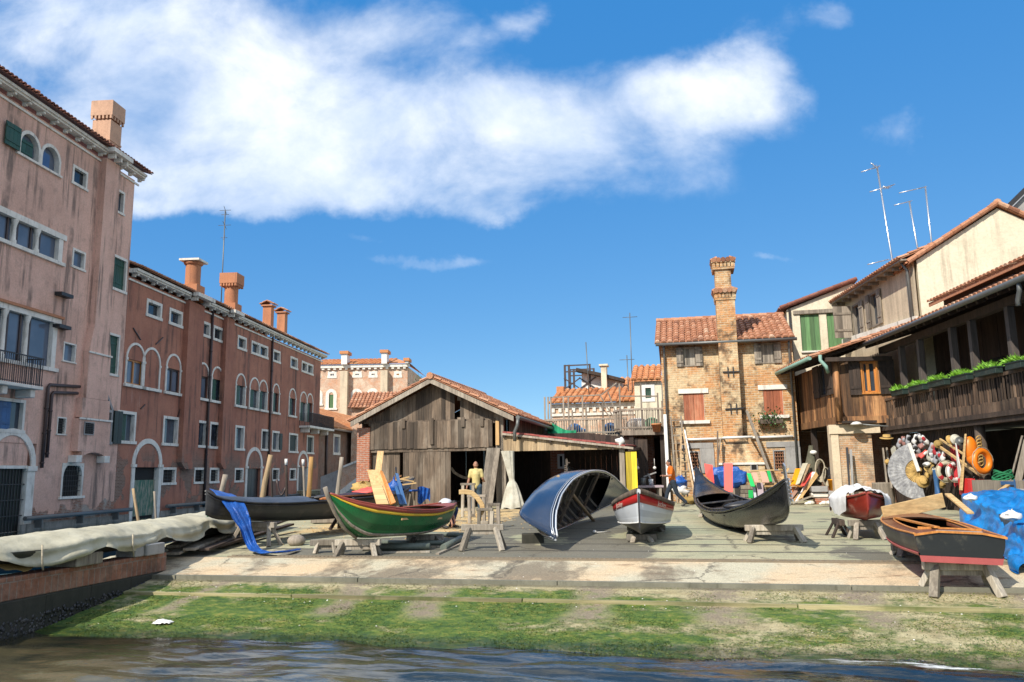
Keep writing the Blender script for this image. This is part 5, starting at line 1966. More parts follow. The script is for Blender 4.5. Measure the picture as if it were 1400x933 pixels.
a, zt_ = YF.pl(*Zb(450, 172), SB - .8)
b = YF.pl(*Zb(490, 172), SB - .8)[0]
zb_ = YF.pl(*Zb(470, 265), SB - .8)[1]
g = MB()
g.box(a, b, SB - 1.1, SB - .3, zb_ - 1.5, zt_)
g.box(a - .12, b + .12, SB - 1.22, SB - .18, zt_, zt_ + .12)
g.build('chimney', M['cream'], ba)
q = YF.pt(*Zb(145, 325), SA_ + 3)
g = MB()
g.box(q.x - .25, q.x + .25, SA_ + 2.7, SA_ + 3.2, zrg - .8, q.z)
g.build('chimney', M['tilebright'], ba)
al = thing('rooftop_platform', 'rusty brown rooftop platform with cross braced railing beside the white gable', 'platform', YF, (2, SB, 8))
a, zt_ = YF.pl(*Zb(168, 160), SB)
b, _ = YF.pl(*Zb(355, 160), SB)
zm, zb_ = YF.pl(*Zb(200, 260), SB)[1], YF.pl(*Zb(200, 345), SB)[1]
g = MB()
for x in (a, (a + b) * .5 - .6, b):
 for y in (SB, SB + 2.5):
  g.box(x, x + .14, y, y + .14, zb_ - 1, zt_)
for z in (zt_ - .1, zt_ - .55):
 g.box(a, b, SB + .02, SB + .1, z, z + .09)
 g.box(a, b, SB + 2.52, SB + 2.6, z, z + .09)
g.build('frame', M['pipebrown'], al)
g = MB()
for x in (a, a + 1.1):
 g.beam((x, SB - .05, zb_), (x + 1.2, SB - .05, zm), .08, .08)
 g.beam((x, SB - .05, zm), (x + 1.2, SB - .05, zb_), .08, .08)
g.box(a, a + 3, SB - .1, SB + 2.5, zb_ - .1, zb_)
g.build('braces', M['pipebrown'], al)
SC = 49
bc_ = thing('dormer_house', 'narrow pale house with small orange roof and green window beside the brick house', 'building', YF, (8, SC, 0))
x0, ze = YF.pl(*Zb(697, 285), SC)
x1 = YF.pl(*Zb(900, 285), SC)[0]
r = rect(YF, Zb(752, 308), Zb(855, 435), SC)
g = MB()
wall(g, x0, x1, 0, ze, [r], SC)
g.box(x0, x1, SC + .31, SC + 4, 0, ze)
g.build('wall', M['cream'], bc_)
g = MB()
frame_mb(g, r[0], r[1], r[2], r[3], .22, SC - .04, SC + .2)
o = g.build('window', M['white'], bc_)
shutter(o, r[0] + .23, r[1] - .23, SC + .12, r[2] + .23, r[3] - .23, M['green'])
zrg = YF.pl(*Zb(780, 175), SC + 3)[1]
g = MB()
tiles(g, (x0 - .2, SC - .3, ze + .05), (x1 - x0 + .2, 0, 0), (0, 3.3, zrg - ze), .35, .5)
g.build('roof', M['tilebright'], bc_)
for (u0, v0), (u1, v1), lb in (((801, 468), (804, 498), 'thin aerial rod on the rooftop platform'), ((861, 428), (864, 520), 'tall thin aerial rod rising left of the brick house'), ((857, 486), (859, 523), 'short aerial rod behind the orange roofs')):
 p, q = YF.pt(u0, v0, 54), YF.pt(u1, v1, 54)
 g = MB()
 g.tube([q - Vector((0, 0, 2)), p], .035, 6)
 if u0 != 801:
  g.tube([p + Vector((-.5, 0, -.3)), p + Vector((.5, 0, -.3))], .02, 5)
 solo(g, 'aerial', M['zinc'], lb, 'antenna', YF, group='thin aerials above the far roofs')
Zh = Z(0, 880, 340, 2.914)
H0 = 36.0
hx0 = YF.pl(*Zh(75, 560), H0)[0]
hx1 = YF.pl(*Zh(590, 560), H0)[0]
hze = (YF.pl(*Zh(150, 385), H0)[1] + YF.pl(*Zh(520, 368), H0)[1]) / 2
bh = thing('yellow_brick_house', 'old yellow brick house with tall brick chimney on its front and red shutters', 'building', YF, ((hx0 + hx1) / 2, H0 + 3, 0))
rw = {k: rect(YF, Zh(*a), Zh(*b), H0) for k, a, b in (('u1', (133, 396), (232, 468)), ('u2', (442, 378), (545, 456)), ('m1', (156, 568), (245, 690)), ('m2', (474, 552), (560, 668)), ('l1', (172, 808), (226, 886)), ('l2', (514, 803), (568, 884)))}
zz0 = min(rw['l1'][2], rw['l2'][2])
g = MB()
wall(g, hx0, hx1 + .15, -.3, hze, list(rw.values()), H0)
g.box(hx0, hx1 + .15, H0 + .3, H0 + 6.6, -.3, hze)
g.add([(hx0, H0, -.3), (hx0, H0 + .3, -.3), (hx0, H0 + .3, hze), (hx0, H0, hze)], [(0, 1, 2, 3)])
zrg = YF.pl(*Zh(200, 288), H0 + 3.3)[1]
g.add([(hx0, H0, hze), (hx0, H0 + 6.6, hze), (hx0, H0 + 3.3, zrg - .1), (hx0 + .3, H0, hze), (hx0 + .3, H0 + 6.6, hze), (hx0 + .3, H0 + 3.3, zrg - .1)], [(0, 1, 2), (5, 4, 3), (0, 2, 5, 3), (1, 4, 5, 2)])
g.build('wall', M['housebrick'], bh)
g = MB()
xr2 = YF.pl(*Zh(520, 272), H0 + 3.3)[0]
tiles(g, (hx0 - .25, H0 - .4, hze + .06), (hx1 + .5 - hx0, 0, 0), (0, 3.7, zrg - hze), .27, .42)
tiles(g, (hx0 - .25, H0 + 7, hze + .06), (hx1 + .5 - hx0, 0, 0), (0, -3.7, zrg - hze), .5, .8)
ridge_tiles(g, (hx0 - .25, H0 + 3.3, zrg + .08), (hx1 + .25, H0 + 3.3, zrg + .08))
g.build('roof', M['tile'], bh)
g = MB()
g.tube([(hx0 - .2, H0 - .45, hze + .0), (hx1 + .3, H0 - .45, hze - .02)], .07, 8)
g.build('gutter', M['zinc'], bh)
ca0, ca1 = YF.pl(*Zh(287, 240), H0 - .5)[0], YF.pl(*Zh(362, 240), H0 - .5)[0]
cb0, cb1 = YF.pl(*Zh(315, 640), H0 - .5)[0], YF.pl(*Zh(392, 640), H0 - .5)[0]
c0, c1 = (ca0 + cb0) / 2, (ca1 + cb1) / 2
zc1 = YF.pl(*Zh(320, 205), H0 - .5)[1]
zc2 = YF.pl(*Zh(300, 62), H0 - .5)[1]
zt1 = YF.pl(*Zh(300, 40), H0 - .5)[1]
zbs = YF.pl(*Zh(370, 745), H0 - .5)[1]
g = MB()
g.box(c0, c1, H0 - .5, H0 - .002, zbs, hze + .05)
g.box(c0, c1, H0 - .5, H0 + .5, hze + .051, zc1)
g.box(c0 + .02, c1 - .1, H0 - .48, H0 + .45, zc1 + .45, zc2 - .25)
h0_, h1_ = YF.pl(*Zh(303, 855), H0 - .75)[0], YF.pl(*Zh(482, 855), H0 - .75)[0]
zh_ = YF.pl(*Zh(390, 852), H0 - .75)[1]
g.hexa([(h0_, H0 - .75, zh_), (h1_, H0 - .75, zh_), (h1_, H0 - .003, zh_), (h0_, H0 - .003, zh_)], [(c0, H0 - .5, zbs - .002), (c1, H0 - .5, zbs - .002), (c1, H0 - .003, zbs - .002), (c0, H0 - .003, zbs - .002)])
g.box(h0_, h1_, H0 - .75, H0 - .003, -.2, zh_ - .1)
ch = g.build('chimney', M['housebrick'], bh)
for zz, ex in ((zc1, .06), (zc2 - .25, .09)):
 g = MB()
 n = 5
 g.box(c0 - ex + .02, c1 + ex - .02, H0 - .5 - ex + .02, H0 + .45 + ex, zz + .001, zz + .1)
 for i in range(n + 1):
  x = c0 - ex + .03 + (c1 - c0 + 2 * ex - .2) * i / n
  g.box(x, x + .12, H0 - .5 - ex, H0 - .2, zz + .101, zz + .3)
  y = H0 - .5 - ex + .03 + (.95 + 2 * ex - .2) * i / n
  g.box(c0 - ex, c0 - ex + .13, y, y + .12, zz + .102, zz + .299)
  g.box(c1 + ex - .13, c1 + ex, y, y + .12, zz + .102, zz + .299)
 g.box(c0 - ex - .03, c1 + ex + .03, H0 - .53 - ex, H0 + .48 + ex, zz + .3, zz + .38)
 g.build('chimney_collar', M['housebrick'], ch)
g = MB()
for zz, ex in ((zc1 + .38, .08), (zc2 + .13, .1)):
 g = MB()
 k = 5
 for i in range(k):
  x = c0 - ex + (c1 - c0 + 2 * ex) * (i + .5) / k
  g.tube([(x, H0 - .62 - ex * .5, zz + .03), (x, H0 - .2, zz + .17)], [.11, .085], 8, True, 0, rnd.random(), False)
 for i in range(6):
  y = H0 - .5 + .95 * i / 5
  g.tube([(c0 - .12, y, zz + .03), (c0 + .15, y, zz + .16)], [.1, .08], 8, True, 0, rnd.random(), False)
  g.tube([(c1 + .12, y, zz + .03), (c1 - .15, y, zz + .16)], [.1, .08], 8, True, 0, rnd.random(), False)
 g.build('chimney_tiles', M['tile'], ch)
g = MB()
g.box(h0_ - .06, h1_ + .06, H0 - .82, H0 - .004, zh_ - .098, zh_ - .003)
g.build('hearth_ledge', M['stone'], ch)
xv0, zv1 = YF.pl(*Zh(424, 858), H0 - .78)
xv1, zv0 = YF.pl(*Zh(456, 886), H0 - .78)
g = MB()
frame_mb(g, xv0, xv1, zv0, zv1, .05, H0 - .79, H0 - .752)
o = g.build('window', M['greystone'], bh)
o['label'] = 'tiny square window low in the hearth wall'
g = MB()
g.box(xv0 + .05, xv1 - .05, H0 - .775, H0 - .753, zv0 + .05, zv1 - .05)
g.build('pane', M['void'], o)
for p, q, r_ in (((315, 492), (385, 490), 350), ((325, 640), (400, 635), 362)):
 g = MB()
 A1, B1 = YF.pt(*Zh(*p), H0 - .54), YF.pt(*Zh(*q), H0 - .54)
 g.beam(A1, B1, .05, .05)
 for k in (.3, .6):
  c = A1.lerp(B1, k)
  g.beam(c + Vector((0, 0, -.22)), c + Vector((0, 0, .22)), .04, .04)
 g.build('wall_tie', M['iron'], bh)
def hwin(r, mode, label=None):
 o = None
 x0, x1, z0, z1 = r
 g = MB()
 if mode == 'grey':
  frame_mb(g, x0, x1, z0, z1, .06, H0 - .03, H0 + .2)
  o = g.build('window', M['greywood'], bh)
  third = (x1 - x0) / 4
  shutter(o, x0 - .05, x0 + third, H0 - .04, z0, z1, M['greywood'])
  shutter(o, x1 - third, x1 + .05, H0 - .04, z0, z1, M['greywood'])
  shutter(o, x0 + third + .01, x1 - third - .01, H0 + .1, z0 + .06, z1 - .06, M['greywood'], battens=False)
 elif mode == 'red':
  g.box(x0 - .2, x1 + .2, H0 - .06, H0 + .2, z1 - .12, z1 + .08)
  g.box(x0, x0 + .009, H0 + .02, H0 + .2, z0 + .061, z1 - .121)
  g.box(x1 - .009, x1, H0 + .02, H0 + .2, z0 + .061, z1 - .121)
  g.box(x0 - .2, x1 + .2, H0 - .14, H0 + .2, z0 - .08, z0 + .06)
  o = g.build('window', M['stone'], bh)
  mid = (x0 + x1) / 2
  for a, b in ((x0 + .01, mid - .005), (mid + .005, x1 - .01)):
   shutter(o, a, b, H0 + .06, z0 + .061, z1 - .121, M['redwood'], battens=False)
 else:
  frame_mb(g, x0, x1, z0, z1, .05, H0 - .02, H0 + .2)
  o = g.build('window', M['greystone'], bh)
  g = MB()
  g.box(x0 + .05, x1 - .05, H0 + .15, H0 + .18, z0 + .05, z1 - .05)
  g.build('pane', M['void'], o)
  g = MB()
  for i in range(1, 5):
   x = x0 + (x1 - x0) * i / 5
   g.box(x - .02, x + .02, H0 + .02, H0 + .05, z0 + .05, z1 - .05)
  for i in range(1, 6):
   z = z0 + (z1 - z0) * i / 6
   g.box(x0 + .05, x1 - .05, H0 - .01, H0 + .019, z - .02, z + .02)
  g.build('grille', M['rustiron'], o)
  g = MB()
  g.box(x1 + .02, x1 + .62, H0 - .05, H0 - .004, z0 - .1, z1 + .12)
  g.box(x0 - .25, x1 + .6, H0 - .06, H0 - .003, z1 + .121, z1 + .35)
  g.build('panel', M['greystone'], o)
M['redwood'] = m_wood('faded_brick_red_shutter', (.38, .115, .05), (.28, .08, .035), 2, 6, .7, worn=(.44, .2, .11), kt=.5)
M['rustiron'] = m_paint('rusty_iron', (.22, .1, .05), .8, .3)
hwin(rw['u1'], 'grey'); hwin(rw['u2'], 'grey'); hwin(rw['m1'], 'red'); hwin(rw['m2'], 'red'); hwin(rw['l1'], 'bar'); hwin(rw['l2'], 'bar')
zp_ = YF.pl(*Zh(250, 760), H0 - .1)[1]
g = MB()
g.tube([(hx0 + .75, H0 - .1, zp_), (c0 - .02, H0 - .1, zp_ + .02)], .055, 8)
g.tube([(c1 + .35, H0 - .1, zp_ + .03), (hx1 - .1, H0 - .1, zp_ + .05)], .055, 8)
g.tube([(c0 - .02, H0 - .1, zp_ + .02), (c0 - .02, H0 - .8, zp_ + .02), (c1 + .35, H0 - .8, zp_ + .03), (c1 + .35, H0 - .1, zp_ + .03)], .055, 8)
g.build('water_pipe', M['white'], bh)
for p, m in ((82, 'zinc'), (303, 'zinc'), (586, 'zinc')):
 x_ = YF.pl(*Zh(p + 8, 600), H0 - .12)[0]
 g = MB()
 g.tube([(x_, H0 - .3, hze), (x_, H0 - .12, hze - .35), (x_, H0 - .12, .1)], .05 if p != 303 else .035, 8)
 g.build('drainpipe', M[m], bh)
q = YF.pt(*Zh(505, 690), H0 - .3)
pb = thing('window_box', 'planter with straggling dark plant under the right red shutter of the brick house', 'planter', YF, (q.x, q.y, q.z))
g = MB()
g.box(q.x - .5, q.x + .5, H0 - .42, H0 - .15, q.z - .08, q.z + .1)
g.build('box', M['bark'], pb)
g = MB()
for i in range(260):
 c = Vector((q.x + rnd.gauss(0, .35), H0 - .3 + rnd.gauss(0, .13), q.z + .1 + rnd.gauss(0, .2)))
 d = Vector((rnd.gauss(0, 1), rnd.gauss(0, 1), rnd.gauss(0, 1))).normalized() * .07
 e = Vector((rnd.gauss(0, 1), rnd.gauss(0, 1), rnd.gauss(0, 1))).normalized() * .04
 g.add([c - d, c + e, c + d, c - e], [(0, 1, 2, 3)], t=rnd.random())
g.build('foliage', M['darkleaf'], pb)
q = YF.pt(583, 524, 62)
tr = thing('bare_tree', 'sparse twiggy tree top showing just left of the shed ridge', 'tree', YF, (q.x, q.y, 0))
g = MB()
g.tube([(q.x, q.y, 0), (q.x + .1, q.y, q.z - 1)], [.2, .08], 8)
g.build('trunk', M['bark'], tr)
g = MB()
for i in range(34):
 a = rnd.uniform(-1.0, 1.0)
 L = rnd.uniform(.9, 2.0)
 b = Vector((q.x + rnd.gauss(0, .1), q.y + rnd.gauss(0, .2), q.z - 1.1 + rnd.uniform(-.6, .1)))
 e = b + Vector((math.sin(a) * L * 1.3, rnd.gauss(0, .5), math.cos(a) * L))
 g.tube([b, b.lerp(e, .5) + Vector((rnd.gauss(0, .1), 0, .08)), e], [.035, .022, .008], 5)
 for k in range(16):
  c = b.lerp(e, rnd.uniform(.4, 1.05)) + Vector((rnd.gauss(0, .18), rnd.gauss(0, .18), rnd.gauss(0, .15)))
  d = Vector((rnd.gauss(0, 1), rnd.gauss(0, 1), rnd.gauss(0, 1))).normalized() * .07
  f_ = Vector((rnd.gauss(0, 1), rnd.gauss(0, 1), rnd.gauss(0, 1))).normalized() * .035
  g.add([c - d, c + f_, c + d, c - f_], [(0, 1, 2, 3)], t=rnd.random())
g.build('crown', M['darkleaf'], tr)
Zt = Z(0, 1050, 440, 4.0)
Zc = Z(0, 1060, 380, 5.183)
Zg = Z(0, 1050, 210, 3.454)
_d = ray(775, 641)
RANG = math.atan2(-_d.y, -_d.x)
k0 = atY(1147, 600, 30)
KF = Fr((k0.x, k0.y, 0), RANG)
ks = YF.l(k0).y
kt = YF.l(k0).x
kt1 = YF.pl(1213, 560, ks)[0]
g0 = YF.w((kt1, ks, 0))
RF = Fr((g0.x, g0.y, 0), RANG)
th = thing('gallery_house', 'dark timber house with boarded corner room and long open gallery above the yard', 'building', RF, (4, 3, 0))
zfb = YF.pl(*Zt(385, 560), ks)[1]
zft = YF.pl(*Zt(385, 520), ks)[1]
OVH = .95
zev = KF.pl(*Zt(60, 285), -OVH)[1]
KX = -6.2
wl = rect(KF, Zt(283, 240), Zt(330, 405))
g = MB()
for x in [KX + i * .2 for i in range(31)]:
 if not (wl[0] - .02 < x + .1 < wl[1] + .02):
  g.box(x + .004, x + .196, -.02 + rnd.uniform(-.012, .012), .03, zft, zev - .02, t=rnd.random())
 else:
  g.box(x + .004, x + .196, -.02, .03, zft, wl[2], t=rnd.random())
  g.box(x + .004, x + .196, -.02, .03, wl[3], zev - .02, t=rnd.random())
g.box(KX, .0, -.06, .1, zfb, zft - .003, t=.4)
o_ = g.build('left_boarding', M['rustwood'], None, KF)
def adopt(o, parent):
 w = o.matrix_world.copy()
 o.parent = parent
 o.matrix_parent_inverse = parent.matrix_world.inverted()
 o.matrix_world = w
 return o
adopt(o_, th)
g = MB()
for x0_, x1_ in ((wl[0] - .62, wl[0] - .02), (wl[1] + .02, wl[1] + .62)):
 pass
g = MB()
frame_mb(g, wl[0], wl[1], wl[2], wl[3], .07, -.05, .1)
wo = adopt(g.build('window', M['darkwood'], None, KF), th)
ORG[wo.name] = (0, 0, 0)
g = MB()
g.box(wl[0] + .07, wl[1] - .07, .05, .08, wl[2] + .07, wl[3] - .07)
g.build('pane', M['glass'], wo)
shutter(wo, wl[0] - .75, wl[0] - .02, -.05, wl[2], wl[3], M['darkwood'])
shutter(wo, wl[1] + .02, wl[1] + .8, -.05, wl[2], wl[3], M['darkwood'])
wr = rect(YF, Zt(500, 215), Zt(608, 395), ks)
g = MB()
x = kt
while x < kt1 + .2:
 w_ = min(rnd.uniform(.15, .24), kt1 + .2 - x)
 a, b = x + .004, x + w_ - .004
 j = rnd.uniform(-.012, .012)
 if wr[0] - .05 < (a + b) / 2 < wr[1] + .05:
  g.box(a, b, ks - .03 + j, ks + .02, zft, wr[2], t=rnd.random())
  g.box(a, b, ks - .03 + j, ks + .02, wr[3], zev, t=rnd.random())
 else:
  g.box(a, b, ks - .03 + j, ks + .02, zft, zev, t=rnd.random())
 x += w_
g.tube([(kt + .06, ks - .05, zfb + .1), (kt + .06, ks - .05, zev)], [.13, .12], 10, t=.8)
g.box(kt, kt1 + .2, ks - .1, ks + .05, zfb, zft - .003, t=.7)
o_ = adopt(g.build('sunny_boarding', M['rustwood'], None, YF), th)
g = MB()
frame_mb(g, wr[0], wr[1], wr[2], wr[3], .06, ks - .06, ks + .1, .06)
frame_mb(g, wr[0] + .06, wr[1] - .06, wr[2] + .06, wr[3] - .06, .06, ks + .0, ks + .05)
mx = (wr[0] + wr[1]) / 2
g.box(mx - .09, mx + .02, ks - .02, ks + .05, wr[2] + .121, wr[3] - .121)
wo = adopt(g.build('window', M['orangewood'], None, YF), th)
wo['label'] = 'orange framed casement in the sunlit boards'
ORG[wo.name] = (0, 0, 0)
g = MB()
g.box(wr[0] + .12, wr[1] - .12, ks + .06, ks + .09, wr[2] + .12, wr[3] - .12)
g.build('pane', M['glass'], wo)
a = YF.pl(*Zt(440, 300), ks)[0]
b = YF.pl(*Zt(690, 300), ks)[0]
shutter(wo, a, wr[0] - .03, ks - .07, wr[2] - .02, wr[3] - .02, M['darkwood'])
shutter(wo, wr[1] + .04, b, ks - .07, wr[2] - .02, wr[3], M['darkwood'])
pa = YF.pl(*Zt(395, 700), ks)[0]
pb = YF.pl(*Zt(577, 700), ks)[0]
M['palebrick'] = m_brick('pale_worn_brick', (.5, .32, .18), (.42, .25, .13), (.5, .42, .32), stain=(.12, .1, .08), pale=(.55, .45, .32), k_pale=.6, k_dark=.7, w=.28, h=.085, ms=.014)
g = MB()
g.box(pa, pb, ks + .15, ks + .75, -.1, zfb - .02)
adopt(g.build('pillar', M['palebrick'], None, YF), th)
g = MB()
g.box(pa - .28, pa - .01, ks + .1, ks + .8, -.1, zfb - .02)
g.box(pa - .34, pb + .3, ks + .05, ks + .14, zfb - .36, zfb - .02)
adopt(g.build('pier', M['greyplaster'], None, YF), th)
g = MB()
g.box(KX - .3, .2, 2.4, 2.5, -.1, zfb)
g.box(KX - .3, KX - .2, .1, 2.4, -.1, zfb)
o_ = adopt(g.build('store_wall', M['brownbrick'], None, KF), th)
g = MB()
for x in (KX + .2, KX + 2.6):
 g.box(x, x + .2, .05, .25, -.1, zfb - .003, t=.6)
g.box(KX, 0.3, .1, 3, zfb + .01, zfb + .1)
adopt(g.build('store_frame', M['darkwood'], None, KF), th)
zb0 = (RF.pl(1222, 594)[1] + RF.pl(1390, 576)[1]) / 2
zb1 = (RF.pl(1222, 582)[1] + RF.pl(1390, 562)[1]) / 2
zra = RF.pl(1222, 542)[1]
zrb = RF.pl(1390, 507)[1]
zra = (zra + zrb) / 2
GX = 16.0
g = MB()
g.box(-.2, GX, -.12, .12, zb0, zb1 - .14, t=.4)
g.box(-.2, GX, -.18, .2, zb1 - .137, zb1, t=.7)
g.build('floor_beam', M['darkwood'], th)
g = MB()
g.box(-.2, GX, .13, 3.2, zb1 - .2, zb1 - .06, t=.4)
g.build('floor', M['darkwood'], th)
g = MB()
x = -.1
while x < GX:
 g.beam((x, -.03, zb1 + .001), (x + rnd.gauss(0, .02), -.03, zra - .08), rnd.uniform(.05, .08), .03, (0, 1, 0), t=rnd.random())
 x += rnd.uniform(.13, .18)
g.box(-.1, GX, -.07, .03, zra - .09, zra, t=.5)
x = -.1
while x < GX:
 w_ = rnd.uniform(.1, .14)
 g.box(x, x + w_ - .01, -.1, -.075, zb1 + .0, zb1 + rnd.uniform(.26, .32), t=rnd.random())
 x += w_
g.build('railing', M['railwood'], th)
zgr = RF.pl(*Zt(700, 70), -.5)[1]
zgr = (zgr + RF.pl(1390, 392, -.5)[1]) / 2
for u in (732, 836, 1020, 1130, 1345):
 x = RF.pl(*Zt(u, 300))[0]
 g = MB()
 g.box(x - .09, x + .09, -.02, .16, zra, zgr - .05, t=.9)
 g.build('post', M['gallerypost'], th)
for x in (9.6, 12.4, 15.2):
 g = MB()
 g.box(x - .09, x + .09, -.02, .16, zra, zgr - .05, t=.9)
 g.build('post', M['darkwood'], th)
g = MB()
g.box(-.2, GX, -.05, .2, zgr - .25, zgr - .02, t=.7)
for i in range(30):
 x = -.1 + i * .55
 g.beam((x, -.55, zgr + .0), (x, 2.8, zgr + 1.0), .09, .12, t=rnd.random())
g.build('roof_frame', M['darkwood'], th)
g = MB()
x = -.3
while x < GX:
 g.box(x + .003, x + .247, 1.9 + rnd.uniform(-.01, .01), 1.95, zb1 - .06, zgr + .7, t=rnd.random())
 x += .25
g.build('gallery_wall', M['darkwood'], th)
for u0, u1 in ((880, 985), (1180, 1300)):
 a, b = RF.pl(*Zt(u0, 300), 1.88)[0], RF.pl(*Zt(u1, 300), 1.88)[0]
 g = MB()
 g.box(a, b, 1.85, 1.89, zb1, zra + .9)
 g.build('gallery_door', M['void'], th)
g = MB()
tiles(g, (-.5, -.62, zgr + .1), (GX + .5, 0, 0), (0, 3.6, 1.15), .25, .4)
g.build('roof', M['tile'], th)
g = MB()
g.tube([(-.55, -.7, zgr + .06), (GX, -.7, zgr + .04)], .085, 8)
q = RF.pt(*Zg(1190, 640), -.66)
g.tube([(q.x, -.66, zgr), (q.x - .02, -.66, zgr - .22), (q.x - .25, -.6, zgr - .42), (q.x - .25, -.6, zgr - .55)], .065, 8)
g.build('gutter', M['zinc'], th)
g = MB()
tiles(g, (KX, -OVH, zev + .08), (-KX + .55, 0, 0), (0, 3.85, 1.2), .25, .4)
o_ = adopt(g.build('roof', M['tile'], None, KF), th)
g = MB()
g.tube([(KX - .1, -OVH - .05, zev + .04), (.5, -OVH - .05, zev + .04)], .08, 8)
q = KF.pt(*Zt(285, 190), -OVH)
g.tube([(q.x, -OVH, zev), (q.x, -OVH, zev - .2), (q.x + .25, -OVH + .1, zev - .45), (q.x + .1, -OVH + .2, zev - .65)], .065, 8)
adopt(g.build('gutter', M['verdigris'], None, KF), th)
g = MB()
for i in range(13):
 x = KX + .2 + i * .5
 g.beam((x, -OVH + .05, zev - .02), (x, 2.0, zev + .85), .08, .1, t=rnd.random())
g.box(.3, .5, -.4, 2, zev - .1, zev + .05)
adopt(g.build('roof_frame', M['darkwood'], None, KF), th)
q0 = RF.pt(1273, 412, 1.6)
q1 = RF.pt(1400, 360, 1.6)
ux0, uz = q0.x, (q0.z + q1.z) / 2
g = MB()
g.box(ux0 + .3, GX, 1.9, 4.5, zgr + .5, uz + .1, t=.3)
g.build('upper_wall', M['darkwood'], th)
g = MB()
tiles(g, (ux0, 1.5, uz), (GX - ux0, 0, 0), (0, 3.0, .9), .25, .4)
g.box(ux0, GX, 1.5, 1.54, uz - .14, uz - .03)
g.build('upper_roof', M['tile'], th)
g = MB()
a = RF.pl(*Zg(945, 650), 1.85)[0]
b = RF.pl(*Zg(1160, 570), 1.85)[0]
g.box(a, b, 1.84, 1.89, zgr + 1.0, uz - .15)
g.build('skylight', M['skyglass'], th)
g = MB()
x = -.2
while x < 6.2:
 g.box(x, x + .07, .12, .16, 0, zb0 - .003, t=rnd.random())
 x += .115
g.build('slat_wall', M['darkwood'], th)
g = MB()
x = -.3
while x < GX:
 g.box(x + .003, x + .247, 2.6, 2.65, -.3, zb0, t=rnd.random())
 x += .25
g.build('ground_wall', M['darkwood'], th)
xp = RF.pl(1345, 640, .1)[0]
g = MB()
g.tube([(xp, .1, -.3), (xp + .03, .1, 1.2), (xp, .1, zb0)], [.17, .15, .14], 10)
g.build('log_post', M['bark'], th)
g = MB()
g.box(9.3, 9.5, .0, .2, -.3, zb0)
g.build('log_post', M['bark'], th)
cq = atY(1253, 400, 29.6)
CFm = Fr((cq.x, cq.y, 0), RANG)
cs = YF.l(cq).y
ce0 = CFm.pl(1153, 401)
ce1 = CFm.pl(1253, 349)
cze = ce1[1]
ch_ = thing('cream_house', 'cream plaster house with broad gable rising behind the timber gallery', 'building', YF, (YF.l(cq).x + 2, cs + 3, 0))
X0 = ce0[0] - .3
cw1 = rect(CFm, Zc(548, 200), Zc(618, 400))
cw2 = rect(CFm, Zc(672, 118), Zc(745, 330))
g = MB()
wall(g, X0, 0, 3, cze - .1, [cw1, cw2])
g.box(X0, -.05, .31, 6, 3, cze - .1)
o_ = adopt(g.build('side_wall', M['greyplaster'], None, CFm), ch_)
for r, k in ((cw1, 0), (cw2, 1)):
 g = MB()
 frame_mb(g, r[0], r[1], r[2], r[3], .08, -.04, .15)
 o = adopt(g.build('window', M['greywood'], None, CFm), ch_)
 ORG[o.name] = (0, 0, 0)
 g = MB()
 g.box(r[0] + .08, r[1] - .08, .1, .13, r[2] + .08, r[3] - .08)
 g.build('pane', M['glass'], o)
 w_ = (r[1] - r[0]) * .5
 if k == 0:
  g = MB()
  for i in range(4):
   g.box(r[0] - .06, r[0] - .02, -.1 - .2 * (i + 1) + .005, -.1 - .2 * i, r[2], r[3], t=rnd.random())
  g.box(r[0] - .02, r[0] + .01, -.9, -.1, r[2] + .3, r[2] + .4)
  g.box(r[0] - .02, r[0] + .01, -.9, -.1, r[3] - .4, r[3] - .3)
  g.build('shutter', M['greywood'], o)
  shutter(o, r[1] + .02, r[1] + w_, -.05, r[2], r[3], M['greywood'])
 else:
  shutter(o, r[0] - w_ - .02, r[0] - .02, -.05, r[2], r[3], M['greywood'])
  shutter(o, r[1] + .02, r[1] + w_, -.05, r[2], r[3], M['greywood'])
t0 = YF.l(cq).x
pa_ = [YF.pl(*q, cs) for q in ((1253, 356), (1363, 285))]
pr = (pa_[1][0] + (pa_[1][0] - pa_[0][0]), pa_[0][1])
g = MB()
g.prism([(pa_[0][0], 3), (pr[0], 3), pr, pa_[1], pa_[0]], cs, cs + 9)
g.build('gable', M['cream'], ch_)
g = MB()
sl_ = Vector((pa_[1][0] - pa_[0][0], 0, pa_[1][1] - pa_[0][1]))
tiles(g, (pa_[0][0] - .35, cs - .15, pa_[0][1] - .15), (0, 9.3, 0), sl_ + Vector((.35, 0, .25)), .25, .4)
tiles(g, (pr[0] + .35, cs - .15, pr[1] - .15), (0, 9.3, 0), Vector((-sl_.x - .35, 0, sl_.z + .25)), .25, .4)
for P, Q in (((pa_[0][0] - .35, pa_[0][1] - .15), (pa_[1][0], pa_[1][1] + .1)), ((pr[0] + .35, pr[1] - .15), (pa_[1][0], pa_[1][1] + .1))):
 ridge_tiles(g, (P[0], cs - .12, P[1] + .08), (Q[0], cs - .12, Q[1] + .08), .1)
ridge_tiles(g, (pa_[1][0], cs - .15, pa_[1][1] + .2), (pa_[1][0], cs + 9, pa_[1][1] + .2))
g.build('roof', M['tile'], ch_)
g = MB()
n = 9
for i in range(n):
 x = X0 + .3 - X0 * 0 + (-X0 - .5) * i / n
 g.box(x, x + .12, -.4, -.004, cze - .28, cze - .14)
g.box(X0, .1, -.5, -.0, cze - .14, cze - .08)
adopt(g.build('eaves', M['greywood'], None, CFm), ch_)
g = MB()
tiles(g, (X0 - .2, -.52, cze - .05), (-X0 + .3, 0, 0), (0, 2.4, .95), .25, .4)
adopt(g.build('roof', M['tile'], None, CFm), ch_)
g = MB()
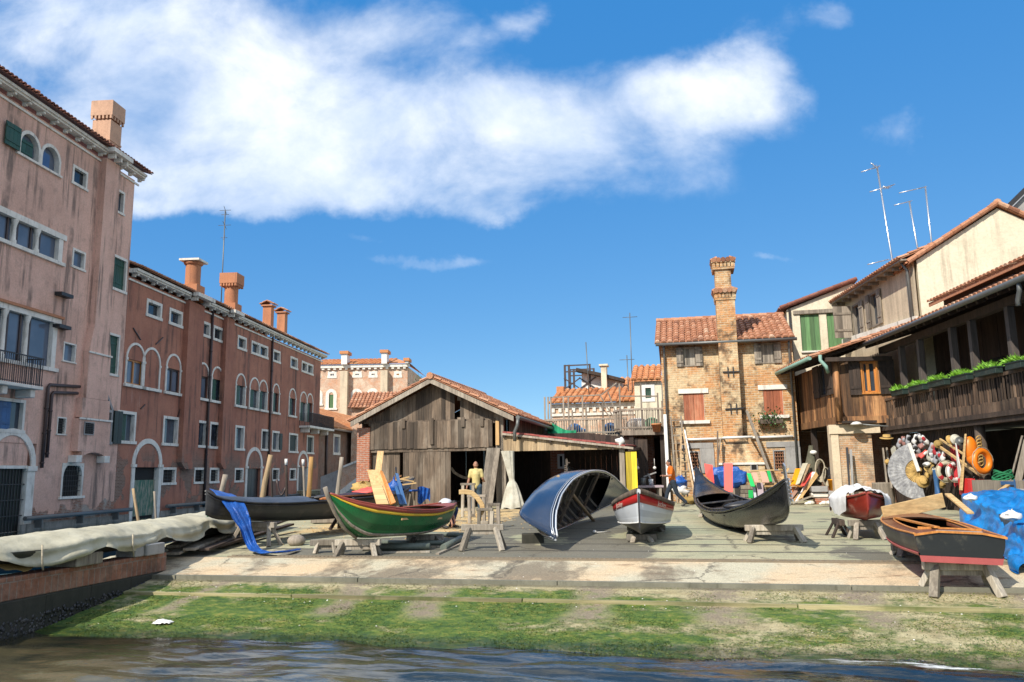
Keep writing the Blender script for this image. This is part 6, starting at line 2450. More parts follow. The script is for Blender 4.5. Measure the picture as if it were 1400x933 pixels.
g.tube([(-.28, -.35, cze - .1), (-.28, -.15, cze - .45), (-.28, -.12, cze - 3.2)], .06, 8)
g.tube([(-.42, -.12, cze - .6), (-.42, -.12, cze - 3.2)], .04, 8)
adopt(g.build('drainpipe', M['zinc'], None, CFm), ch_)
z_a, z_b = CFm.pl(1160, 466, -.02), CFm.pl(1250, 440, -.02)
g = MB()
g.beam((X0, -.1, z_a[1]), (.0, -.1, z_b[1]), .12, .3)
adopt(g.build('flashing', M['stone'], None, CFm), ch_)
gs_ = YF.l(CFm.w((X0, 0, 0))).y
gx1 = YF.l(CFm.w((X0, 0, 0))).x
gx0 = YF.pl(1079, 480, gs_)[0]
r1 = rect(YF, Zc(172, 262), Zc(328, 515), gs_)
r2 = rect(YF, Zc(360, 250), Zc(512, 495), gs_)
zg0 = YF.pl(1077, 424, gs_)[1]
zg1 = YF.pl(1164, 388, gs_)[1]
xg1 = YF.pl(1164, 388, gs_)[0]
g = MB()
wall(g, gx0, gx1 + .3, 2.5, zg0, [r1, (r2[0], r2[1], r1[2], r1[3])], gs_)
g.box(gx0 + .02, gx1 + .3, gs_ + .31, gs_ + 5, 2.5, zg0 - .02)
g.prism([(gx0, zg0 + .0), (xg1 + .5, zg0), (xg1 + .5, zg1 - .2), (xg1, zg1)], gs_, gs_ + 5)
g.build('front_wall', M['cream'], ch_)
g = MB()
g.box(r1[0] - .3, r2[1] + .1, gs_ - .08, gs_ - .003, r1[3] + .02, r1[3] + .2)
g.build('lintel', M['greywood'], ch_)
for r in (r1, r2):
 g = MB()
 g.box(r[0] - .05, r[1] + .05, gs_ - .1, gs_ + .2, r1[2] - .08, r1[2] + .002)
 o = g.build('window', M['stone'], ch_)
 shutter(o, r[0] + .01, r[1] - .01, gs_ + .12, r1[2] + .01, r1[3] - .01, M['midgreen'], battens=False)
g = MB()
v = Vector((xg1 - gx0 + .25, 0, zg1 - zg0))
tiles(g, (gx0 - .3, gs_ - .2, zg0 + .02), (0, 5.3, 0), v + Vector((.3, 0, .12)), .25, .4)
ridge_tiles(g, (gx0 - .3, gs_ - .17, zg0 + .1), (gx0 - .05 + v.x, gs_ - .17, zg0 + .2 + v.z), .09)
g.build('roof', M['tiledark'], ch_)
g = MB()
x_ = YF.pl(*Zc(112, 400), gs_ - .1)[0]
g.tube([(x_, gs_ - .1, zg0), (x_, gs_ - .1, 3)], .055, 8)
g.build('drainpipe', M['iron'], ch_)
q = YF.pt(1402, 262, 36)
g = MB()
g.prism([(q.x - .5, 3), (q.x + 9, 3), (q.x + 9, q.z + 5), (q.x + 4, q.z + 3.4), (q.x - .5, q.z - .9)], 40, 44)
gg = thing('slate_roof', 'dark grey sloping roof edge rising at the far right beyond the cream gable', 'roof', YF, (q.x + 3, 42, 3))
g.build('gable', M['greystone'], gg)
g = MB()
g.beam((q.x - .8, 40, q.z - .9), (q.x + 4, 40, q.z + 3.6), .5, .2)
g.build('verge', M['iron'], gg)
def aerial(base, top_, Y, arms, label):
 a, b = atY(*base, Y), atY(*top_, Y)
 t_ = thing('roof_aerial', label, 'antenna', W0, tuple(a - Vector((0, 0, .6))), 'television aerials above the cream house')
 g = MB()
 g.tube([a - Vector((0, 0, .8)), a, b], .035, 6)
 g.build('mast', M['steel'], t_)
 for (p, q, els) in arms:
  P, Q = atY(*p, Y), atY(*q, Y)
  g = MB()
  g.tube([P, Q], .022, 6)
  for i in range(els):
   c = P.lerp(Q, (i + .5) / els)
   L = .16 + .18 * i / max(1, els)
   g.tube([c + Vector((0, -L, -.05)), c + Vector((0, L, .05))], .012, 5)
  g.build('arm', M['steel'], t_)
aerial((1220, 358), (1199, 228), 32, [(Zg(440, 88), Zg(520, 62), 6), (Zg(485, 45), Zg(520, 72), 3), (Zg(480, 182), Zg(595, 148), 5), (Zg(545, 155), Zg(570, 165), 4), (Zg(470, 525), Zg(570, 500), 4)], 'tallest television aerial with comb like arms above the cream house')
aerial((1254, 338), (1243, 275), 33, [(Zg(595, 245), Zg(675, 225), 4)], 'shortest television aerial with one arm between two taller ones')
aerial((1273, 328), (1265, 255), 33, [(Zg(618, 187), Zg(745, 158), 5)], 'right hand television aerial with one long arm to the left')
for i, (u0, u1) in enumerate(((688, 766), (788, 882), (894, 1006), (1026, 1134), (1156, 1304), (1332, 1440))):
 a, b = RF.pl(*Zt(u0, 390), -.15)[0], RF.pl(*Zt(u1, 330), -.15)[0]
 a, b = a + (b - a) * .06, b - (b - a) * .16
 lb = ['smallest trough of bright green grass at the far end of the gallery rail', 'second trough of bright grass from the boarded corner room', 'third trough of bright grass from the boarded corner room', 'fourth trough of bright grass, with a green box end', 'long trough of bright grass second from the right of the picture', 'trough of bright grass cut by the right edge of the picture'][i]
 o = thing('grass_trough', lb, 'planter', RF, ((a + b) / 2, -.15, zra - .02), 'grass troughs on the gallery rail')
 g = MB()
 g.box(a, b, -.28, -.08, zra - .02, zra + .16)
 g.box(a - .02, b + .02, -.3, -.06, zra + .13, zra + .17)
 g.build('trough', M['blackgreen'], o, bev=.01)
 g = MB()
 for k in range(int(460 * (b - a))):
  x, y = rnd.uniform(a + .04, b - .04), rnd.uniform(-.27, -.1)
  h = rnd.uniform(.1, .24) * (1 if rnd.random() > .1 else 1.35) * (.45 + .55 * math.sin(PI * (x - a) / (b - a)))
  dx_, dy_ = rnd.gauss(0, .07), rnd.gauss(0, .07)
  an_ = rnd.uniform(0, PI)
  w_ = .011
  c, s_ = math.cos(an_) * w_, math.sin(an_) * w_
  z = zra + .13
  g.add([(x - c, y - s_, z), (x + c, y + s_, z), (x + dx_ * .5 + c * .8, y + dy_ * .5 + s_ * .8, z + h * .6), (x + dx_ * 1.3, y + dy_ * 1.3, z + h)], [(0, 1, 2), (0, 2, 3)], t=rnd.random())
 g.build('grass', M['leaf'], o)
q = YF.pt(1171, 581, ks - .35)
q2 = YF.pt(1217, 583, ks - .2)
q3 = YF.pt(1219, 600, ks - .1)
lp = thing('yard_lamp', 'white enamel yard lamp on a bent pipe arm above the brick pillar', 'lamp', YF, tuple(q))
g = MB()
g.tube([q + Vector((.1, 0, .02)), q2 + Vector((-.06, 0, .0)), q2 + Vector((0, 0, -.05)), q3], .03, 8)
g.build('arm', M['zinc'], lp)
g = MB()
g.lathe([(.02, .12), (.12, .1), (.22, .02), (.2, .0), (.1, .05), (0, .06)], q, 18)
g.build('lamp_shade', M['white'], lp)
Zk = Z(0, 1190, 580, 7.776)
def facing(p, yaw=0.0, roll=0.0):
 p = RF.w(p)
 return Fr(M=Matrix.Translation(p) @ Matrix.Rotation(-SA + yaw, 4, 'Z') @ Matrix.Rotation(roll, 4, 'Y'))
fp = RF.pt(*Zk(512, 500), -.3)
ff = facing(fp, rad(-8))
R_ = .93
fan = thing('giant_fan', 'huge silver grey folding fan hung open on the slatted wall', 'fan', ff)
a0, a1 = rad(104), rad(278)
n = 44
def fanpt(i, r, k=0):
 a = a0 + (a1 - a0) * i / n
 return (r * math.cos(a), (.0035 if (i + k) % 2 else -.0035) * r, r * math.sin(a))
g = MB()
for i in range(n):
 g.add([fanpt(i, .4), fanpt(i + 1, .4), fanpt(i + 1, R_), fanpt(i, R_)], [(0, 1, 2, 3)], t=rnd.uniform(.4, .6))
M['fanpaper'] = mat('silver_fan_paper', lambda t: {'Base Color': t.ramp(t.noise(t.obj(), 5, 7, .75), [(.3, (.10, .10, .11)), (.48, (.24, .24, .25)), (.66, (.46, .46, .46))]), 'Roughness': .5})
g.build('leaf', M['fanpaper'], fan)
g = MB()
for i in range(0, n + 1, 2):
 p = fanpt(i, .42)
 g.beam((0, .03, 0), (p[0], .03, p[2]), .035, .008, (0, 1, 0), t=rnd.random())
g.build('sticks', M['straw'], fan)
g = MB()
p = fanpt(0, R_ + .02)
g.beam((0, -.03, 0), (p[0] + .02, -.03, p[2]), .11, .02, (0, 1, 0))
g.build('guard', M['whitetarp'], fan)
def hat(px, rp, label, m=('straw', 'pipebrown'), yaw=0.0, tilt=-70, roll=0.0, y=-.2, name='straw_hat'):
 p = RF.w(RF.pt(*Zk(*px), y))
 r = rp / 7.776 / FPX * (p - CAM).length
 f = Fr(M=Matrix.Translation(p) @ Matrix.Rotation(-SA + yaw, 4, 'Z') @ Matrix.Rotation(roll, 4, 'Y') @ Matrix.Rotation(rad(tilt), 4, 'X'))
 o = thing(name, label, 'hat', f, (0, 0, 0), 'hats hung on the slatted wall')
 g = MB()
 g.lathe([(r, 0), (r, .012), (r * .56, .02), (r * .54, r * .5), (r * .5, r * .54), (0, r * .55)], (0, 0, 0), 24)
 g.lathe([(r, 0), (r * .5, .004), (0, .004)], (0, 0, 0), 24)
 g.build('brim_and_crown', M[m[0]], o)
 g = MB()
 g.lathe([(r * .575, .03), (r * .567, r * .22)], (0, 0, 0), 24)
 g.build('ribbon', M[m[1]], o)
hat((558, 612), 58, 'largest straw boater hung below the giant fan sticks', tilt=75)
hat((512, 492), 38, 'straw hat half behind the sticks of the giant fan', tilt=70, yaw=.3, y=-.18)
hat((180, 402), 26, 'small straw hat on the stakes left of the giant fan', tilt=80, yaw=-.5)
hat((172, 150), 62, 'flat yellow boater seen edge on beneath the lamp arm', tilt=12, y=-.35)
hat((848, 170), 46, 'pinkish tan hat at the top left of the orange float', ('straw', 'salmon'), tilt=70, yaw=.5)
hat((905, 165), 50, 'pale grey hat beside the pinkish tan hat', ('curtain', 'zinc'), tilt=75, yaw=.2, y=-.22)
hat((955, 185), 44, 'darker grey hat overlapping the pale grey hat', ('zinc', 'iron'), tilt=70, yaw=.1, y=-.16)
hat((600, 480), 34, 'tan hat low between the fan and the cream lifebuoy', ('straw', 'iron'), tilt=65, yaw=.6, y=-.2)
hat((755, 645), 36, 'brown straw hat under the cream lifebuoy', ('ochrecloth', 'iron'), tilt=70, y=-.2)
hat((720, 215), 40, 'brown basket like hat left of the diagonal poles', ('ochrecloth', 'pipebrown'), tilt=75, y=-.2)
M['rosecloth'] = m_cloth('dusty_rose_cloth', (.42, .2, .17))
M['greycloth'] = m_cloth('grey_cloth', (.4, .4, .42))
M['redcloth'] = m_cloth('red_cloth', (.5, .03, .04))
def slipper(px, label, m, lining, rot, L=.165, y=-.18):
 p = RF.w(RF.pt(*Zk(*px), y))
 f = Fr(M=Matrix.Translation(p) @ Matrix.Rotation(-SA + rot * .5, 4, 'Z') @ Matrix.Rotation(rot, 4, 'Y') @ Matrix.Rotation(rad(20), 4, 'X'))
 o = thing('slipper', label, 'slipper', f, (0, 0, 0), 'soft slippers hung in rows on the slatted wall')
 g = MB()
 prof = [(-L, .02), (-L * .92, .06), (-L * .6, .08), (-L * .2, .07), (L * .2, .062), (L * .6, .072), (L * .92, .06), (L, .02)]
 def sk(i, j):
  k = i * (len(prof) - 1)
  q = min(int(k), len(prof) - 2)
  w_ = prof[q][1] + (prof[q + 1][1] - prof[q][1]) * (k - q)
  z = prof[q][0] + (prof[q + 1][0] - prof[q][0]) * (k - q)
  a = PI * 2 * j
  return (w_ * math.cos(a), -.02 + .1 * math.sin(a) * (1.2 if z < 0 else .7), z)
 g.sheet(sk, 14, 14)
 g.build('upper', M[m], o)
 g = MB()
 g.ball((0, -.085, L * .35), (.055, .035, L * .5), 10, 8)
 g.build('lining', M[lining], o)
sl_list = [((305, 200), 'greycloth', 'rosecloth', .2), ((352, 178), 'rosecloth', 'greycloth', -.1), ((398, 165), 'greycloth', 'iron', .1), ((472, 158), 'whitetarp', 'iron', .3), ((530, 150), 'greycloth', 'whitetarp', -.4), ((575, 165), 'whitetarp', 'redcloth', -.6),
   ((452, 300), 'whitetarp', 'iron', 1.0), ((490, 262), 'greycloth', 'iron', -.5), ((555, 218), 'rosecloth', 'whitetarp', .9), ((500, 335), 'rosecloth', 'whitetarp', 1.2), ((560, 318), 'salmon', 'whitetarp', .8), ((648, 250), 'greycloth', 'rosecloth', .2), ((690, 268), 'redcloth', 'iron', .1),
   ((655, 350), 'whitetarp', 'greycloth', -.2), ((695, 360), 'greycloth', 'iron', .2), ((735, 345), 'greycloth', 'redcloth', -.3), ((775, 335), 'whitetarp', 'rosecloth', .25), ((622, 330), 'curtain', 'iron', 0), ((620, 420), 'whitetarp', 'straw', 1.3), ((610, 510), 'straw', 'iron', .2), ((650, 480), 'ochrecloth', 'iron', .4), ((690, 520), 'curtain', 'iron', -.3)]
desc = ['grey slipper with rose lining highest on the left above the fan', 'dusty rose slipper above the top of the fan', 'grey slipper with dark lining right of the rose one', 'white slipper with dark lining at the top of the wall', 'pale grey slipper tilted left near the top of the wall', 'white slipper with red lining at the top, tilted left', 'white slipper lying sideways beside the fan guard', 'grey slipper tilted left above the salmon slipper', 'rose slipper lying sideways with white lining', 'rose slipper sideways just right of the fan guard', 'salmon pink slipper lying sideways', 'grey slipper with rose lining left of the basket hat', 'red slipper with dark lining under the basket hat', 'white slipper with grey lining above the cream lifebuoy', 'grey slipper with dark lining above the cream lifebuoy', 'grey slipper with red lining above the cream lifebuoy', 'white slipper with rose lining right above the cream lifebuoy', 'long cream slipper hung straight in the middle of the wall', 'white slipper sideways at mid height', 'straw coloured slipper near the brown hat', 'ochre slipper left of the cream lifebuoy', 'cream slipper just left of the cream lifebuoy']
for (px, m, li, r_), d in zip(sl_list, desc):
 slipper(px, d, m, li, r_)
def buoy(px, R_, r, m, label, yaw=0.0, roll=0.0, y=-.3, bands=None, grab=None):
 p = RF.pt(*Zk(*px), y)
 f = facing(p, yaw, roll)
 o = thing('lifebuoy', label, 'lifebuoy', f, (0, 0, 0), 'lifebuoys on the slatted wall')
 g = MB()
 g.torus((0, 0, 0), R_, r, None, 36, 12)
 g.build('ring', M[m], o)
 if bands:
  for k in range(4):
   g = MB()
   a = k * PI / 2 + .5
   g.torus((0, 0, 0), R_, r * 1.05, None, 8, 12, a, a + .45)
   g.build('band', M[bands], o)
 g = MB()
 pts = []
 for k in range(25):
  a = 2 * PI * k / 24
  pts.append(((R_ + r * (1.05 + .25 * math.sin(a * 4) ** 2)) * math.cos(a), -.03, (R_ + r * (1.05 + .25 * math.sin(a * 4) ** 2)) * math.sin(a)))
 g.tube(pts, .012, 6, False)
 g.build('grab_line', M['rope'], o)
buoy((800, 505), .25, .075, 'canvas', 'cream lifebuoy with red bands low in the middle of the slatted wall', yaw=.35, bands='redcloth', y=-.35)
buoy((890, 510), .24, .065, 'whitetarp', 'white and red lifebuoy half hidden behind the cream one', yaw=.5, y=-.2, bands='redcloth')
buoy((1185, 395), .28, .085, 'orange', 'plain orange lifebuoy hung on the log post', yaw=.55, roll=.15, y=-.4)
p = RF.pt(*Zk(1065, 265), -.3)
f = facing(p, .3)
o = thing('float_bag', 'orange rescue float with yellow rope hung beside the orange lifebuoy', 'float', f)
g = MB()
g.ball((0, 0, 0), (.2, .14, .36), 16, 12)
g.ball((.02, 0, -.25), (.17, .13, .2), 14, 10)
g.build('body', M['orange'], o)
g = MB()
for k in range(9):
 g.torus((.24, -.05, .3 - k * .09), .07, .018, Matrix.Rotation(.4, 3, 'X'), 12, 6)
g.build('rope', M['straw'], o)
for p, q, w_, m, lb in (((740, 160), (1165, 430), .06, 'fresh', 'upper of two long poles slanting down across the slatted wall'), ((745, 248), (1170, 545), .085, 'fresh', 'lower and broader of two poles slanting down across the wall')):
 g = MB()
 g.beam(RF.pt(*Zk(*p), -.22), RF.pt(*Zk(*q), -.32), w_, .05, (0, 1, 0))
 solo(g, 'pole', M[m], lb, 'pole', RF, group='poles slanting across the slatted wall', bev=.008)
g = MB()
a, b = RF.pt(*Zk(1012, 105), -.45), RF.pt(*Zk(962, 705), -.75)
g.beam(b, a, .16, .035, (0, 1, 0), w1=.07)
solo(g, 'tapered_board', M['fresh'], 'pale tapered board standing against the wall right of the lifebuoys', 'board', RF, bev=.008)
g = MB()
for k, (p, q) in enumerate((((132, 255), (180, 680)), ((172, 252), (225, 685)))):
 g.beam(RF.pt(*Zk(*q), -.25), RF.pt(*Zk(*p), -.1), .06, .05, (0, 1, 0), t=.8)
 solo(g, 'stake', M['greywood'], ['left one of two grey stakes beside the dark doorway', 'right one of two grey stakes, nearer the giant fan'][k], 'stake', RF, group='stakes by the dark doorway')
 g = MB()
g = MB()
p = RF.pt(*Zk(935, 425), -.35)
g.add([(p.x - .1, p.y, p.z - .45), (p.x + .16, p.y - .03, p.z - .3), (p.x - .06, p.y, p.z + .62), (p.x - .1, p.y + .03, p.z - .45), (p.x + .16, p.y, p.z - .3), (p.x - .06, p.y + .03, p.z + .62)], [(0, 1, 2), (5, 4, 3), (0, 2, 5, 3), (1, 4, 5, 2), (0, 3, 4, 1)])
solo(g, 'pennant', M['whitetarp'], 'white narrow pennant beside the pale tapered board', 'pennant', RF)
g = MB()
p = RF.pt(*Zk(240, 282), -.3)
for k in range(5):
 f = Matrix.Rotation(-.35 + k * .09, 3, 'Y')
 c = [Vector(q) for q in ((-.17, .01 * k, -.12), (.17, .01 * k, -.12), (.17, .01 * k, .12), (-.17, .01 * k, .12))]
 c = [p + f @ q for q in c]
 g.hexa(c, [q + Vector((0, .006, 0)) for q in c], t=rnd.random())
solo(g, 'papers', M['curtain'], 'sheaf of curling papers pinned above the left of the giant fan', 'papers', RF)
for px, m, lb, yw in (((1030, 668), 'redcase', 'plain red case standing on the ledge by the log post', .2), ((1130, 678), 'redcase', 'red case with dark strap nearest the log post', .2)):
 M.setdefault('redcase', m_paint('red_case', (.55, .03, .03), .5, .15))
 p = RF.pt(*Zk(*px), -.5)
 f = facing(p, yw)
 o = thing('case', lb, 'case', f, (0, 0, -.22), 'red cases by the log post')
 g = MB()
 g.box(-.2, .2, -.09, .09, -.22, .24)
 g.build('body', M[m], o, bev=.02)
 g = MB()
 g.tube([(-.07, 0, .24), (-.06, 0, .3), (.06, 0, .3), (.07, 0, .24)], .014, 6)
 g.build('handle', M['iron'], o)
 if px[0] > 1100:
  g = MB()
  g.box(-.07, .0, -.095, .095, -.225, .245)
  g.build('strap', M['iron'], o)
g = MB()
p = RF.pt(*Zk(705, 640), -.35)
g.sheet(lambda i, j: (p.x + (.1 + .03 * math.sin(j * 9)) * math.cos(i * 6.283), p.y + .07 * math.sin(i * 6.283), p.z - .55 + 1.0 * j), 20, 16)
solo(g, 'cloth', M['bluepaint'], 'dull blue cloth hanging under the ochre slipper', 'cloth', RF)
g = MB()
p = RF.pt(*Zk(905, 440), -.12)
g.sheet(lambda i, j: (p.x + (-.25 + .5 * i), p.y + .04 * math.sin(i * 14), p.z - .6 + 1.2 * j - .1 * math.sin(i * 7) * (1 - j)), 24, 10)
solo(g, 'flag', M['redcloth'], 'red cloth behind the lifebuoys on the slatted wall', 'cloth', RF)
g = MB()
p = G(1209, 690)
g = MB()
g.lathe([(.36, 0), (.4, .3), (.38, .75), (.4, .8), (.34, .8), (.32, .7), (0, .7)], (p.x, p.y, p.z), 20)
solo(g, 'barrel', M['greywood'], 'grey ribbed barrel at the foot of the giant fan', 'barrel', W0)
for p, q, r_, lb in (((1392, 606), (1378, 672), .045, 'thin grey pole leaning in the dark bay at the right edge'), ((1399, 612), (1390, 668), .16, 'thick grey timber leaning in the dark bay at the right edge')):
 g = MB()
 g.beam(RF.pt(*q, -.2), RF.pt(p[0] + 6, p[1] - 10, .1), r_, r_)
 solo(g, 'leaning_pole', M['greywood'], lb, 'pole', RF)
def cr(p0, p1, p2, p3, t):
 return .5 * ((2 * p1) + (-p0 + p2) * t + (2 * p0 - 5 * p1 + 4 * p2 - p3) * t * t + (-p0 + 3 * p1 - 3 * p2 + p3) * t ** 3)
class Hull:
 def __init__(s, st, n=44, bulge=.035, th=.03):
  s.st, s.n, s.bulge, s.th = st, n, bulge, th
  s.x0, s.x1 = st[0][0], st[-1][0]
 def at(s, x):
  st = s.st
  x = min(max(x, s.x0), s.x1)
  for i in range(len(st) - 1):
   if x <= st[i + 1][0] + 1e-9:
    break
  a, b = st[i], st[i + 1]
  p, q = st[max(i - 1, 0)], st[min(i + 2, len(st) - 1)]
  t = (x - a[0]) / (b[0] - a[0])
  r = [cr(p[k], a[k], b[k], q[k], t) for k in range(1, 6)]
  lo = [min(a[k], b[k]) - .03 for k in range(1, 6)]
  hi = [max(a[k], b[k]) + .03 for k in range(1, 6)]
  r = [min(max(v, l), h) for v, l, h in zip(r, lo, hi)]
  return [max(r[0], .004), r[1], max(r[2], .003), r[3], r[4]]
 def side(s, x, f, off=0.0, sg=1):
  hb, zt, cb, zc, zk = s.at(x)
  if f <= 1:
   y = hb + (cb - hb) * f + s.bulge * math.sin(PI * f) * min(1, hb / .3)
   z = zt + (zc - zt) * f
   return Vector((x, sg * max(y + off, .002), z))
  k = f - 1
  return Vector((x, sg * cb * (1 - k), zc + (zk - zc) * k))
 def xs(s, a=None, b=None, n=None):
  a = s.x0 if a is None else a
  b = s.x1 if b is None else b
  n = n or s.n
  return [a + (b - a) * i / n for i in range(n + 1)]
 def shell(s, inner=True, m_in=0):
  g = MB()
  fs = [0, .2, .4, .6, .8, 1, 1.5, 2]
  path = [(1, f) for f in fs] + [(-1, f) for f in fs[-2::-1]]
  xs = s.xs()
  k = len(path)
  vs = [s.side(x, f, 0, sg) for x in xs for sg, f in path]
  tn = [rnd.uniform(.2, .8) for _ in range(k)]
  for j in range(k - 1):
   g.add([], [], 0)
   o = len(g.v) if j == 0 else o
   if j == 0:
    g.v += [tuple(q) for q in vs]
   for i in range(len(xs) - 1):
    g.f.append([o + i * k + j, o + i * k + j + 1, o + (i + 1) * k + j + 1, o + (i + 1) * k + j]); g.mi.append(0); g.sm.append(True); g.t.append(tn[j])
  if inner:
   vi = []
   for x in xs:
    for sg, f in path:
     q = s.side(x, f, 0, sg)
     w = max(abs(q.y) - s.th, .001)
     vi.append(Vector((q.x, sg * w if f < 2 else 0, q.z + (s.th * f * .6 if f > 0 else .0))))
   o = len(g.v)
   g.add(vi, [(i * k + j + 1, i * k + j, (i + 1) * k + j, (i + 1) * k + j + 1) for i in range(len(xs) - 1) for j in range(k - 1)], m_in, True)
   for i in range(len(xs) - 1):
    for j in (0, k - 1):
     g.f.append([i * k + j, (i + 1) * k + j, o + (i + 1) * k + j, o + i * k + j])
     g.mi.append(0); g.sm.append(False); g.t.append(.5)
  for i in (0, len(xs) - 1):
   g.f.append([i * k + j for j in range(k)])
   g.mi.append(0); g.sm.append(False); g.t.append(.5)
  return g
 def band(s, f0, f1, off, a=None, b=None, sg=None):
  g = MB()
  xs = s.xs(a, b)
  for sgn in ((1, -1) if sg is None else (sg,)):
   vs = []
   for x in xs:
    vs += [s.side(x, f0, .001, sgn), s.side(x, f0, off, sgn), s.side(x, (f0 + f1) / 2, off, sgn), s.side(x, f1, off, sgn), s.side(x, f1, .001, sgn)]
   g.add(vs, [(i * 5 + j, i * 5 + j + 1, i * 5 + 6 + j, i * 5 + 5 + j) for i in range(len(xs) - 1) for j in range(4)], 0, True)
  return g
 def rail(s, r, out=0.0, up=0.0, sg=1, a=None, b=None, n=6, f=0.0):
  g = MB()
  g.tube([s.side(x, f, out, sg) + Vector((0, 0, up)) for x in s.xs(a, b)], r, n)
  return g
 def deck(s, a, b, camber=.05, dz=-.01, inset=.0, th=.02, n=18):
  g = MB()
  xs = s.xs(a, b, n)
  m = 8
  def fn(i, j, d):
   x = a + (b - a) * i
   hb, zt = s.at(x)[:2]
   w = max(hb - inset, .002)
   k = -1 + 2 * j
   return (x, k * w, zt + dz - d + camber * (1 - k * k) * min(1, w / .3))
  g.sheet(lambda i, j: fn(i, j, 0), n, m)
  g.sheet(lambda i, j: fn(i, j, th), n, m)
  return g
 def rib(s, x, w=.05, d=.05, f1=2.0):
  g = MB()
  pts = [s.side(x, f * f1 / 8, -s.th - d / 2, 1) for f in range(9)]
  pts += [Vector((p.x, -p.y, p.z)) for p in pts[-2::-1]] if f1 >= 2 else []
  for p, q in zip(pts, pts[1:]):
   if (p - q).length > .01:
    g.beam(p + Vector((0, 0, .02)), q + Vector((0, 0, .02)), w, d, (1, 0, 0))
  return g
def pose(p, head, roll=0.0, pitch=0.0):
 a = math.atan2(head[1], head[0])
 return Fr(M=Matrix.Translation(Vector(p)) @ Matrix.Rotation(a, 4, 'Z') @ Matrix.Rotation(pitch, 4, 'Y') @ Matrix.Rotation(roll, 4, 'X'))
def trestle(p, ang, L, h, label, m='trestle', splay=.16, lw=.09, w=.11, spread=.2):
 p = Vector(p)
 f = Fr(tuple(p), ang)
 o = thing('trestle', label, 'trestle', f, (0, 0, 0), 'wooden trestles about the yard')
 g = MB()
 g.box(-L / 2, L / 2, -w / 2, w / 2, h - .12, h, t=rnd.random())
 g.build('beam', M[m], o, bev=.012)
 for sx in (-1, 1):
  for sy in (-1, 1):
   x = sx * (L / 2 - .16)
   q = f.w((x + sx * splay, sy * spread, 0))
   z = gz(q.x, q.y) - p.z
   g = MB()
   g.beam((x + sx * splay, sy * spread, z), (x, sy * .035, h - .06), lw * rnd.uniform(.9, 1.15), lw * .8, t=rnd.random())
   g.build('leg', M[m], o, bev=.01)
 g = MB()
 g.beam((-L / 2 + .16, -.01, h * .55), (L / 2 - .16, .01, h * .55), .05, .05, t=rnd.random()) if h > .6 else g.beam((-L / 2 + .1, 0, h - .16), (L / 2 - .1, 0, h - .16), .05, .07)
 g.build('stretcher', M[m], o)
 return o
GOND = [(-5.4, .012, 1.42, .008, 1.36, 1.34), (-5.1, .09, 1.16, .04, .86, .84), (-4.5, .25, .92, .12, .48, .46), (-3.5, .46, .73, .27, .22, .2), (-2, .64, .61, .42, .07, .05), (0, .71, .57, .48, .02, 0), (2, .62, .61, .4, .07, .05), (3.5, .43, .74, .25, .19, .16),
  (4.5, .24, .9, .11, .33, .3), (5.1, .1, 1.04, .04, .5, .46), (5.38, .015, 1.14, .01, .78, .75)]
def gondola(fr, label, m, decor=True, ferro=True, st=GOND, cov=None, inner='blackdull', org=(0, 0, 0), fd=.21):
 h = Hull(st)
 x0, x1 = h.x0, h.x1
 o = thing('gondola', label, 'gondola', fr, org, 'gondolas in the boatyard')
 h.shell(True, 1).build('hull', [M[m], M[inner]], o)
 for sg in (1, -1):
  h.rail(.022, .012, -.01, sg).build('gunwale', M[m], o)
  h.rail(.012, .014, 0, sg, f=.16).build('rubbing_strake', M['steel'] if m == 'skynavy' else M[m], o)
 h.deck(x1 - (x1 - x0) * fd, x1 - .05, .07).build('foredeck', M[m], o)
 h.deck(x0 + .05, x0 + (x1 - x0) * .22, .06).build('afterdeck', M[m], o)
 if decor:
  for x in (x0 + (x1 - x0) * .27, x0 + (x1 - x0) * .40, x0 + (x1 - x0) * .55, x0 + (x1 - x0) * .66):
   hb, zt = h.at(x)[:2]
   g = MB()
   g.box(x - .12, x + .12, -hb + .03, hb - .03, zt - .12, zt - .08)
   g.build('thwart', M[inner], o, bev=.01)
  for x in [x0 + (x1 - x0) * (.26 + .035 * i) for i in range(13)]:
   h.rib(x, .04, .04, 2).build('rib', M[inner], o)
  a, b = x0 + (x1 - x0) * .24, x0 + (x1 - x0) * .78
  g = MB()
  g.sheet(lambda i, j: (a + (b - a) * i, (-1 + 2 * j) * (h.at(a + (b - a) * i)[2] - .02), h.at(a + (b - a) * i)[4] + .1), 16, 4)
  g.build('floor', M[inner], o)
 if ferro:
  x = x1
  g = MB()
  zt = h.at(x1)[1]
  prof = [(x - .04, zt - .5), (x + .07, zt - .45), (x + .12, zt + .05), (x + .14, zt + .24), (x + .05, zt + .3), (x - .02, zt + .22), (x - .03, zt + .05)]
  g.prism(prof, -.012, .012)
  for k in range(6):
   z = zt - .02 - k * .075
   g.prism([(x + .1, z), (x + .27, z - .005), (x + .27, z + .04), (x + .1, z + .045)], -.01, .01)
  g.prism([(x - .03, zt + .1), (x - .2, zt + .1), (x - .2, zt + .14), (x - .03, zt + .14)], -.01, .01)
  g.build('bow_iron', M['steel'], o)
 return o, h
bowp = Vector((5.15, 15.0, 0))
stern = Vector((5.95, 25.7, 0))
hd = (bowp - stern).normalized()
mid = (bowp + stern) / 2
zg_ = gz(bowp.x, bowp.y + 1.2)
GZ = .05
GR = [(x, hb, zt - .17 * max(0, 1 - (x / 4.9) ** 2), cb, zc, zk) for x, hb, zt, cb, zc, zk in GOND]
fr = pose((mid.x, mid.y, GZ), (hd.x, hd.y), rad(6), .0)
gR, hR = gondola(fr, 'black gondola on a trestle, its iron bow towards the water, right of the white boat', 'black', st=GR)
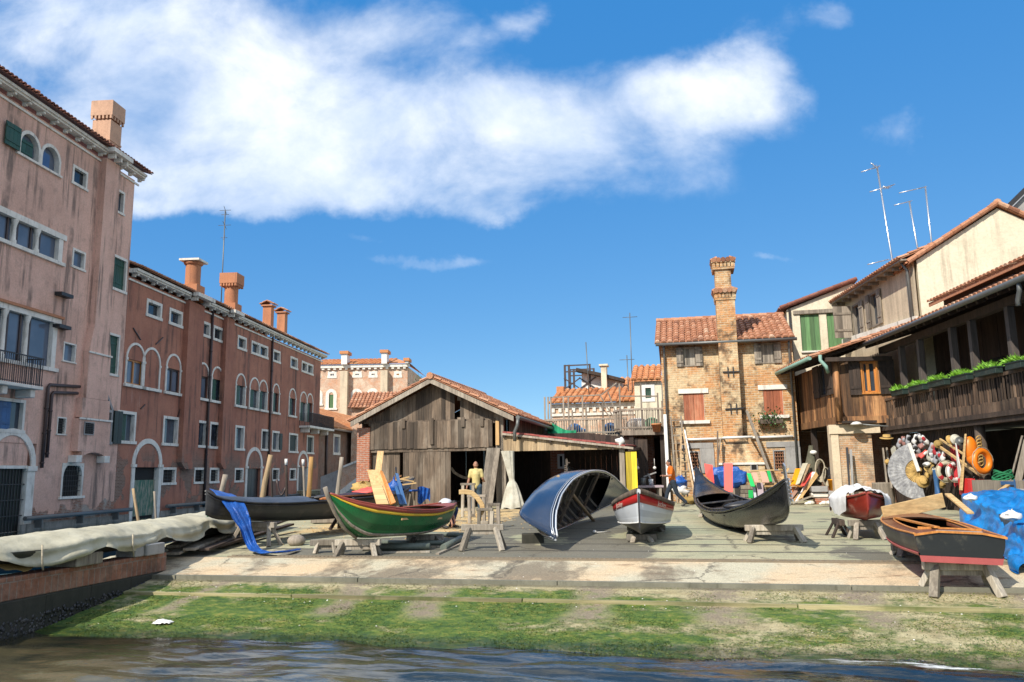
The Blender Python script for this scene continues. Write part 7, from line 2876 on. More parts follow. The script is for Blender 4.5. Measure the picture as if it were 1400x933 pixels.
for sg in (1, -1):
 g = MB()
 g.tube([hR.side(x, .0, -.07, sg) + Vector((0, 0, .03)) for x in hR.xs(-2.6, 2.0)], .025, 6)
 g.build('coaming', M['black'], gR)
g = MB()
g.box(1.0, 1.5, -.45, .45, .36, .42)
g.ball((1.25, 0, .5), (.2, .5, .1), 12, 8)
g.build('seat', M['blackdull'], gR)
q = fr.w((3.75, 0, 0))
zq = gz(q.x, q.y)
trestle((q.x, q.y, zq), rad(-6), 1.15, GZ + .2 - zq, 'pale trestle under the bow of the right gondola', 'trestle', .12, .1)
q = fr.w((-3.4, 0, 0))
trestle((q.x, q.y, gz(q.x, q.y)), rad(-6), .8, GZ + .2, 'low trestle in shadow under the stern of the right gondola', 'trestle')
SHORT = [(-4.1, .012, .95, .008, .85, .83), (-3.4, .25, .66, .12, .3, .28), (-2.4, .5, .54, .3, .12, .1), (-1, .64, .5, .44, .03, .01), (.6, .64, .48, .44, .02, 0), (2.0, .52, .47, .32, .07, .05), (3.0, .33, .51, .18, .14, .12), (3.7, .16, .6, .07, .2, .18), (4.02, .05, .71, .025, .27, .25), (4.1, .015, .8, .01, .32, .3)]
bl = Vector((-6.35, 16.7, 0))
sl2 = Vector((-3.0, 24.2, 0))
hd = (bl - sl2).normalized()
mid = (bl + sl2) / 2
LZ = .3
fr2 = pose((mid.x, mid.y, LZ), (hd.x, hd.y), 0, .0)
gL, hL = gondola(fr2, 'dull black gondola with slate covered foredeck and blue tarpaulin over its bow', 'blackdull', False, False, SHORT)
g = hL.deck(hL.x1 - 2.9, hL.x1 - .15, .11, .01, -.01, .02)
g.build('deck_cloth', m_cloth('slate_blue_cloth', (.055, .065, .085), (.035, .042, .055), .45, 2, .4), gL)
g = MB()
for yy in (-.12, .12):
 x_ = hL.x1 - 2.9
 g.box(x_ - .03, x_ + .03, -.45, .45, .5, .56)
g.build('deck_beam', M['blackdull'], gL)
for x in (-2.4, -1.3, -.2):
 hL.rib(x).build('rib', M['blackdull'], gL)
for k, (x, lb) in enumerate(((2.6, 'dark trestle under the foredeck of the left gondola'), (-1.0, 'dark trestle hidden under the stern half of the left gondola'))):
 q = fr2.w((x, 0, 0))
 z = gz(q.x, q.y)
 trestle((q.x, q.y, z), math.atan2(hd.y, hd.x) + PI / 2, 1.1, LZ + .07 - z, lb, 'darkwood' if k else 'greywood', .16, .1)
stuffs = [('dark purple cushion roll lying on the left gondola near the green boat', 'cushion', (-.9, .1, .52), (.75, .22, .09), 'purple'), ('rusty orange folded cloth on the left gondola', 'cloth', (.25, .3, .5), (.42, .2, .05), 'rust'), ('dark crumpled cover amidships on the left gondola', 'cloth', (-.2, -.2, .5), (.5, .3, .09), 'blackdull')]
M['purple'] = m_cloth('purple_black_cloth', (.05, .03, .05))
M['rust'] = m_cloth('rusty_orange_cloth', (.45, .16, .05))
for lb, cat, c, r, m in stuffs:
 f = Fr(M=fr2.M @ Matrix.Translation(Vector(c)))
 g = MB()
 def crump(i, j):
  a, b = 2 * PI * i, PI * j
  k = 1 + .25 * mnoise.noise(Vector((i * 5 + c[0], j * 4, c[1])))
  return (r[0] * k * math.sin(b) * math.cos(a), r[1] * k * math.sin(b) * math.sin(a), r[2] * k * math.cos(b))
 g.sheet(crump, 24, 12)
 solo(g, cat, M[m], lb, cat, f, (0, 0, 0))
g = MB()
for k in range(3):
 g.beam((-1.6, .2 + k * .07, .54), (.4, .25 + k * .06, .54), .06, .03, t=rnd.random())
solo(g, 'plank', M['rust'], 'thin reddish planks lying along the left gondola', 'planks', Fr(M=fr2.M.copy()))
def path_at(pts, k):
 n = len(pts) - 1
 i = min(int(k * n), n - 1)
 t_ = k * n - i
 g_ = lambda m: pts[min(max(m, 0), n)]
 return cr(g_(i - 1), g_(i), g_(i + 1), g_(i + 2), t_)
def fwl(p):
 return fr2.w(p)
e0 = atY(304, 678, fwl((hL.x1 - .5, 0, 0)).y + .15)
yb = fwl((hL.x1 - .55, 0, 0)).y
pts = [atY(301, 672, yb + .3), atY(313, 680, yb + .02), atY(325, 699, yb - .25), atY(336, 722, yb - .32), atY(343, 743, yb - .35), G(352, 754, .06), G(370, 757, .07), G(392, 755, .06), G(407, 752, .03)]
wid = [.5, .62, .5, .27, .24, .28, .3, .24, .12]
def tarp(i, j):
 c = path_at(pts, j)
 k = j * (len(wid) - 1)
 q = min(int(k), len(wid) - 2)
 w_ = wid[q] + (wid[q + 1] - wid[q]) * (k - q)
 a = (i - .5)
 side = Vector((.75, .5, -.25 if j < .3 else 0))
 fold = .022 * math.sin(i * 11 + j * 7) + .014 * math.sin(i * 23 - j * 9) + .02 * mnoise.noise(Vector((i * 5, j * 14, 3)))
 p = c + side * (a * w_) + Vector((0, -fold, abs(fold) * (1 if j > .6 else .2)))
 p.z = max(p.z, gz(p.x, p.y) + .015)
 return p
g = MB()
g.sheet(tarp, 36, 60)
g.sheet(lambda i, j: tarp(i, j) + Vector((.008, .012, -.004)), 36, 60)
solo(g, 'blue_tarpaulin', M['bluetarp'], 'long blue tarpaulin trailing from the left gondola bow down to the ground', 'tarpaulin', W0, tuple(G(350, 754)))
c0 = atY(298, 690, yb - .1)
c1 = atY(286, 703, yb - .3)
g = MB()
g.tube([atY(297, 684, yb - .1), atY(296, 692, yb - .25), atY(291, 699, yb - .3), atY(284, 702, yb - .3), atY(284, 707, yb - .3)], .022, 8)
solo(g, 'green_rope', M['greenrope'], 'pale green rope hanging from the bow of the left gondola', 'rope', W0)
OV = [(x * .92, hb * 1.08, zt * (1 + .22 * max(0, x / 5.4) ** 3), cb * 1.05, zc, zk) for x, hb, zt, cb, zc, zk in GOND]
hd = Vector((-3.15, -9.8, 0)).normalized()
cen = Vector((-.38, 16.2, 0)) - hd * 4.95
fr3 = pose((cen.x, cen.y, .93), (hd.x, hd.y), rad(-117), rad(2.2))
gO, hO = gondola(fr3, 'overturned black gondola, sky blue sheen put into its paint, propped on its side with white gunwale lines', 'skynavy', False, False, OV, inner='blackdull')
for x in [-3 + .62 * i for i in range(11)]:
 hO.rib(x, .05, .06).build('rib', M['greywood'], gO)
for x in (-1.6, .6, 2.2):
 hb, zt = hO.at(x)[:2]
 g = MB()
 g.box(x - .1, x + .1, -hb + .03, hb - .03, zt - .1, zt - .05)
 g.build('thwart', M['oldwood'], gO)
for sg in (1, -1):
 hO.rail(.02, .02, .0, sg).build('white_line', M['boatwhite'], gO)
 hO.rail(.011, .018, .0, sg, f=.1).build('white_line', M['boatwhite'], gO)
a = atY(763, 652, 19.4)
b = G(812, 713)
g = MB()
g.tube([b, a], .045, 8)
solo(g, 'prop_pole', M['logpost'], 'brown pole propping up the open side of the overturned gondola', 'pole', W0)
g = MB()
p = G(728, 744)
g.box(p.x - .22, p.x + .25, p.y + .1, p.y + .4, p.z - .02, p.z + .2)
solo(g, 'timber_block', M['slime'], 'dark timber block under the near end of the overturned gondola', 'block', W0, bev=.02)
GB = [(-1.8, .22, .58, .14, .34, .31), (-1.45, .42, .54, .28, .17, .14), (-.6, .66, .5, .46, .04, .02), (.3, .66, .55, .44, .03, 0), (1.0, .47, .66, .26, .08, .04), (1.35, .33, .74, .14, .28, .24), (1.6, .18, .82, .07, .55, .52), (1.8, .02, .91, .012, .83, .81)]
hg = Hull(GB, 40, .05, .03)
bb = G(487, 744)
st_ = Vector((-1.5, 18.2, 0))
bw_ = Vector((-3.48, 15.3, 0))
hd = (bw_ - st_).normalized()
mid = (bw_ + st_) / 2
fr4 = pose((mid.x, mid.y, .13), (hd.x, hd.y), 0, 0)
og = thing('green_boat', 'small wooden boat, glossy green with yellow and dark red strakes, bow up to the left', 'boat', fr4)
hg.shell(True, 1).build('hull', [M['boatgreen'], M['oldwood']], og)
hg.band(.015, .14, .018).build('red_strake', M['boatred'], og)
hg.band(.142, .24, .014).build('yellow_strake', M['boatyellow'], og)
for sg in (1, -1):
 hg.rail(.022, .0, .005, sg).build('gunwale', M['boatred'], og)
hg.band(.9, 1.0, .008).build('bottom_band', M['greywood'], og)
hg.deck(1.0, 1.78, .05).build('foredeck', M['boatred'], og)
hg.deck(-1.78, -1.3, .03).build('afterdeck', M['boatred'], og)
g = MB()
g.tube([(1.88, 0, 1.02), (1.81, 0, .86), (1.6, 0, .52), (1.35, 0, .23), (1.05, 0, .03)], [.045, .045, .04, .035, .03], 8)
g.build('stem_post', M['greywood'], og)
for x in (-.7, .3):
 hb, zt = hg.at(x)[:2]
 g = MB()
 g.box(x - .13, x + .13, -hb + .03, hb - .03, zt - .2, zt - .16)
 g.build('thwart', M['fresh'], og)
q = fr4.w((.85, 0, 0))
z = gz(q.x, q.y)
trestle((q.x - .1, q.y - .05, z), rad(-4), .9, .13 - z, 'grey trestle under the bow of the green boat', 'trestle', .1, .1)
q = fr4.w((-1.0, 0, 0))
trestle((q.x, q.y, gz(q.x, q.y)), rad(15), .8, .2, 'low trestle under the stern of the green boat', 'greywood', .1, .1)
WB = [(-2.1, .56, .58, .5, .2, .03), (-1, .64, .58, .56, .19, .0), (.2, .66, .61, .55, .2, 0), (1.1, .54, .71, .42, .23, .02), (1.65, .33, .83, .22, .26, .06), (2.0, .12, .93, .06, .29, .14), (2.12, .015, .97, .01, .31, .2)]
hw = Hull(WB, 40, .03, .03)
p = G(876, 747)
fr5 = pose((p.x + .36, p.y + 1.75, .05), (-.2, -1), 0, 0)
ow = thing('white_boat', 'small white motor boat with red strake and dark wood rim, bow pointing at the viewer', 'boat', fr5)
g = hw.shell(True, 1)
g.build('hull', [M['boatwhite'], M['greywood']], ow)
g = MB()
xs_ = hw.xs()
for sg in (1, -1):
 vs = []
 for x in xs_:
  for f in (1.0, 1.35, 1.7, 2.0):
   q = hw.side(x, f, 0, sg)
   vs.append(q + Vector((0, sg * .006, -.006)))
 g.add(vs, [(i * 4 + j, i * 4 + j + 1, i * 4 + 5 + j, i * 4 + 4 + j) for i in range(len(xs_) - 1) for j in range(3)], 0, True)
g.build('bottom', M['blackdull'], ow)
hw.band(.14, .40, .01).build('red_strake', M['crimson'], ow)
hw.band(-.02, .14, .03).build('rim', M['oldwood'], ow)
for sg in (1, -1):
 hw.rail(.014, .006, 0, sg, f=.985).build('white_line', M['white'], ow)
hw.deck(.5, 2.1, .08, .015).build('foredeck', M['oldwood'], ow)
g = MB()
g.beam((2.13, 0, .2), (2.15, 0, .9), .02, .03)
g.build('stem', M['blackdull'], ow)
def text_on(parent, txt, size, pts, m, name='lettering'):
 cu = bpy.data.curves.new(name, 'FONT')
 cu.body = txt
 cu.size = size
 cu.extrude = .001
 cu.shear = .2
 cu.align_x = 'CENTER'
 tmp = bpy.data.objects.new('tmp', cu)
 COL.objects.link(tmp)
 bpy.context.view_layer.update()
 me = bpy.data.meshes.new_from_object(tmp.evaluated_get(bpy.context.evaluated_depsgraph_get()))
 bpy.data.objects.remove(tmp)
 for v in me.vertices:
  p, up, nrm = pts(v.co.x)
  v.co = p + up * v.co.y + nrm * (v.co.z + .008)
 me.materials.clear()
 me.materials.append(m)
 o = bpy.data.objects.new(name, me)
 COL.objects.link(o)
 o.parent = parent
 return o
for sg in (1, -1):
 def tp(u, sg=sg):
  x = 1.42 - u * sg
  a = hw.side(x, .37, .02, sg)
  b = hw.side(x, .2, .02, sg)
  return a, (b - a).normalized(), Vector((.3, sg, 0)).normalized()
 text_on(ow, 'Jockey', .15, tp, M['cream_letter'])
q = fr5.w((1.05, 0, 0))
z = gz(q.x, q.y)
trestle((q.x - .03, q.y - .05, z), rad(-3), .62, .06 - z, 'low red topped trestle under the white boat', 'trestle', .06, .09)
q = fr5.w((-1.2, 0, 0))
trestle((q.x, q.y, gz(q.x, q.y)), rad(-3), .9, .09 - gz(q.x, q.y), 'low trestle under the stern of the white boat', 'trestle', .08, .09)
MBS = [(-1.75, .58, .39, .52, .09, .0), (-.6, .66, .39, .58, .09, 0), (.6, .64, .43, .54, .11, .02), (1.5, .44, .48, .3, .18, .08), (2.0, .2, .52, .1, .28, .18), (2.25, .015, .55, .01, .36, .3)]
hm = Hull(MBS, 40, .02, .025)
p = G(1318, 813)
fr6 = pose((p.x + .36, p.y + 1.5, .0), (.27, 1), rad(2), rad(0))
om = thing('motor_boat', 'old mahogany decked motor boat with black transom and open cockpit on a trestle', 'boat', fr6)
hm.shell(True, 1).build('hull', [M['blackdull'], M['void']], om)
g = MB()
for sg in (1, -1):
 vs = []
 xs_ = hm.xs()
 for x in xs_:
  for f in (1.0, 1.35, 1.7, 2.0):
   q = hm.side(x, f, 0, sg)
   vs.append(q + Vector((0, sg * .006, -.006)))
 g.add(vs, [(i * 4 + j, i * 4 + j + 1, i * 4 + 5 + j, i * 4 + 4 + j) for i in range(len(xs_) - 1) for j in range(3)], 0, True)
g.build('bottom', M['antifoul'], om)
hm.band(.86, 1.0, .02).build('chine_strake', M['antifoul'], om)
g = MB()
x = -1.756
g.prism([(-.53, .1), (.53, .1), (.58, .38), (.28, .43), (-.28, .43), (-.58, .38)], -.006, .0)
for v in range(len(g.v)):
 a, b, c = g.v[v]
 g.v[v] = (x + b, a, c)
g.build('transom', m_paint('worn_black_transom', (.012, .013, .012), .4, .5, (.25, .22, .15), .35), om)
g = MB()
g.hexa([(x - .02, -.52, .01), (x - .02, .52, .01), (x + .01, .52, .01), (x + .01, -.52, .01)], [(x - .02, -.54, .098), (x - .02, .54, .098), (x + .01, .54, .098), (x + .01, -.54, .098)])
g.build('transom_foot', M['antifoul'], om)
hm.deck(.75, 2.22, .06, .015).build('foredeck', M['mahog'], om)
hm.deck(-1.76, -1.2, .05, .015).build('afterdeck', M['mahog'], om)
for sg in (1, -1):
 g = MB()
 vs = []
 for x_ in hm.xs(-1.2, .76, 20):
  hb, zt = hm.at(x_)[:2]
  vs += [(x_, sg * hb, zt + .01), (x_, sg * (hb - .2), zt + .03), (x_, sg * (hb - .2), zt - .05)]
 g.add(vs, [(i * 3 + j, i * 3 + j + 1, i * 3 + 4 + j, i * 3 + 3 + j) for i in range(20) for j in range(2)], 0, True)
 g.build('side_deck', M['mahog'], om)
 g = MB()
 g.tube([(x_, sg * (hm.at(x_)[0] - .2), hm.at(x_)[1] + .035) for x_ in hm.xs(-1.2, .76, 20)], .016, 6)
 g.build('coaming', M['orangewood'], om)
 hm.rail(.016, .004, .008, sg).build('gunwale', M['orangewood'], om)
g = MB()
g.beam((-1.19, -.43, .45), (-1.19, .43, .45), .03, .04)
g.build('coaming', M['orangewood'], om)
g = MB()
g.beam((-1.775, -.6, .385), (-1.775, -.28, .44), .03, .03)
g.beam((-1.775, -.28, .44), (-1.775, .28, .445), .03, .03)
g.beam((-1.775, .28, .445), (-1.775, .6, .385), .03, .03)
g.build('transom_cap', M['orangewood'], om)
g = MB()
g.beam((-1.72, .3, .455), (-1.72, -.3, .455), .06, .012)
g.build('name_strip', M['greystone'], om)
g = MB()
g.box(.2, .5, -.45, .45, .24, .28)
g.build('thwart', M['darkwood'], om)
g = MB()
g.sheet(lambda i, j: (-1.7 + 3.2 * i, (-1 + 2 * j) * max(.05, hm.at(-1.7 + 3.2 * i)[2] - .06), .12 + .1 * max(0, i - .7)), 14, 4)
g.build('floor', M['darkwood'], om)
g = MB()
g.beam((-1.35, .2, .48), (.5, .42, .5), .08, .025)
solo(g, 'slat', M['orangewood'], 'narrow orange slat lying across the cockpit of the mahogany motor boat', 'slat', Fr(M=fr6.M.copy()))
q = fr6.w((-1.45, 0, 0))
z = gz(q.x, q.y)
trestle((q.x + .02, q.y - .05, z), rad(-8), 1.0, .01 - z, 'sturdy trestle under the transom of the mahogany motor boat', 'trestle', .12, .12, .14)
q = fr6.w((1.0, 0, 0))
trestle((q.x, q.y, gz(q.x, q.y)), rad(-8), .9, .04 - gz(q.x, q.y), 'short dark trestle under the foredeck of the mahogany motor boat', 'greywood', .1, .1)
for p, q, w_, lb in (((1207, 703), (1290, 684), .26, 'broad pale plank laid across the bow of the mahogany motor boat'), ((1296, 676), (1327, 702), .11, 'narrow yellow plank slanting from the blue tarpaulin to the mahogany boat')):
 a, b = atY(*p, 14.6 if w_ > .2 else 14.9), atY(*q, 14.9 if w_ > .2 else 13.7)
 g = MB()
 g.beam(a, b, .03, w_) if w_ > .2 else g.beam(a, b, w_, .035)
 solo(g, 'plank', M['fresh'], lb, 'plank', W0, bev=.006)
SK = [(-1.5, .4, .44, .32, .12, .05), (-.6, .5, .43, .38, .06, 0), (.3, .5, .44, .34, .06, 0), (.9, .34, .49, .18, .09, .03), (1.3, .14, .55, .05, .17, .1), (1.45, .012, .6, .01, .28, .25)]
hk = Hull(SK, 30, .04, .03)
p = G(1178, 740)
fr7 = pose((p.x + .5, p.y + 1.1, .28), (-.3, -.95), 0, 0)
ok_ = thing('covered_skiff', 'dark red skiff under crumpled white sheets on a trestle', 'boat', fr7)
hk.shell(True, 1).build('hull', [m_paint('worn_red_hull', (.22, .025, .015), .35, .3, (.5, .38, .3), .5), M['oldwood']], ok_)
for sg in (1, -1):
 hk.rail(.025, .01, 0, sg).build('gunwale', M['boatred'], ok_)
def wsheet(i, j):
 x = -1.45 + 2.45 * j
 hb, zt = hk.at(x)[:2]
 a = -1.25 + 2.5 * i
 w_ = hb + .06
 if abs(a) < 1:
  y, z = a * w_, zt + .05 + .2 * (1 - a * a) * (1 - .5 * j)
 else:
  y, z = math.copysign(w_ + .02, a), zt + .03 - (abs(a) - 1) * (1.0 + .5 * math.sin(j * 9))
 k = mnoise.noise(Vector((i * 6, j * 7, 2)))
 return (x, y + .06 * k, z + .07 * k + .03 * mnoise.noise(Vector((i * 17, j * 19, 4))))
g = MB()
g.sheet(wsheet, 48, 60)
solo(g, 'white_sheet', M['whitetarp'], 'crumpled white plastic sheet over the red skiff', 'sheet', Fr(M=fr7.M.copy()), (0, 0, .6))
q = fr7.w((.8, 0, 0))
z = gz(q.x, q.y)
trestle((q.x, q.y, z), rad(-5), .7, .31 - z, 'dark trestle under the near end of the red skiff', 'greywood', .1, .09)
q = fr7.w((-.4, -.2, 0))
z = gz(q.x, q.y)
trestle((q.x - .5, q.y - .6, z), rad(80), .8, .3 - z, 'thin dark trestle along the left side of the red skiff', 'darkwood', .08, .06)
pA, pB = Vector((11.6, 19.3, 0)), Vector((8.75, 12.2, 0))
ax = (pB - pA).normalized()
sd_ = Vector((ax.y, -ax.x, 0))
def bt(i, j):
 c = pA.lerp(pB, j)
 a = -1.15 + 2.3 * i
 ridge = .74 + .13 * math.sin(j * 7 + .6) - .28 * max(0, j - .75) * 3
 wdt = .75 + .18 * math.sin(j * 9)
 n1_ = mnoise.noise(Vector((i * 7, j * 5, 1)))
 n2_ = mnoise.noise(Vector((i * 19 + j * 3, j * 6, 7)))
 if abs(a) < .6:
  y, z = a / .6 * wdt, ridge - .12 * (a / .6) ** 2
 else:
  k = (abs(a) - .6) / .55
  y, z = math.copysign(wdt + .22 * k + .12 * k * math.sin(j * 26 + (1 if a > 0 else 3)), a), ridge - .12 - (ridge + .05) * k * (.9 + .1 * math.sin(j * 13))
 q = c + sd_ * (y + .09 * n1_ + .07 * n2_)
 n3_ = abs(mnoise.noise(Vector((i * 11 - j * 16, j * 11 + i * 5, 4))))
 z = z + .09 * n1_ + .06 * n2_ - .13 * n3_ * min(1, j * 5)
 return (q.x, q.y, max(gz(q.x, q.y) + .02, gz(c.x, c.y) + z))
g = MB()
g.sheet(bt, 90, 110)
ob = thing('tarped_boat', 'large boat shrouded in bright blue tarpaulin at the right edge of the yard', 'boat', W0, (10, 15.5, 0))
g.build('tarpaulin', M['skytarp'], ob)
g = MB()
for j in (.05, .98):
 c = pA.lerp(pB, j)
 g.add([c + sd_ * -.7, c + sd_ * .7, c + sd_ * .6 + Vector((0, 0, .4)), c + sd_ * -.6 + Vector((0, 0, .4))], [(0, 1, 2, 3)])
for s_ in (-1, 1):
 g.beam(pA + sd_ * .6 * s_ + Vector((0, 0, .3)), pB + sd_ * .6 * s_ + Vector((0, 0, .2)), .06, .3)
g.build('hull', M['blackdull'], ob)
for c, r, lb in ((atY(1327, 681, 17.2), .17, 'white rag knotted on the ridge of the blue tarpaulin'), (atY(1383, 706, 13.8), .2, 'white and pink cloth on the near hump of the blue tarpaulin')):
 g = MB()
 g.sheet(lambda i, j: (c.x + r * .7 * (1 + .5 * mnoise.noise(Vector((i * 4, j * 4, r)))) * math.sin(PI * j) * math.cos(2 * PI * i), c.y + r * math.sin(PI * j) * math.sin(2 * PI * i), c.z + r * .35 * math.cos(PI * j) * (1 + 1.6 * mnoise.noise(Vector((i * 7, j * 6, 3))))), 24, 14)
 solo(g, 'rag', M['whitetarp'], lb, 'cloth', W0)
g = MB()
p = G(1398, 690)
hgrey = atY(1385, 690, 19.5)
GS = Hull([(-2.0, .6, .65, .5, .1, 0), (0, .7, .65, .55, .1, 0), (1.4, .4, .7, .2, .15, .05), (2.0, .02, .8, .01, .4, .3)], 24)
og2 = thing('grey_skiff', 'pale grey skiff behind the blue tarpaulin at the right edge', 'boat', pose((13.9, 18.6, .0), (-.9, .4)))
GS.shell(True, 0).build('hull', [M['boatwhite']], og2)
for sg in (1, -1):
 GS.rail(.025, 0, 0, sg).build('gunwale', M['greystone'], og2)
def cv(i, j):
 s_ = 9.8 + 10.4 * j
 tc = -10.08 - .15 * max(0, s_ - 11.8)
 end = min(1, (1 - j) * 9) * min(1, .55 + j * 2)
 hw_ = .62 * (1 - max(0, j - .6) ** 2 * 3) * (1 if j > .12 else .6 + 3.3 * j)
 zt = .48 - .03 * math.sin(j * 5) + .08 * max(0, j - .7) - .1 * max(0, .15 - j) * 4
 a = -1.3 + 2.6 * i
 sw = abs(math.sin(j * 17.3))
 sag = .09 * sw + .02 * math.sin(j * 41)
 n1_ = mnoise.noise(Vector((i * 6, j * 26, 1)))
 if abs(a) < .8:
  y, z = a / .8 * hw_, zt + .1 * (1 - (a / .8) ** 2) - sag * .9 * (a / .8) ** 2
 else:
  k = (abs(a) - .8) / .5
  fo = math.sin(j * 17.3 * 6) * (1 - sw) + .6 * math.sin(k * 9 + j * 9) * sw
  y = math.copysign(hw_ + .07 * k + .075 * fo * k ** .5, a)
  z = zt - sag * .9 - k * (.27 - .11 * (1 - sw))
 return (tc + y + .02 * n1_, s_, z + .022 * n1_ + .012 * mnoise.noise(Vector((i * 21, j * 70, 5))) + .006 * mnoise.noise(Vector((i * 50, j * 150, 8))))
oc = thing('canvas_boat', 'long boat wrapped in draped cream canvas resting on blocks along the quay wall', 'boat', YF, (-10.1, 14, 0))
g = MB()
g.sheet(cv, 44, 200)
g.build('canvas_cover', M['canvas'], oc)
g = MB()
hh_ = Hull([(-5.5, .3, .3, .25, .12, .1), (-4, .55, .27, .4, .05, .02), (0, .58, .27, .42, .02, 0), (4, .45, .3, .3, .06, .02), (5.4, .03, .42, .02, .2, .16)], 30)
g = hh_.shell(False)
g.v = [(-10.08 - .15 * max(0, 2.8 + a[0]) + a[1], 14.6 + a[0], .12 + a[2] * .8) for a in g.v]
g.build('hull', M['blackdull'], oc)
for s_, w_, lb, m in ((11.15, .6, 'dark timber block under the left part of the canvas boat', 'greywood'), (12.85, .5, 'pale stone block under the middle of the canvas boat', 'greystone')):
 g = MB()
 g.box(-10.0, -9.5, s_, s_ + w_, .003, .2)
 if m == 'greystone':
  g.box(-9.95, -9.55, s_ - .25, s_ - .01, .003, .17)
 solo(g, 'support_block', M[m], lb, 'block', YF, bev=.02, group='blocks under the canvas boat')
g = MB()
g.sheet(lambda i, j: (-9.62 - .3 * j, 9.6 + 1.3 * i, .28 - .22 * math.sin(PI * i) * (1 - j) + .02 * math.sin(i * 20)), 20, 8)
solo(g, 'ochre_cloth', M['ochrecloth'], 'ochre cloth sagging below the dark stern of the canvas boat', 'cloth', YF)
for s_ in (10.4, 12.4):
 g = MB()
 g.tube([(-9.47, s_, .42), (-9.45, s_, .2), (-9.46, s_ + .04, .05)], .014, 6)
 solo(g, 'tie_rope', M['rope'], 'pale tie rope hanging from the canvas near its ' + ('left end' if s_ < 12 else 'middle block'), 'rope', YF, group='tie ropes of the canvas cover')
hr = Hull([(-4.5, .3, .62, .2, .3, .25), (-2, .75, .5, .55, .1, .05), (1, .75, .5, .55, .1, .05), (3.5, .45, .6, .28, .2, .15), (4.5, .03, .8, .02, .5, .45)], 30)
frr = pose((-12.2, 21.5, -.95), (.38, .92))
orr = thing('moored_boat', 'dark open boat with maroon floor moored between canvas boat and rose palace', 'boat', frr)
hr.shell(True, 1).build('hull', [M['blackdull'], m_paint('maroon_floor', (.2, .03, .045), .5, .2)], orr)
for sg in (1, -1):
 hr.rail(.035, .0, .0, sg).build('gunwale', M['greywood'], orr)
for x in (-2.2, 1.5):
 g = MB()
 g.box(x - .14, x + .14, -.7, .7, .42, .47)
 g.build('thwart', M['greywood'], orr)
cg = copy_tree(gR)
cpos = atY(778, 660, 32.6)
cdir = Vector((-.55, -.83, 0))
cpos = cpos - cdir * 5.3
cg.matrix_world = pose((cpos.x, cpos.y, .45), (cdir.x, cdir.y)).M
cg['label'] = 'black gondola parked in the dim lean-to behind the overturned one'
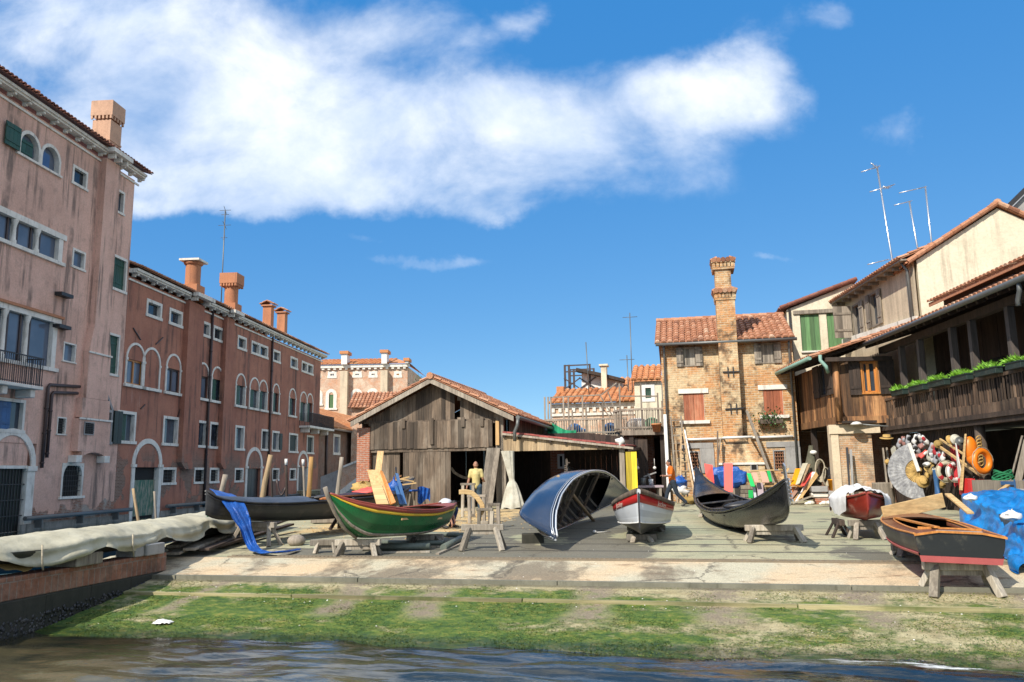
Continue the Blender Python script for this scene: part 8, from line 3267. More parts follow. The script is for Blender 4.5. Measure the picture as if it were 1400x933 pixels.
def person(name_label, base, J, cl, head_yaw, bald=False, gaze=0.0):
 o = thing('person', name_label, 'person', W0, tuple(base))
 b = Vector(base)
 V = lambda k: b + Vector(J[k])
 g = MB()
 Rh = Matrix.Rotation(head_yaw, 3, 'Z') @ Matrix.Rotation(gaze, 3, 'X')
 hc = V('head')
 g.ball(hc, (.076, .095, .112), 18, 14, 0, Rh)
 g.ball(hc + Rh @ Vector((0, -.03, -.065)), (.056, .062, .06), 14, 10, 0, Rh)
 g.ball(hc + Rh @ Vector((0, -.1, -.018)), (.014, .022, .03), 10, 8, 0, Rh)
 g.ball(hc + Rh @ Vector((0, -.085, -.058)), (.026, .014, .01), 10, 8, 0, Rh)
 for s in (-1, 1):
  g.ball(hc + Rh @ Vector((s * .078, .01, -.01)), (.012, .024, .034), 10, 8, 0, Rh)
 g.limb([(V('neck') - Vector((0, 0, .05)), .058), (hc - Vector((0, 0, .05)), .052)])
 ch, hp = V('chest'), V('hip')
 g.limb([(hp, .12), (hp.lerp(ch, .5), .115), (ch, .135), (V('neck') - Vector((0, 0, .06)), .075)], 14)
 sl_, sr_ = V('sl'), V('sr')
 g.limb([(sl_, .062), (ch.lerp(V('neck'), .45), .09), (sr_, .062)], 12)
 for s in ('l', 'r'):
  S_, E_, H_ = V('s' + s), V('e' + s), V('w' + s)
  g.limb([(S_, .06), (S_.lerp(E_, .5), .05), (E_, .041)], 10)
  g.limb([(E_, .041), (E_.lerp(H_, .3), .043), (H_, .027)], 10)
  d = (H_ - E_).normalized()
  hd_ = Vector(J.get('h' + s, d)).normalized()
  side = hd_.cross(Vector((0, 0, 1)) if abs(hd_.z) < .8 else Vector((1, 0, 0))).normalized()
  up = side.cross(hd_)
  pc = H_ + hd_ * .05
  g.limb([(H_, .026), (pc + side * .018, .02)], 8)
  g.limb([(H_, .026), (pc - side * .018, .02)], 8)
  g.ball(pc, (.032, .032, .032), 10, 8)
  for k, (off, L) in enumerate(((-.03, .062), (-.01, .075), (.011, .07), (.03, .055))):
   r0 = pc + hd_ * .03 + side * off
   m_ = r0 + hd_ * (L * .55) - up * .012
   e_ = m_ + hd_ * (L * .35) - up * .03
   g.limb([(r0, .0105), (m_, .0098), (e_, .0085)], 7)
  th_ = H_ + hd_ * .025 + side * -.03
  g.limb([(th_, .013), (th_ + hd_ * .03 - side * .03 - up * .01, .0115), (th_ + hd_ * .06 - side * .03 - up * .025, .0095)], 7)
  A_, K_, N_, T_ = V('p' + s), V('k' + s), V('a' + s), V('t' + s)
  g.limb([(A_, .09), (A_.lerp(K_, .5), .075), (K_, .055)], 10)
  g.limb([(K_, .055), (K_.lerp(N_, .35), .055), (N_, .036)], 10)
  g.limb([(N_, .038), (T_, .03)], 8)
 g.build('body', M['skin'], o, rm=.008)
 for s in (-1, 1):
  g = MB()
  g.ball(hc + Rh @ Vector((s * .03, -.083, .012)), .011, 8, 6)
  g.build('eye', M['iron'], o)
 g = MB()
 if bald:
  g.ball(hc + Rh @ Vector((0, .045, -.035)), (.075, .055, .045), 14, 10, 0, Rh)
 else:
  g.ball(hc + Rh @ Vector((0, .014, .028)), (.083, .096, .098), 18, 12, 0, Rh)
  g.ball(hc + Rh @ Vector((0, .04, -.02)), (.08, .07, .08), 14, 10, 0, Rh)
 g.build('hair', M['skin'] if bald == 2 else M['hair'], o, rm=.012)
 g = MB()
 g.limb([(hp + Vector((0, 0, -.02)), .14), (hp.lerp(ch, .45), .132), (ch, .152), (ch.lerp(V('neck'), .55), .115)], 16)
 g.limb([(sl_, .075), (ch.lerp(V('neck'), .38), .11), (sr_, .075)], 12)
 for s in ('l', 'r'):
  S_, E_ = V('s' + s), V('e' + s)
  g.limb([(S_, .075), (S_.lerp(E_, .45), .066), (S_.lerp(E_, .72), .064)], 12)
 g.build('shirt', M[cl[0]], o, rm=.016)
 g = MB()
 for s in ('l', 'r'):
  A_, K_, N_ = V('p' + s), V('k' + s), V('a' + s)
  g.limb([(A_, .112), (A_.lerp(K_, .5), .098), (K_, .078)], 12)
  g.limb([(K_, .078), (K_.lerp(N_, .5), .072), (N_ + Vector((0, 0, .02)), .066)], 12)
 g.limb([(V('pl'), .115), (hp + Vector((0, 0, -.02)), .135), (V('pr'), .115)], 14)
 g.build('trousers', M[cl[1]], o, rm=.015)
 for s in ('l', 'r'):
  g = MB()
  N_, T_ = V('a' + s), V('t' + s)
  d = (T_ - N_); d.z = 0; d.normalize()
  g.limb([(N_ - d * .05 + Vector((0, 0, -.035)), .043), (N_ + Vector((0, 0, -.01)), .05), (T_, .04), (T_ + d * .045, .033)], 10)
  g.build('shoe', M[cl[2]], o, rm=.012)
 return o
Y1 = 27.3
bp = atY(651, 690, Y1)
bp = Vector((bp.x, Y1, gz(bp.x, Y1)))
person('bald man in pale yellow T-shirt and jeans, back to the viewer, at the shed opening', bp, dict(hip=(0, 0, .96), chest=(0, .0, 1.32), neck=(0, .02, 1.5), head=(-.01, .0, 1.635), sl=(-.165, .01, 1.43), sr=(.165, .01, 1.43), el=(-.235, .0, 1.16), wl=(-.3, -.03, .92), hl=(-.2, -.05, -1), er=(.23, .0, 1.17), wr=(.25, .2, 1.08), hr=(.1, 1, .1),
  pl=(-.1, 0, .9), pr=(.1, 0, .9), kl=(-.11, .06, .5), kr=(.11, .1, .5), al=(-.12, -.06, .09), ar=(.12, .16, .09), tl=(-.13, .08, .035), tr=(.13, .3, .035)), ('teeyellow', 'denim', 'shoe'), PI + .25, 2)
Y2 = 30.4
bp = atY(921, 690, Y2)
bp = Vector((bp.x, Y2, 0))
person('man in orange T-shirt and dark jeans striding to the left past the ladders', bp, dict(hip=(.0, 0, .95), chest=(-.05, 0, 1.31), neck=(-.07, 0, 1.49), head=(-.11, -.0, 1.63), sl=(-.06, -.18, 1.42), sr=(-.05, .18, 1.42), el=(-.1, -.25, 1.16), wl=(-.34, -.2, 1.15), hl=(-1, .1, .25), er=(.05, .26, 1.16), wr=(-.2, .2, 1.12), hr=(-1, -.1, .2),
  pl=(.0, -.1, .9), pr=(.0, .1, .9), kl=(.12, -.11, .5), kr=(-.2, .1, .52), al=(.43, -.11, .16), ar=(-.3, .1, .09), tl=(.33, -.11, .05), tr=(-.44, .1, .035)), ('teeorange', 'darkdenim', 'shoe'), -PI / 2, False)
Y3 = 21.3
bp = atY(612, 712, Y3)
bp = Vector((bp.x, Y3, gz(bp.x, Y3)))
person('dark haired man in white shirt and blue jeans crouching behind the green boat', bp, dict(hip=(-.36, .12, .42), chest=(-.06, -.08, .63), neck=(.08, -.14, .66), head=(.17, -.22, .60), sl=(.02, -.26, .6), sr=(-.02, .08, .64), el=(.06, -.36, .36), wl=(.14, -.42, .18), hl=(.2, -.3, -.8), er=(.1, .05, .4), wr=(.2, -.2, .22), hr=(.1, -.4, -.7),
  pl=(-.34, .0, .36), pr=(-.34, .2, .36), kl=(-.02, -.2, .44), kr=(.2, .12, .46), al=(-.14, -.16, .09), ar=(.1, .14, .09), tl=(-.02, -.24, .035), tr=(.22, .1, .035)), ('teewhite', 'bluejean', 'shoe'), rad(40), False, rad(55))
def w_at(u, v, dz=0.0):
 return G(u, v) + Vector((0, 0, dz))
p = w_at(660, 752)
trestle((p.x, p.y, p.z), rad(-5), .86, .5, 'pale trestle in the open middle of the yard beside the loose pipes', 'trestle', .14, .1)
def stand(u, v, h, w, label, m, top=True):
 p = w_at(u, v)
 o = thing('work_post', label, 'stand', Fr(tuple(p), -SA), (0, 0, 0), 'rough work posts round the curved rib')
 for x in (-w / 2, w / 2):
  g = MB()
  g.beam((x, 0, 0), (x + rnd.gauss(0, .02), 0, h), .09, .09, (0, 1, 0), t=rnd.random())
  g.build('upright', M[m], o, bev=.008)
 g = MB()
 g.box(-w / 2 - .06, w / 2 + .06, -.05, .05, h + .001, h + .07, t=rnd.random())
 g.build('head', M[m], o, bev=.008)
 g = MB()
 g.box(-w / 2 + .046, w / 2 - .046, -.04, .04, .18, .26, t=rnd.random())
 g.build('brace', M[m], o, bev=.008)
stand(640, 707, .98, .36, 'tallest pale work post nearest the shed door', 'trestle')
stand(652, 716, .72, .42, 'grey work post under the middle of the curved rib', 'greywood')
stand(663, 727, .5, .3, 'low pale work post in front of the curved rib', 'trestle')
stand(676, 722, .56, .22, 'short grey work post right of the curved rib', 'greywood')
g = MB()
pts = [(628, 673), (636, 672.5), (645, 674), (653, 681), (659, 690), (660, 697), (657, 703), (651, 706)]
P = [atY(u, v, 20.2) for u, v in pts]
for i in range(len(P) - 1):
 a, b = P[i], P[i + 1]
 g.beam(a - (b - a) * .06, b + (b - a) * .06, .12, .1, (0, 1, 0), t=.5)
solo(g, 'curved_rib', M['fresh'], 'pale freshly sawn curved boat rib resting on the work posts', 'boat rib', W0, bev=.015)
for p, q, r, m, lb in (((532, 732), (637, 735), .055, 'pipe', 'long dark pipe lying behind the others under the green boat'), ((523, 745), (607, 746), .05, 'pipe', 'middle grey green pipe on the ground under the green boat'), ((496, 753), (588, 752), .07, 'pipe', 'nearest thick grey green pipe on the ground under the green boat'),
      ((606, 754), (630, 741), .07, 'pipe', 'short thick pipe lying askew beside the yard trestle')):
 M.setdefault('pipe', m_paint('grey_green_pipe', (.11, .13, .105), .55, .3, (.2, .15, .1), .4))
 a, b = w_at(*p, r), w_at(*q, r)
 g = MB()
 g.tube([a, b], r, 12)
 solo(g, 'loose_pipe', M[m], lb, 'pipe', W0, group='loose pipes on the ground')
for p, q, lb in (((598, 759), (635, 743), 'pale batten beside the short askew pipe'), ((512, 757), (588, 756), 'thin pale batten in front of the nearest pipe'), ((548, 750), (602, 749), 'thin pale batten between two pipes')):
 a, b = w_at(*p, .02), w_at(*q, .02)
 g = MB()
 g.beam(a, b, .07, .035)
 solo(g, 'batten', M['trestle'], lb, 'batten', W0, group='battens on the ground')
p = w_at(447, 757)
trestle((p.x - .05, p.y + .1, p.z), rad(5), .62, .27, 'very low bench left of the green boat trestle', 'trestle', .05, .07, .14, .12)
g = MB()
p = w_at(405, 746)
g.ball((p.x, p.y, p.z + .1), (.2, .16, .13), 18, 12, 0, None)
solo(g, 'fender', M['greylog'], 'fat pale grey fender lying by the trestle of the left gondola', 'fender', W0)
for k, (p, q, w_, dz) in enumerate((((238, 764), (345, 722), .3, .1), ((262, 760), (372, 720), .25, .16), ((283, 758), (392, 722), .2, .1), ((300, 752), (398, 728), .16, .06), ((240, 757), (330, 724), .3, .2), ((226, 757), (300, 735), .22, .03))):
 a, b = G(p[0] - 4, p[1] + 2) + Vector((0, 0, .07 + dz * .5)), G(*q) + Vector((0, 0, .14 + dz))
 g = MB()
 g.beam(a, b, w_, .05, t=rnd.random())
 solo(g, 'deck_plank', M['darkwood' if k in (2, 3) else 'trestle'], ['broad grey plank nearest the water on the pile by the quay', 'second grey plank in the pile by the quay', 'dark plank in shade in the pile by the quay', 'darkest thin plank furthest right in the pile by the quay', 'upper grey plank against the canvas boat', 'short lowest plank at the water end of the pile'][k], 'plank', W0, group='planks piled at the end of the quay', bev=.006)
Z9 = Z(0, 480, 630, 11.667)
def leaning(pts, Yt, Yb, th, m, label, cat='board', name='board'):
 tl, tr, br_, bl_ = pts
 A, B, C, D = atY(*tl, Yt), atY(*tr, Yt), atY(*br_, Yb), atY(*bl_, Yb)
 n = (B - A).cross(D - A).normalized()
 if n.y > 0:
  n = -n
 g = MB()
 g.hexa([A, B, C, D], [A - n * th, B - n * th, C - n * th, D - n * th])
 return solo(g, name, M[m], label, cat, W0, tuple((C + D) / 2), bev=.004)
leaning([Z9(255, 145), Z9(470, 145), Z9(640, 690), Z9(400, 690)], 21.4, 20.6, .03, 'freshz', 'tan panel with pale lower half leaning behind the green boat', 'panel', 'wood_panel')
leaning([Z9(320, 385), Z9(490, 385), Z9(600, 690), Z9(405, 690)], 21.0, 20.5, .02, 'fresh', 'paler board in front of the tan panel', 'panel', 'wood_panel')
leaning([Z9(470, 150), Z9(505, 170), Z9(715, 660), Z9(640, 690)], 21.3, 20.5, .05, 'orangewood', 'narrow orange edge board right of the tan panel', 'board')
leaning([Z6(195, 495), Z6(232, 495), Z6(215, 640), Z6(178, 640)], 30.6, 30.2, .04, 'freshz', 'tall pinkish plank leaning on the narrow shed door')
leaning([Z9(705, 200), Z9(750, 200), Z9(890, 690), Z9(830, 690)], 22.6, 21.6, .06, 'bluepaint', 'dark blue painted plank leaning behind the green boat')
leaning([Z9(690, 400), Z9(735, 400), Z9(840, 690), Z9(770, 690)], 22.4, 21.6, .05, 'bluepaint', 'shorter chalky blue plank left of the dark blue one')
g = MB()
a = atY(*Z9(715, 110), 22.8); b = atY(*Z9(718, 230), 22.6)
g.tube([b, a], .025, 6)
solo(g, 'peg', M['iron'], 'thin black iron peg above the dark blue plank', 'peg', W0)
p = w_at(535, 712)
trestle((p.x - .3, 23.3, gz(p.x, 23.3)), rad(-6), 1.3, .85, 'tall trestle carrying offcuts before the shed doors', 'trestle', .1, .08)
for k, (u, v, L, an, m) in enumerate(((537, 658, .5, .4, 'fresh'), (540, 661, .6, .5, 'greywood'), (545, 655, .45, -.3, 'fresh'), (536, 665, .7, .2, 'fresh'), (530, 660, .5, .7, 'rustwood'))):
 a = atY(u, v, 23.3)
 g = MB()
 g.beam(a, a + Vector((L * math.cos(an), .1, L * math.sin(an) * .6)), .09, .04)
 solo(g, 'offcut', M[m], ['pale offcut at the left of the pile behind the blue plank', 'grey offcut in the pile behind the blue plank', 'pale offcut pointing down right above the blue plank', 'lowest pale offcut behind the blue plank', 'reddish offcut leaning across the pile'][k], 'offcut', W0, group='offcuts piled behind the blue planks')
g = MB()
c = atY(*Z9(690, 430), 23.0)
g.sheet(lambda i, j: (c.x + .2 * math.sin(PI * j) * math.cos(2 * PI * i) * (1 + 1.3 * mnoise.noise(Vector((i * 4, j * 4, 1)))), c.y + .15 * math.sin(PI * j) * math.sin(2 * PI * i), c.z + .2 * math.cos(PI * j) * (1 + 1.2 * mnoise.noise(Vector((i * 5, j * 5, 9))))), 20, 12)
solo(g, 'blue_cloth', M['bluetarp'], 'crumpled blue cloth behind the chalky blue plank', 'cloth', W0)
for k, (u, v, r, m, lb) in enumerate(((505, 674, (.42, .3, .14), 'salmon', 'flat red bundle at the foot of the brick pillar'), (492, 668, (.3, .25, .15), 'straw', 'straw coloured bundle left of the red one by the pillar'), (500, 664, (.28, .2, .12), 'ochrecloth', 'ochre bundle above the red one by the pillar'))):
 c = atY(u, v, 24 + k)
 g = MB()
 g.sheet(lambda i, j: (c.x + r[0] * math.sin(PI * j) * math.cos(2 * PI * i) * (1 + 1.0 * mnoise.noise(Vector((i * 4, j * 4, u)))), c.y + r[1] * math.sin(PI * j) * math.sin(2 * PI * i), c.z + r[2] * math.cos(PI * j) * (1 + 1.1 * mnoise.noise(Vector((i * 5, j * 5, v))))), 22, 12)
 solo(g, 'bundle', M[m], lb, 'bundle', W0, group='bundles heaped by the brick pillar')
p = w_at(500, 705)
g = MB()
g.box(p.x - .9, p.x + .8, 23.6, 25.6, .0, .62)
solo(g, 'timber_stack', M['greywood'], 'low grey timber stack under the bundles by the brick pillar', 'timber stack', W0, bev=.01)
pc = atY(*Z9(1050, 490), 24.5)
stl = thing('stool', 'splayed stool with bright blue top and hanging blue cloth before the shed doors', 'stool', W0, (pc.x, 24.5, 0))
g = MB()
g.lathe([(0, 0), (.3, 0), (.3, .05), (0, .05)], pc, 24)
g.build('seat', M['bluetarp'], stl)
for a in (.4, 2.0, 3.6, 5.2):
 g = MB()
 g.beam((pc.x + .34 * math.cos(a), 24.5 + .34 * math.sin(a), 0), (pc.x + .2 * math.cos(a), 24.5 + .2 * math.sin(a), pc.z), .045, .045, t=rnd.random())
 g.build('leg', M['trestle'], stl)
g = MB()
g.sheet(lambda i, j: (pc.x + .05 + .38 * i, pc.y - .3 + .04 * math.sin(i * 20 + j * 3), pc.z + .12 - j * (.42 + .1 * math.sin(i * 6)) + .03 * math.sin(i * 5)), 20, 10)
solo(g, 'blue_rag', M['bluetarp'], 'bright blue cloth thrown over the splayed stool', 'cloth', W0)
for k in range(7):
 u, v = rnd.uniform(578, 603), rnd.uniform(694, 703)
 a = w_at(u, v, .04 + .05 * (k % 3))
 an = rnd.uniform(-.6, .6)
 g = MB()
 g.beam(a, a + Vector((.7 * math.cos(an), .5 * math.sin(an), .12 * rnd.random())), .12, .05, t=rnd.random())
 solo(g, 'scrap_board', M['fresh' if k % 2 else 'greywood'], 'loose scrap board in the heap beside the crouching man', 'scrap wood', W0, group='scrap boards beside the crouching man')
g = MB()
P = [atY(u, v, 32.5) for u, v in ((617, 640), (621, 646), (627, 650), (634, 653), (642, 654))]
for a, b in zip(P, P[1:]):
 g.beam(a - (b - a) * .05, b + (b - a) * .05, .1, .1, (0, 1, 0))
solo(g, 'old_rib', M['greywood'], 'grey curved rib hanging inside the shed left of the bald man', 'boat rib', W0)
def place(u, v, Y):
 p = atY(u, v, Y)
 return p
b0 = place(880, 668, 32.5)
wb = thing('workbench', 'cluttered workbench with pinkish top in the dark bay behind the white boat', 'workbench', W0, (b0.x, 32.5, 0))
g = MB()
g.box(b0.x - .7, b0.x + .75, 32.2, 32.9, .68, .76)
g.build('top', M['lilac'], wb)
for x in (-.62, .62):
 for y in (32.28, 32.8):
  g = MB()
  g.box(b0.x + x - .05, b0.x + x + .05, y - .05, y + .05, 0, .679)
  g.build('leg', M['greywood'], wb)
for k, (dx_, r, h, m, lb, nm) in enumerate(((-.45, .2, .34, 'blackdull', 'black bucket on the left of the workbench', 'bucket'), (.0, .12, .3, 'zinc', 'grey tin in the middle of the workbench', 'tin'), (.3, .1, .24, 'boatwhite', 'pale tin on the right of the workbench', 'tin'))):
 g = MB()
 g.lathe([(0, 0), (r * .8, 0), (r, h), (r * .9, h), (r * .75, .03), (0, .03)], (b0.x + dx_, 32.5, .765), 16)
 solo(g, nm, M[m], lb, nm, W0)
g = MB()
a, b = place(886, 648, 33), place(895, 668, 33)
g.beam(b, a, .1, .06)
g.beam(place(880, 652, 33), place(897, 646, 33), .05, .05)
solo(g, 'engine_stand', M['greystone'], 'grey outboard bracket standing upright behind the workbench', 'bracket', W0)
for u, v in ((895, 640), (872, 640)):
 c = place(u, v, 34.5)
 g = MB()
 g.ball(c, .07, 10, 8)
 g.tube([c, c + Vector((0, 0, .4))], .01, 5)
 solo(g, 'hanging_float', M['white'], 'small white float hanging in the dark bay ' + ('right' if u > 880 else 'left') + ' of the outboard bracket', 'float', W0, group='small floats in the dark bay')
c = place(886, 605, 30.0)
g = MB()
g.sheet(lambda i, j: (c.x - 1.05 + .15 * math.sin(PI * j) * math.cos(2 * PI * i) * (1 + 1.2 * mnoise.noise(Vector((i * 5, j * 4, 6)))), 29.9 + .13 * math.sin(PI * j) * math.sin(2 * PI * i), c.z + .02 + .15 * math.cos(PI * j) * (1 + 1.2 * mnoise.noise(Vector((i * 4, j * 4, 1))))), 18, 10)
solo(g, 'white_bag', M['whitetarp'], 'small white bag on the end of the lean-to roof edge', 'bag', W0)
p, q = YF.pt(909, 567, H0 - .5), YF.pt(914, 668, H0 - .9)
q.z = 0
g = MB()
g.beam(q, p, .14, .08, (0, 1, 0))
solo(g, 'white_post', M['white'], 'tall white plank standing at the left corner of the brick house', 'plank', YF, bev=.006)
def ladder(tl, tr, bl_, br_, s_t, s_b, n, m, label):
 A, B = YF.pt(*tl, s_t), YF.pt(*tr, s_t)
 C, D = YF.pt(*bl_, s_b), YF.pt(*br_, s_b)
 C.z = D.z = 0
 o = thing('ladder', label, 'ladder', YF, tuple((C + D) / 2), 'ladders against the brick house')
 for a, b in ((C, A), (D, B)):
  g = MB()
  g.beam(a, b, .07, .05, (0, 1, 0), t=rnd.random())
  g.build('rail', M[m], o)
 for i in range(n):
  k = (i + .5) / n
  g = MB()
  g.beam(C.lerp(A, k), D.lerp(B, k), .04, .04, (0, 1, 0), t=rnd.random())
  g.build('rung', M[m], o)
ladder((917, 570), (931, 569), (925, 672), (940, 672), H0 - .25, H0 - .9, 11, 'greywood', 'old grey ladder at the left corner of the brick house')
ladder((931, 590), (934, 590), (930, 682), (951, 682), H0 - .5, H0 - 2.2, 8, 'logpost', 'tapering tan step ladder before the left barred window')
for p, q, r, m, lb in (((924, 590), (926, 668), .05, 'logpost', 'tan pole among the ladders'), ((936, 588), (953, 676), .05, 'white', 'pale pole leaning right of the tapering ladder'), ((981, 590), (982, 672), .07, 'bark', 'dark pole beside the hearth of the brick house'), ((985, 600), (977, 676), .05, 'greywood', 'grey pole crossing beside the hearth'), ((1021, 562), (1050, 640), .11, 'greywood', 'thick grey beam leaning to the right across the hearth')):
 a, b = YF.pt(*p, H0 - .95), YF.pt(*q, H0 - 1.9)
 g = MB()
 d = (b - a)
 b = a + d * (a.z / -d.z) if d.z < 0 else b
 g.beam(b, a, r, r, (0, 1, 0), t=rnd.random())
 solo(g, 'leaning_pole', M[m], lb, 'pole', YF, group='poles leaning on the brick house')
for k, (u, v, s_, r, m, lb) in enumerate(((929, 659, 34.2, (.3, .25, .2), 'bluetarp', 'blue bundle under the tapering ladder'), (931, 670, 34.2, (.32, .25, .18), 'whitetarp', 'white bundle beneath the blue one under the ladder'), (944, 684, 33, (.35, .2, .12), 'ochrecloth', 'yellowish heap on the ground right of the orange shirt man'))):
 c = YF.pt(u, v, s_)
 g = MB()
 g.sheet(lambda i, j: (c.x + r[0] * math.sin(PI * j) * math.cos(2 * PI * i) * (1 + 1.0 * mnoise.noise(Vector((i * 4, j * 4, u)))), c.y + r[1] * math.sin(PI * j) * math.sin(2 * PI * i), c.z + r[2] * math.cos(PI * j) * (1 + 1.1 * mnoise.noise(Vector((i * 5, j * 5, v))))), 22, 12)
 solo(g, 'bundle', M[m], lb, 'bundle', YF, group='bundles under the ladders')
Za = Z(0, 960, 630, 11.667)
def board_px(tl, tr, br_, bl_, st, sb, th, m, label, name='board', cat='board', grp=None):
 A, B, C, D = YF.pt(*tl, st), YF.pt(*tr, st), YF.pt(*br_, sb), YF.pt(*bl_, sb)
 n = (B - A).cross(D - A).normalized()
 if n.y > 0:
  n = -n
 g = MB()
 g.hexa([A, B, C, D], [A - n * th, B - n * th, C - n * th, D - n * th], t=rnd.random())
 return solo(g, name, M[m], label, cat, YF, tuple((C + D) / 2), grp, bev=.004)
board_px(Za(35, 45), Za(165, 70), Za(195, 360), Za(60, 240), 33.0, 32.4, .03, 'salmon', 'red board leaning left of the blue tarpaulin bale', grp='red boards before the hearth')
board_px(Za(345, 40), Za(485, 40), Za(490, 500), Za(352, 500), 32.6, 32.3, .03, 'salmon', 'taller upright red board in front of the blue bale', grp='red boards before the hearth')
c = YF.pt(*Za(430, 270), 33.8)
o = thing('tarp_bale', 'bale wrapped in crumpled blue tarpaulin between the red boards', 'bale', YF, (c.x, c.y, c.z - .7))
g = MB()
def bale(i, j):
 a, b = 2 * PI * i, PI * j
 sx = math.copysign(abs(math.cos(a)) ** .45, math.cos(a))
 sy = math.copysign(abs(math.sin(a)) ** .45, math.sin(a))
 k = math.sin(b) ** .4
 n1_ = mnoise.noise(Vector((i * 9, j * 5, 3)))
 return (c.x + .7 * sx * k * (1 + .12 * n1_), c.y + .4 * sy * k * (1 + .15 * n1_), c.z + .42 * math.copysign(abs(math.cos(b)) ** .5, math.cos(b)) * (1 + .18 * n1_) - (.15 if math.cos(a) > .5 else 0) * math.cos(b))
g.sheet(bale, 60, 30)
g.build('tarpaulin', M['bluetarp'], o)
g = MB()
g.box(c.x - .6, c.x + .75, c.y - .35, c.y + .3, 0, c.z - .42)
g.build('timber', M['greywood'], o)
M['rosewood'] = m_paint('rose_tan_board', (.42, .24, .17), .7, .12)
for pts, m, lb in (((Za(785, 190), Za(870, 185), Za(905, 345), Za(840, 350)), 'rosewood', 'left rose tan board before the hearth'), ((Za(915, 175), Za(1020, 175), Za(1075, 345), Za(960, 350)), 'rosewood', 'right rose tan board before the hearth'),
     ((Za(712, 200), Za(775, 200), Za(845, 410), Za(775, 410)), 'emerald', 'bright green strip left of the rose tan boards'), ((Za(1030, 160), Za(1080, 160), Za(1120, 330), Za(1070, 330)), 'emerald', 'bright green strip right of the rose tan boards'),
     ((Za(735, 470), Za(810, 470), Za(815, 590), Za(740, 590)), 'emerald', 'low bright green board behind the gondola'), ((Za(870, 350), Za(970, 350), Za(985, 600), Za(890, 600)), 'lilac', 'lilac grey board upright behind the gondola'),
     ((Za(805, 420), Za(850, 420), Za(870, 600), Za(830, 600)), 'boatwhite', 'narrow whitish board beside the low green board'), ((Za(1000, 355), Za(1190, 350), Za(1180, 410), Za(990, 410)), 'freshz', 'short tan board lying flat under the right rose board')):
 board_px(*pts, 32.9, 32.4, .03, m, lb, grp='painted boards before the hearth')
g = MB()
g.beam(YF.pt(*Za(770, 165), 33.1), YF.pt(*Za(1150, 150), 33.1), .05, .05, (0, 1, 0))
solo(g, 'rail', M['fresh'], 'thin yellow rail above the rose tan boards', 'rail', YF)
g = MB()
for k in range(4):
 z = .1 + k * .16
 g.box(YF.pl(*Za(600 + k * 8, 560), 33)[0], YF.pl(*Za(1120 - k * 6, 560), 33)[0], 32.95 + k * .02, 33.9, z, z + .14, t=rnd.random())
solo(g, 'timber_stack', M['greywood'], 'low timber stack behind the middle of the right gondola', 'timber stack', YF)
Zq = Z(0, 1040, 590, 8.483)
for k, (tl, tr, br_, bl_, m, lb) in enumerate((((400, 430), (470, 430), (425, 620), (345, 620), 'brightorange', 'amber board in the pile leaning by the dark store'), ((484, 372), (548, 365), (450, 600), (400, 625), 'canvas', 'thick beige roll leaning at the top of the board pile'), ((545, 380), (580, 375), (500, 560), (470, 600), 'logpost', 'narrow tan board right of the beige roll'),
  ((560, 480), (612, 465), (510, 620), (450, 640), 'salmon', 'red board in the middle of the leaning pile'), ((575, 505), (620, 500), (330, 835), (300, 835), 'blackdull', 'black board across the leaning pile'), ((600, 470), (635, 468), (425, 830), (385, 835), 'white', 'white board in the leaning pile'), ((640, 470), (672, 510), (480, 770), (425, 800), 'fresh', 'tan board at the right of the leaning pile'),
  ((300, 640), (345, 640), (290, 745), (262, 745), 'emerald', 'short green board at the left of the leaning pile'), ((360, 640), (410, 640), (310, 800), (265, 815), 'rust', 'rust brown board low in the leaning pile'), ((420, 640), (470, 640), (330, 830), (285, 830), 'rosewood', 'rose brown board low in the leaning pile'))):
 board_px(Zq(*tl), Zq(*tr), Zq(*br_), Zq(*bl_), 33.4 - k * .06, 32.4 - k * .06, .04, m, lb, grp='boards in the leaning pile by the dark store')
for p, q, m, lb in (((240, 555), (322, 430), 'fresh', 'tan stick left of the amber board'), ((370, 620), (470, 640), 'orangewood', 'short orange stick across the amber board'), ((370, 835), (610, 745), 'trestle', 'pale stick on the ground before the leaning pile'), ((210, 440), (305, 450), 'fresh', 'short yellow stick behind the gondola iron')):
 g = MB()
 g.beam(YF.pt(*Zq(*p), 32.0), YF.pt(*Zq(*q), 32.2), .06, .05, (0, 1, 0))
 solo(g, 'stick', M[m], lb, 'stick', YF, group='sticks about the leaning pile')
c = YF.pt(*Zq(605, 460), 33.6)
g = MB()
g.sheet(lambda i, j: (c.x + (.12 + .5 * j ** 1.2) * (1 + .15 * math.sin(i * 31)) * math.cos(2 * PI * i) * .62 - .1 * j, c.y + (.1 + .3 * j) * math.sin(2 * PI * i) * .6, c.z + 1.0 - 1.55 * j), 40, 16)
solo(g, 'draped_cover', m_cloth('olive_canvas', (.12, .115, .075)), 'olive canvas hung over a post beside the rope coils', 'cover', YF)
g = MB()
p = YF.pt(*Zq(612, 245), 33.5)
g.ball(p, (.14, .12, .09), 12, 8)
solo(g, 'knob', M['white'], 'small white knob on top of the olive canvas', 'knob', YF)
c = YF.pt(*Zq(700, 470), 33.1)
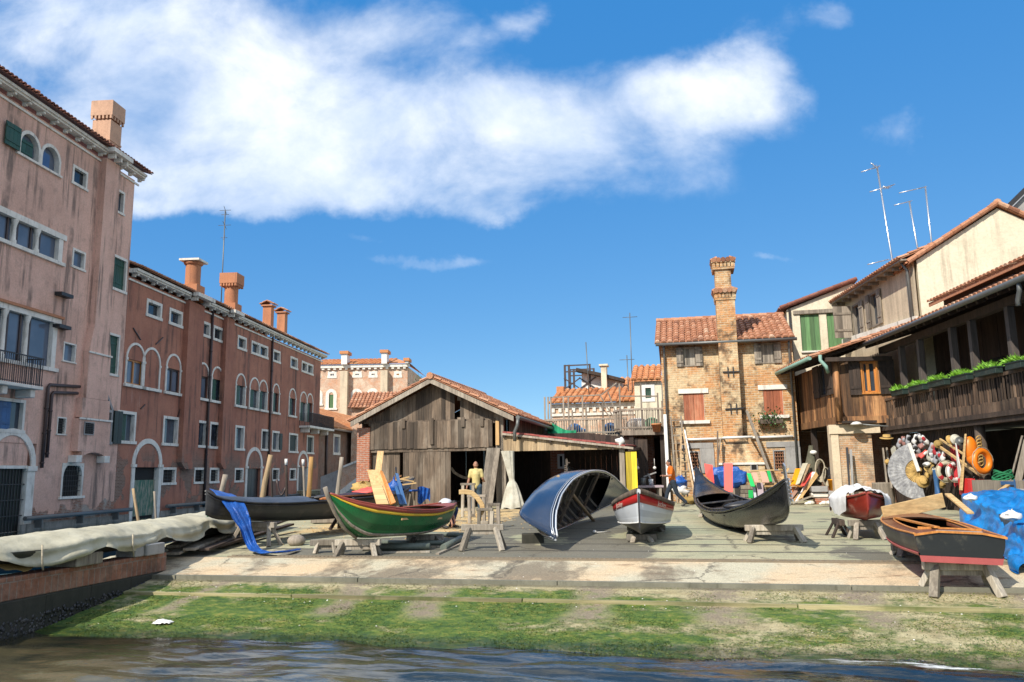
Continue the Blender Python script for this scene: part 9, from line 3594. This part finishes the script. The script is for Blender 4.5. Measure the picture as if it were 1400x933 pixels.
for k, (dx_, dz_, a_, R_, lb) in enumerate(((-.02, .05, .1, .3, 'large hanging loop of pale rope beside the amber bucket'), (.18, -.2, .5, .25, 'tangled smaller loop of pale rope beside the amber bucket'))):
 g = MB()
 for q in range(5):
  f = Matrix.Rotation(a_ + q * .07, 3, 'Z') @ Matrix.Rotation(q * .1, 3, 'Y')
  pts = []
  for i in range(25):
   an = 2 * PI * i / 24
   pts.append(Vector((c.x + dx_, c.y + .03 * q, c.z + dz_)) + f @ Vector((R_ * .62 * math.cos(an) * (1 - .05 * q), 0, R_ * 1.45 * math.sin(an) * (1 - .04 * q))))
  g.tube(pts, .024, 6, False)
 solo(g, 'rope_coil', M['rope'], lb, 'rope', YF, group='rope coils beside the amber bucket')
c = YF.pt(*Zq(852, 690), 32.6)
bk = thing('bucket', 'bright amber plastic bucket standing on a stone block', 'bucket', YF, tuple(c))
g = MB()
g.lathe([(0, 0), (.17, 0), (.2, .4), (.21, .4), (.21, .43), (.18, .43), (.16, .03), (0, .03)], c, 20)
g.build('pail', M['brightorange'], bk)
g = MB()
g.torus(c + Vector((0, 0, .42)), .2, .008, None, 16, 6, .1, PI - .1)
g.build('handle', M['iron'], bk)
for k, (u0, u1, v0, v1, m, lb) in enumerate(((590, 785, 640, 705, 'greystone', 'long grey stone block beneath the rope coils'), (785, 905, 690, 740, 'greystone', 'grey stone block under the amber bucket'), (590, 790, 715, 765, 'stone', 'pale stone block under the long grey one'), (630, 800, 770, 840, 'redbrick', 'reddish block at the bottom of the block pile'), (720, 830, 760, 850, 'greystone', 'dark block at the lower right of the block pile'))):
 a, z1_ = YF.pl(*Zq(u0, v0), 32.3 + .05 * k)
 b, z0_ = YF.pl(*Zq(u1, v1), 32.3 + .05 * k)
 g = MB()
 g.box(a, b, 32.3 + .05 * k, 33, z0_ if k < 3 else 0, z1_)
 solo(g, 'stone_block', M[m], lb, 'block', YF, bev=.03, group='blocks under the amber bucket')
g = MB()
for i in range(26):
 q = YF.pt(*Zq(rnd.uniform(500, 850), rnd.uniform(790, 850)), 32.1)
 g = MB()
 r_ = rnd.uniform(.05, .12)
 g.ball((q.x, q.y, r_ * .6), (r_ * 1.3, r_, r_ * .7), 8, 6)
 if i < 9:
  solo(g, 'rubble_stone', M['stone'], 'small rubble stone before the block pile', 'stone', YF, group='rubble stones before the block pile')
for u, v0, v1, m, lb in ((835, 290, 430, 'redcloth', 'red handled tool hanging in the dark store'), (880, 270, 440, 'zinc', 'grey tool hanging in the dark store'), (905, 330, 450, 'iron', 'black tool hanging in the dark store')):
 a, b = YF.pt(*Zq(u, v0), 34), YF.pt(*Zq(u - 12, v1), 33.9)
 g = MB()
 g.beam(b, a, .06, .05, (0, 1, 0))
 solo(g, 'hanging_tool', M[m], lb, 'tool', YF, group='tools hanging in the dark store')
for u, v, r, m, lb in ((860, 500, .3, 'blackdull', 'black sack slumped behind the amber bucket'), (920, 520, .22, 'zinc', 'grey sack right of the black sack'), (970, 490, .2, 'verdigris', 'pale green can beside the pillar'), (945, 570, .14, 'boatwhite', 'white can before the grey sack')):
 c = YF.pt(*Zq(u, v), 33.2)
 g = MB()
 g.sheet(lambda i, j: (c.x + r * math.sin(PI * j) * math.cos(2 * PI * i) * (1 + .25 * mnoise.noise(Vector((i * 4, j * 4, u)))), c.y + r * math.sin(PI * j) * math.sin(2 * PI * i), c.z + r * 1.3 * math.cos(PI * j)), 20, 12)
 solo(g, 'sack' if u < 930 else 'can', M[m], lb, 'sack' if u < 930 else 'can', YF)
for u0, v0, v1, m, lb in ((1158, 612, 660, 'iron', 'dark oar blade leaning on the grey pier'), (1163, 615, 672, 'greystone', 'pale oar shaft leaning on the grey pier')):
 a, b = YF.pt(u0, v0, ks - .1), YF.pt(u0 + 3, v1, ks - .5)
 b = a + (b - a) * (a.z / (a.z - b.z))
 g = MB()
 g.beam(b, a, .05, .04, (0, 1, 0), w1=.09)
 solo(g, 'oar', M[m], lb, 'oar', YF, group='oars leaning on the grey pier')
c = atY(1372, 655, 21.5)
g = MB()
for q in range(9):
 pts = [Vector((c.x + (.3 - .012 * q) * math.cos(2 * PI * i / 24), c.y + .2 * math.sin(2 * PI * i / 24), c.z - .1 + .035 * q + .05 * math.sin(4 * PI * i / 24 + q))) for i in range(25)]
 g.tube(pts, .022, 6, False)
solo(g, 'green_net_rope', m_cloth('deep_green_rope', (.01, .16, .06)), 'coil of deep green rope in the dark bay at the right', 'rope', W0)
c = atY(1394, 662, 20.6)
o = thing('fish_crate', 'blue plastic crate at the right edge before the dark bay', 'crate', W0, (c.x, c.y, c.z - .3))
g = MB()
for z in (-.3, -.16, -.02):
 g.box(c.x - .3, c.x + .5, c.y - .25, c.y - .22, c.z + z, c.z + z + .09)
 g.box(c.x - .3, c.x - .27, c.y - .219, c.y + .3, c.z + z, c.z + z + .09)
for x in (-.3, -.05, .2, .46):
 g.box(c.x + x, c.x + x + .04, c.y - .26, c.y - .2505, c.z - .3, c.z + .12)
g.box(c.x - .26, c.x + .5, c.y - .2, c.y + .3, c.z - .3, c.z - .27)
g.build('basket', M['bluepaint'], o)
g = MB()
g.box(12.6, 14.8, 20.2, 22.3, -.1, .98)
solo(g, 'trestle_table', M['greywood'], 'grey timber table in the dark bay carrying rope and crate', 'table', W0)
a, b = atY(1353, 682, 18.8), atY(1378, 664, 19.8)
g = MB()
g.beam(a, b, .1, .05)
solo(g, 'plank', M['fresh'], 'short pale plank sticking up behind the blue tarpaulin', 'plank', W0)
c = atY(1367, 678, 19.5)
g = MB()
g.ball(c, .1, 12, 8)
solo(g, 'orange_ball', M['orange'], 'small orange ball float behind the blue tarpaulin', 'float', W0)
p = G(222, 853)
g = MB()
g.sheet(lambda i, j: (p.x - .13 + .26 * i + .02 * math.sin(j * 9), p.y - .08 + .16 * j, p.z + .012 + .035 * abs(mnoise.noise(Vector((i * 4, j * 4, 2)))) + .05 * math.sin(PI * i) * math.sin(PI * j)), 16, 12)
solo(g, 'plastic_bag', M['whitetarp'], 'crumpled white plastic bag lying on the green algae', 'bag', W0)
for u, v, lb in ((750, 722, 'white paint pot lying between the overturned gondola and the white boat'), (816, 732, 'small white tin before the overturned gondola')):
 p = w_at(u + 63 if u == 750 else u, v + 8)
 if u == 816:
  continue
 g = MB()
 g.ball((p.x, p.y, p.z + .04), (.05, .05, .04), 10, 8)
 g.tube([(p.x, p.y, p.z + .03), (p.x + .4, p.y + .3, p.z + .02)], .012, 6)
 solo(g, 'brush', M['white'], 'white headed brush lying left of the white boat', 'brush', W0)
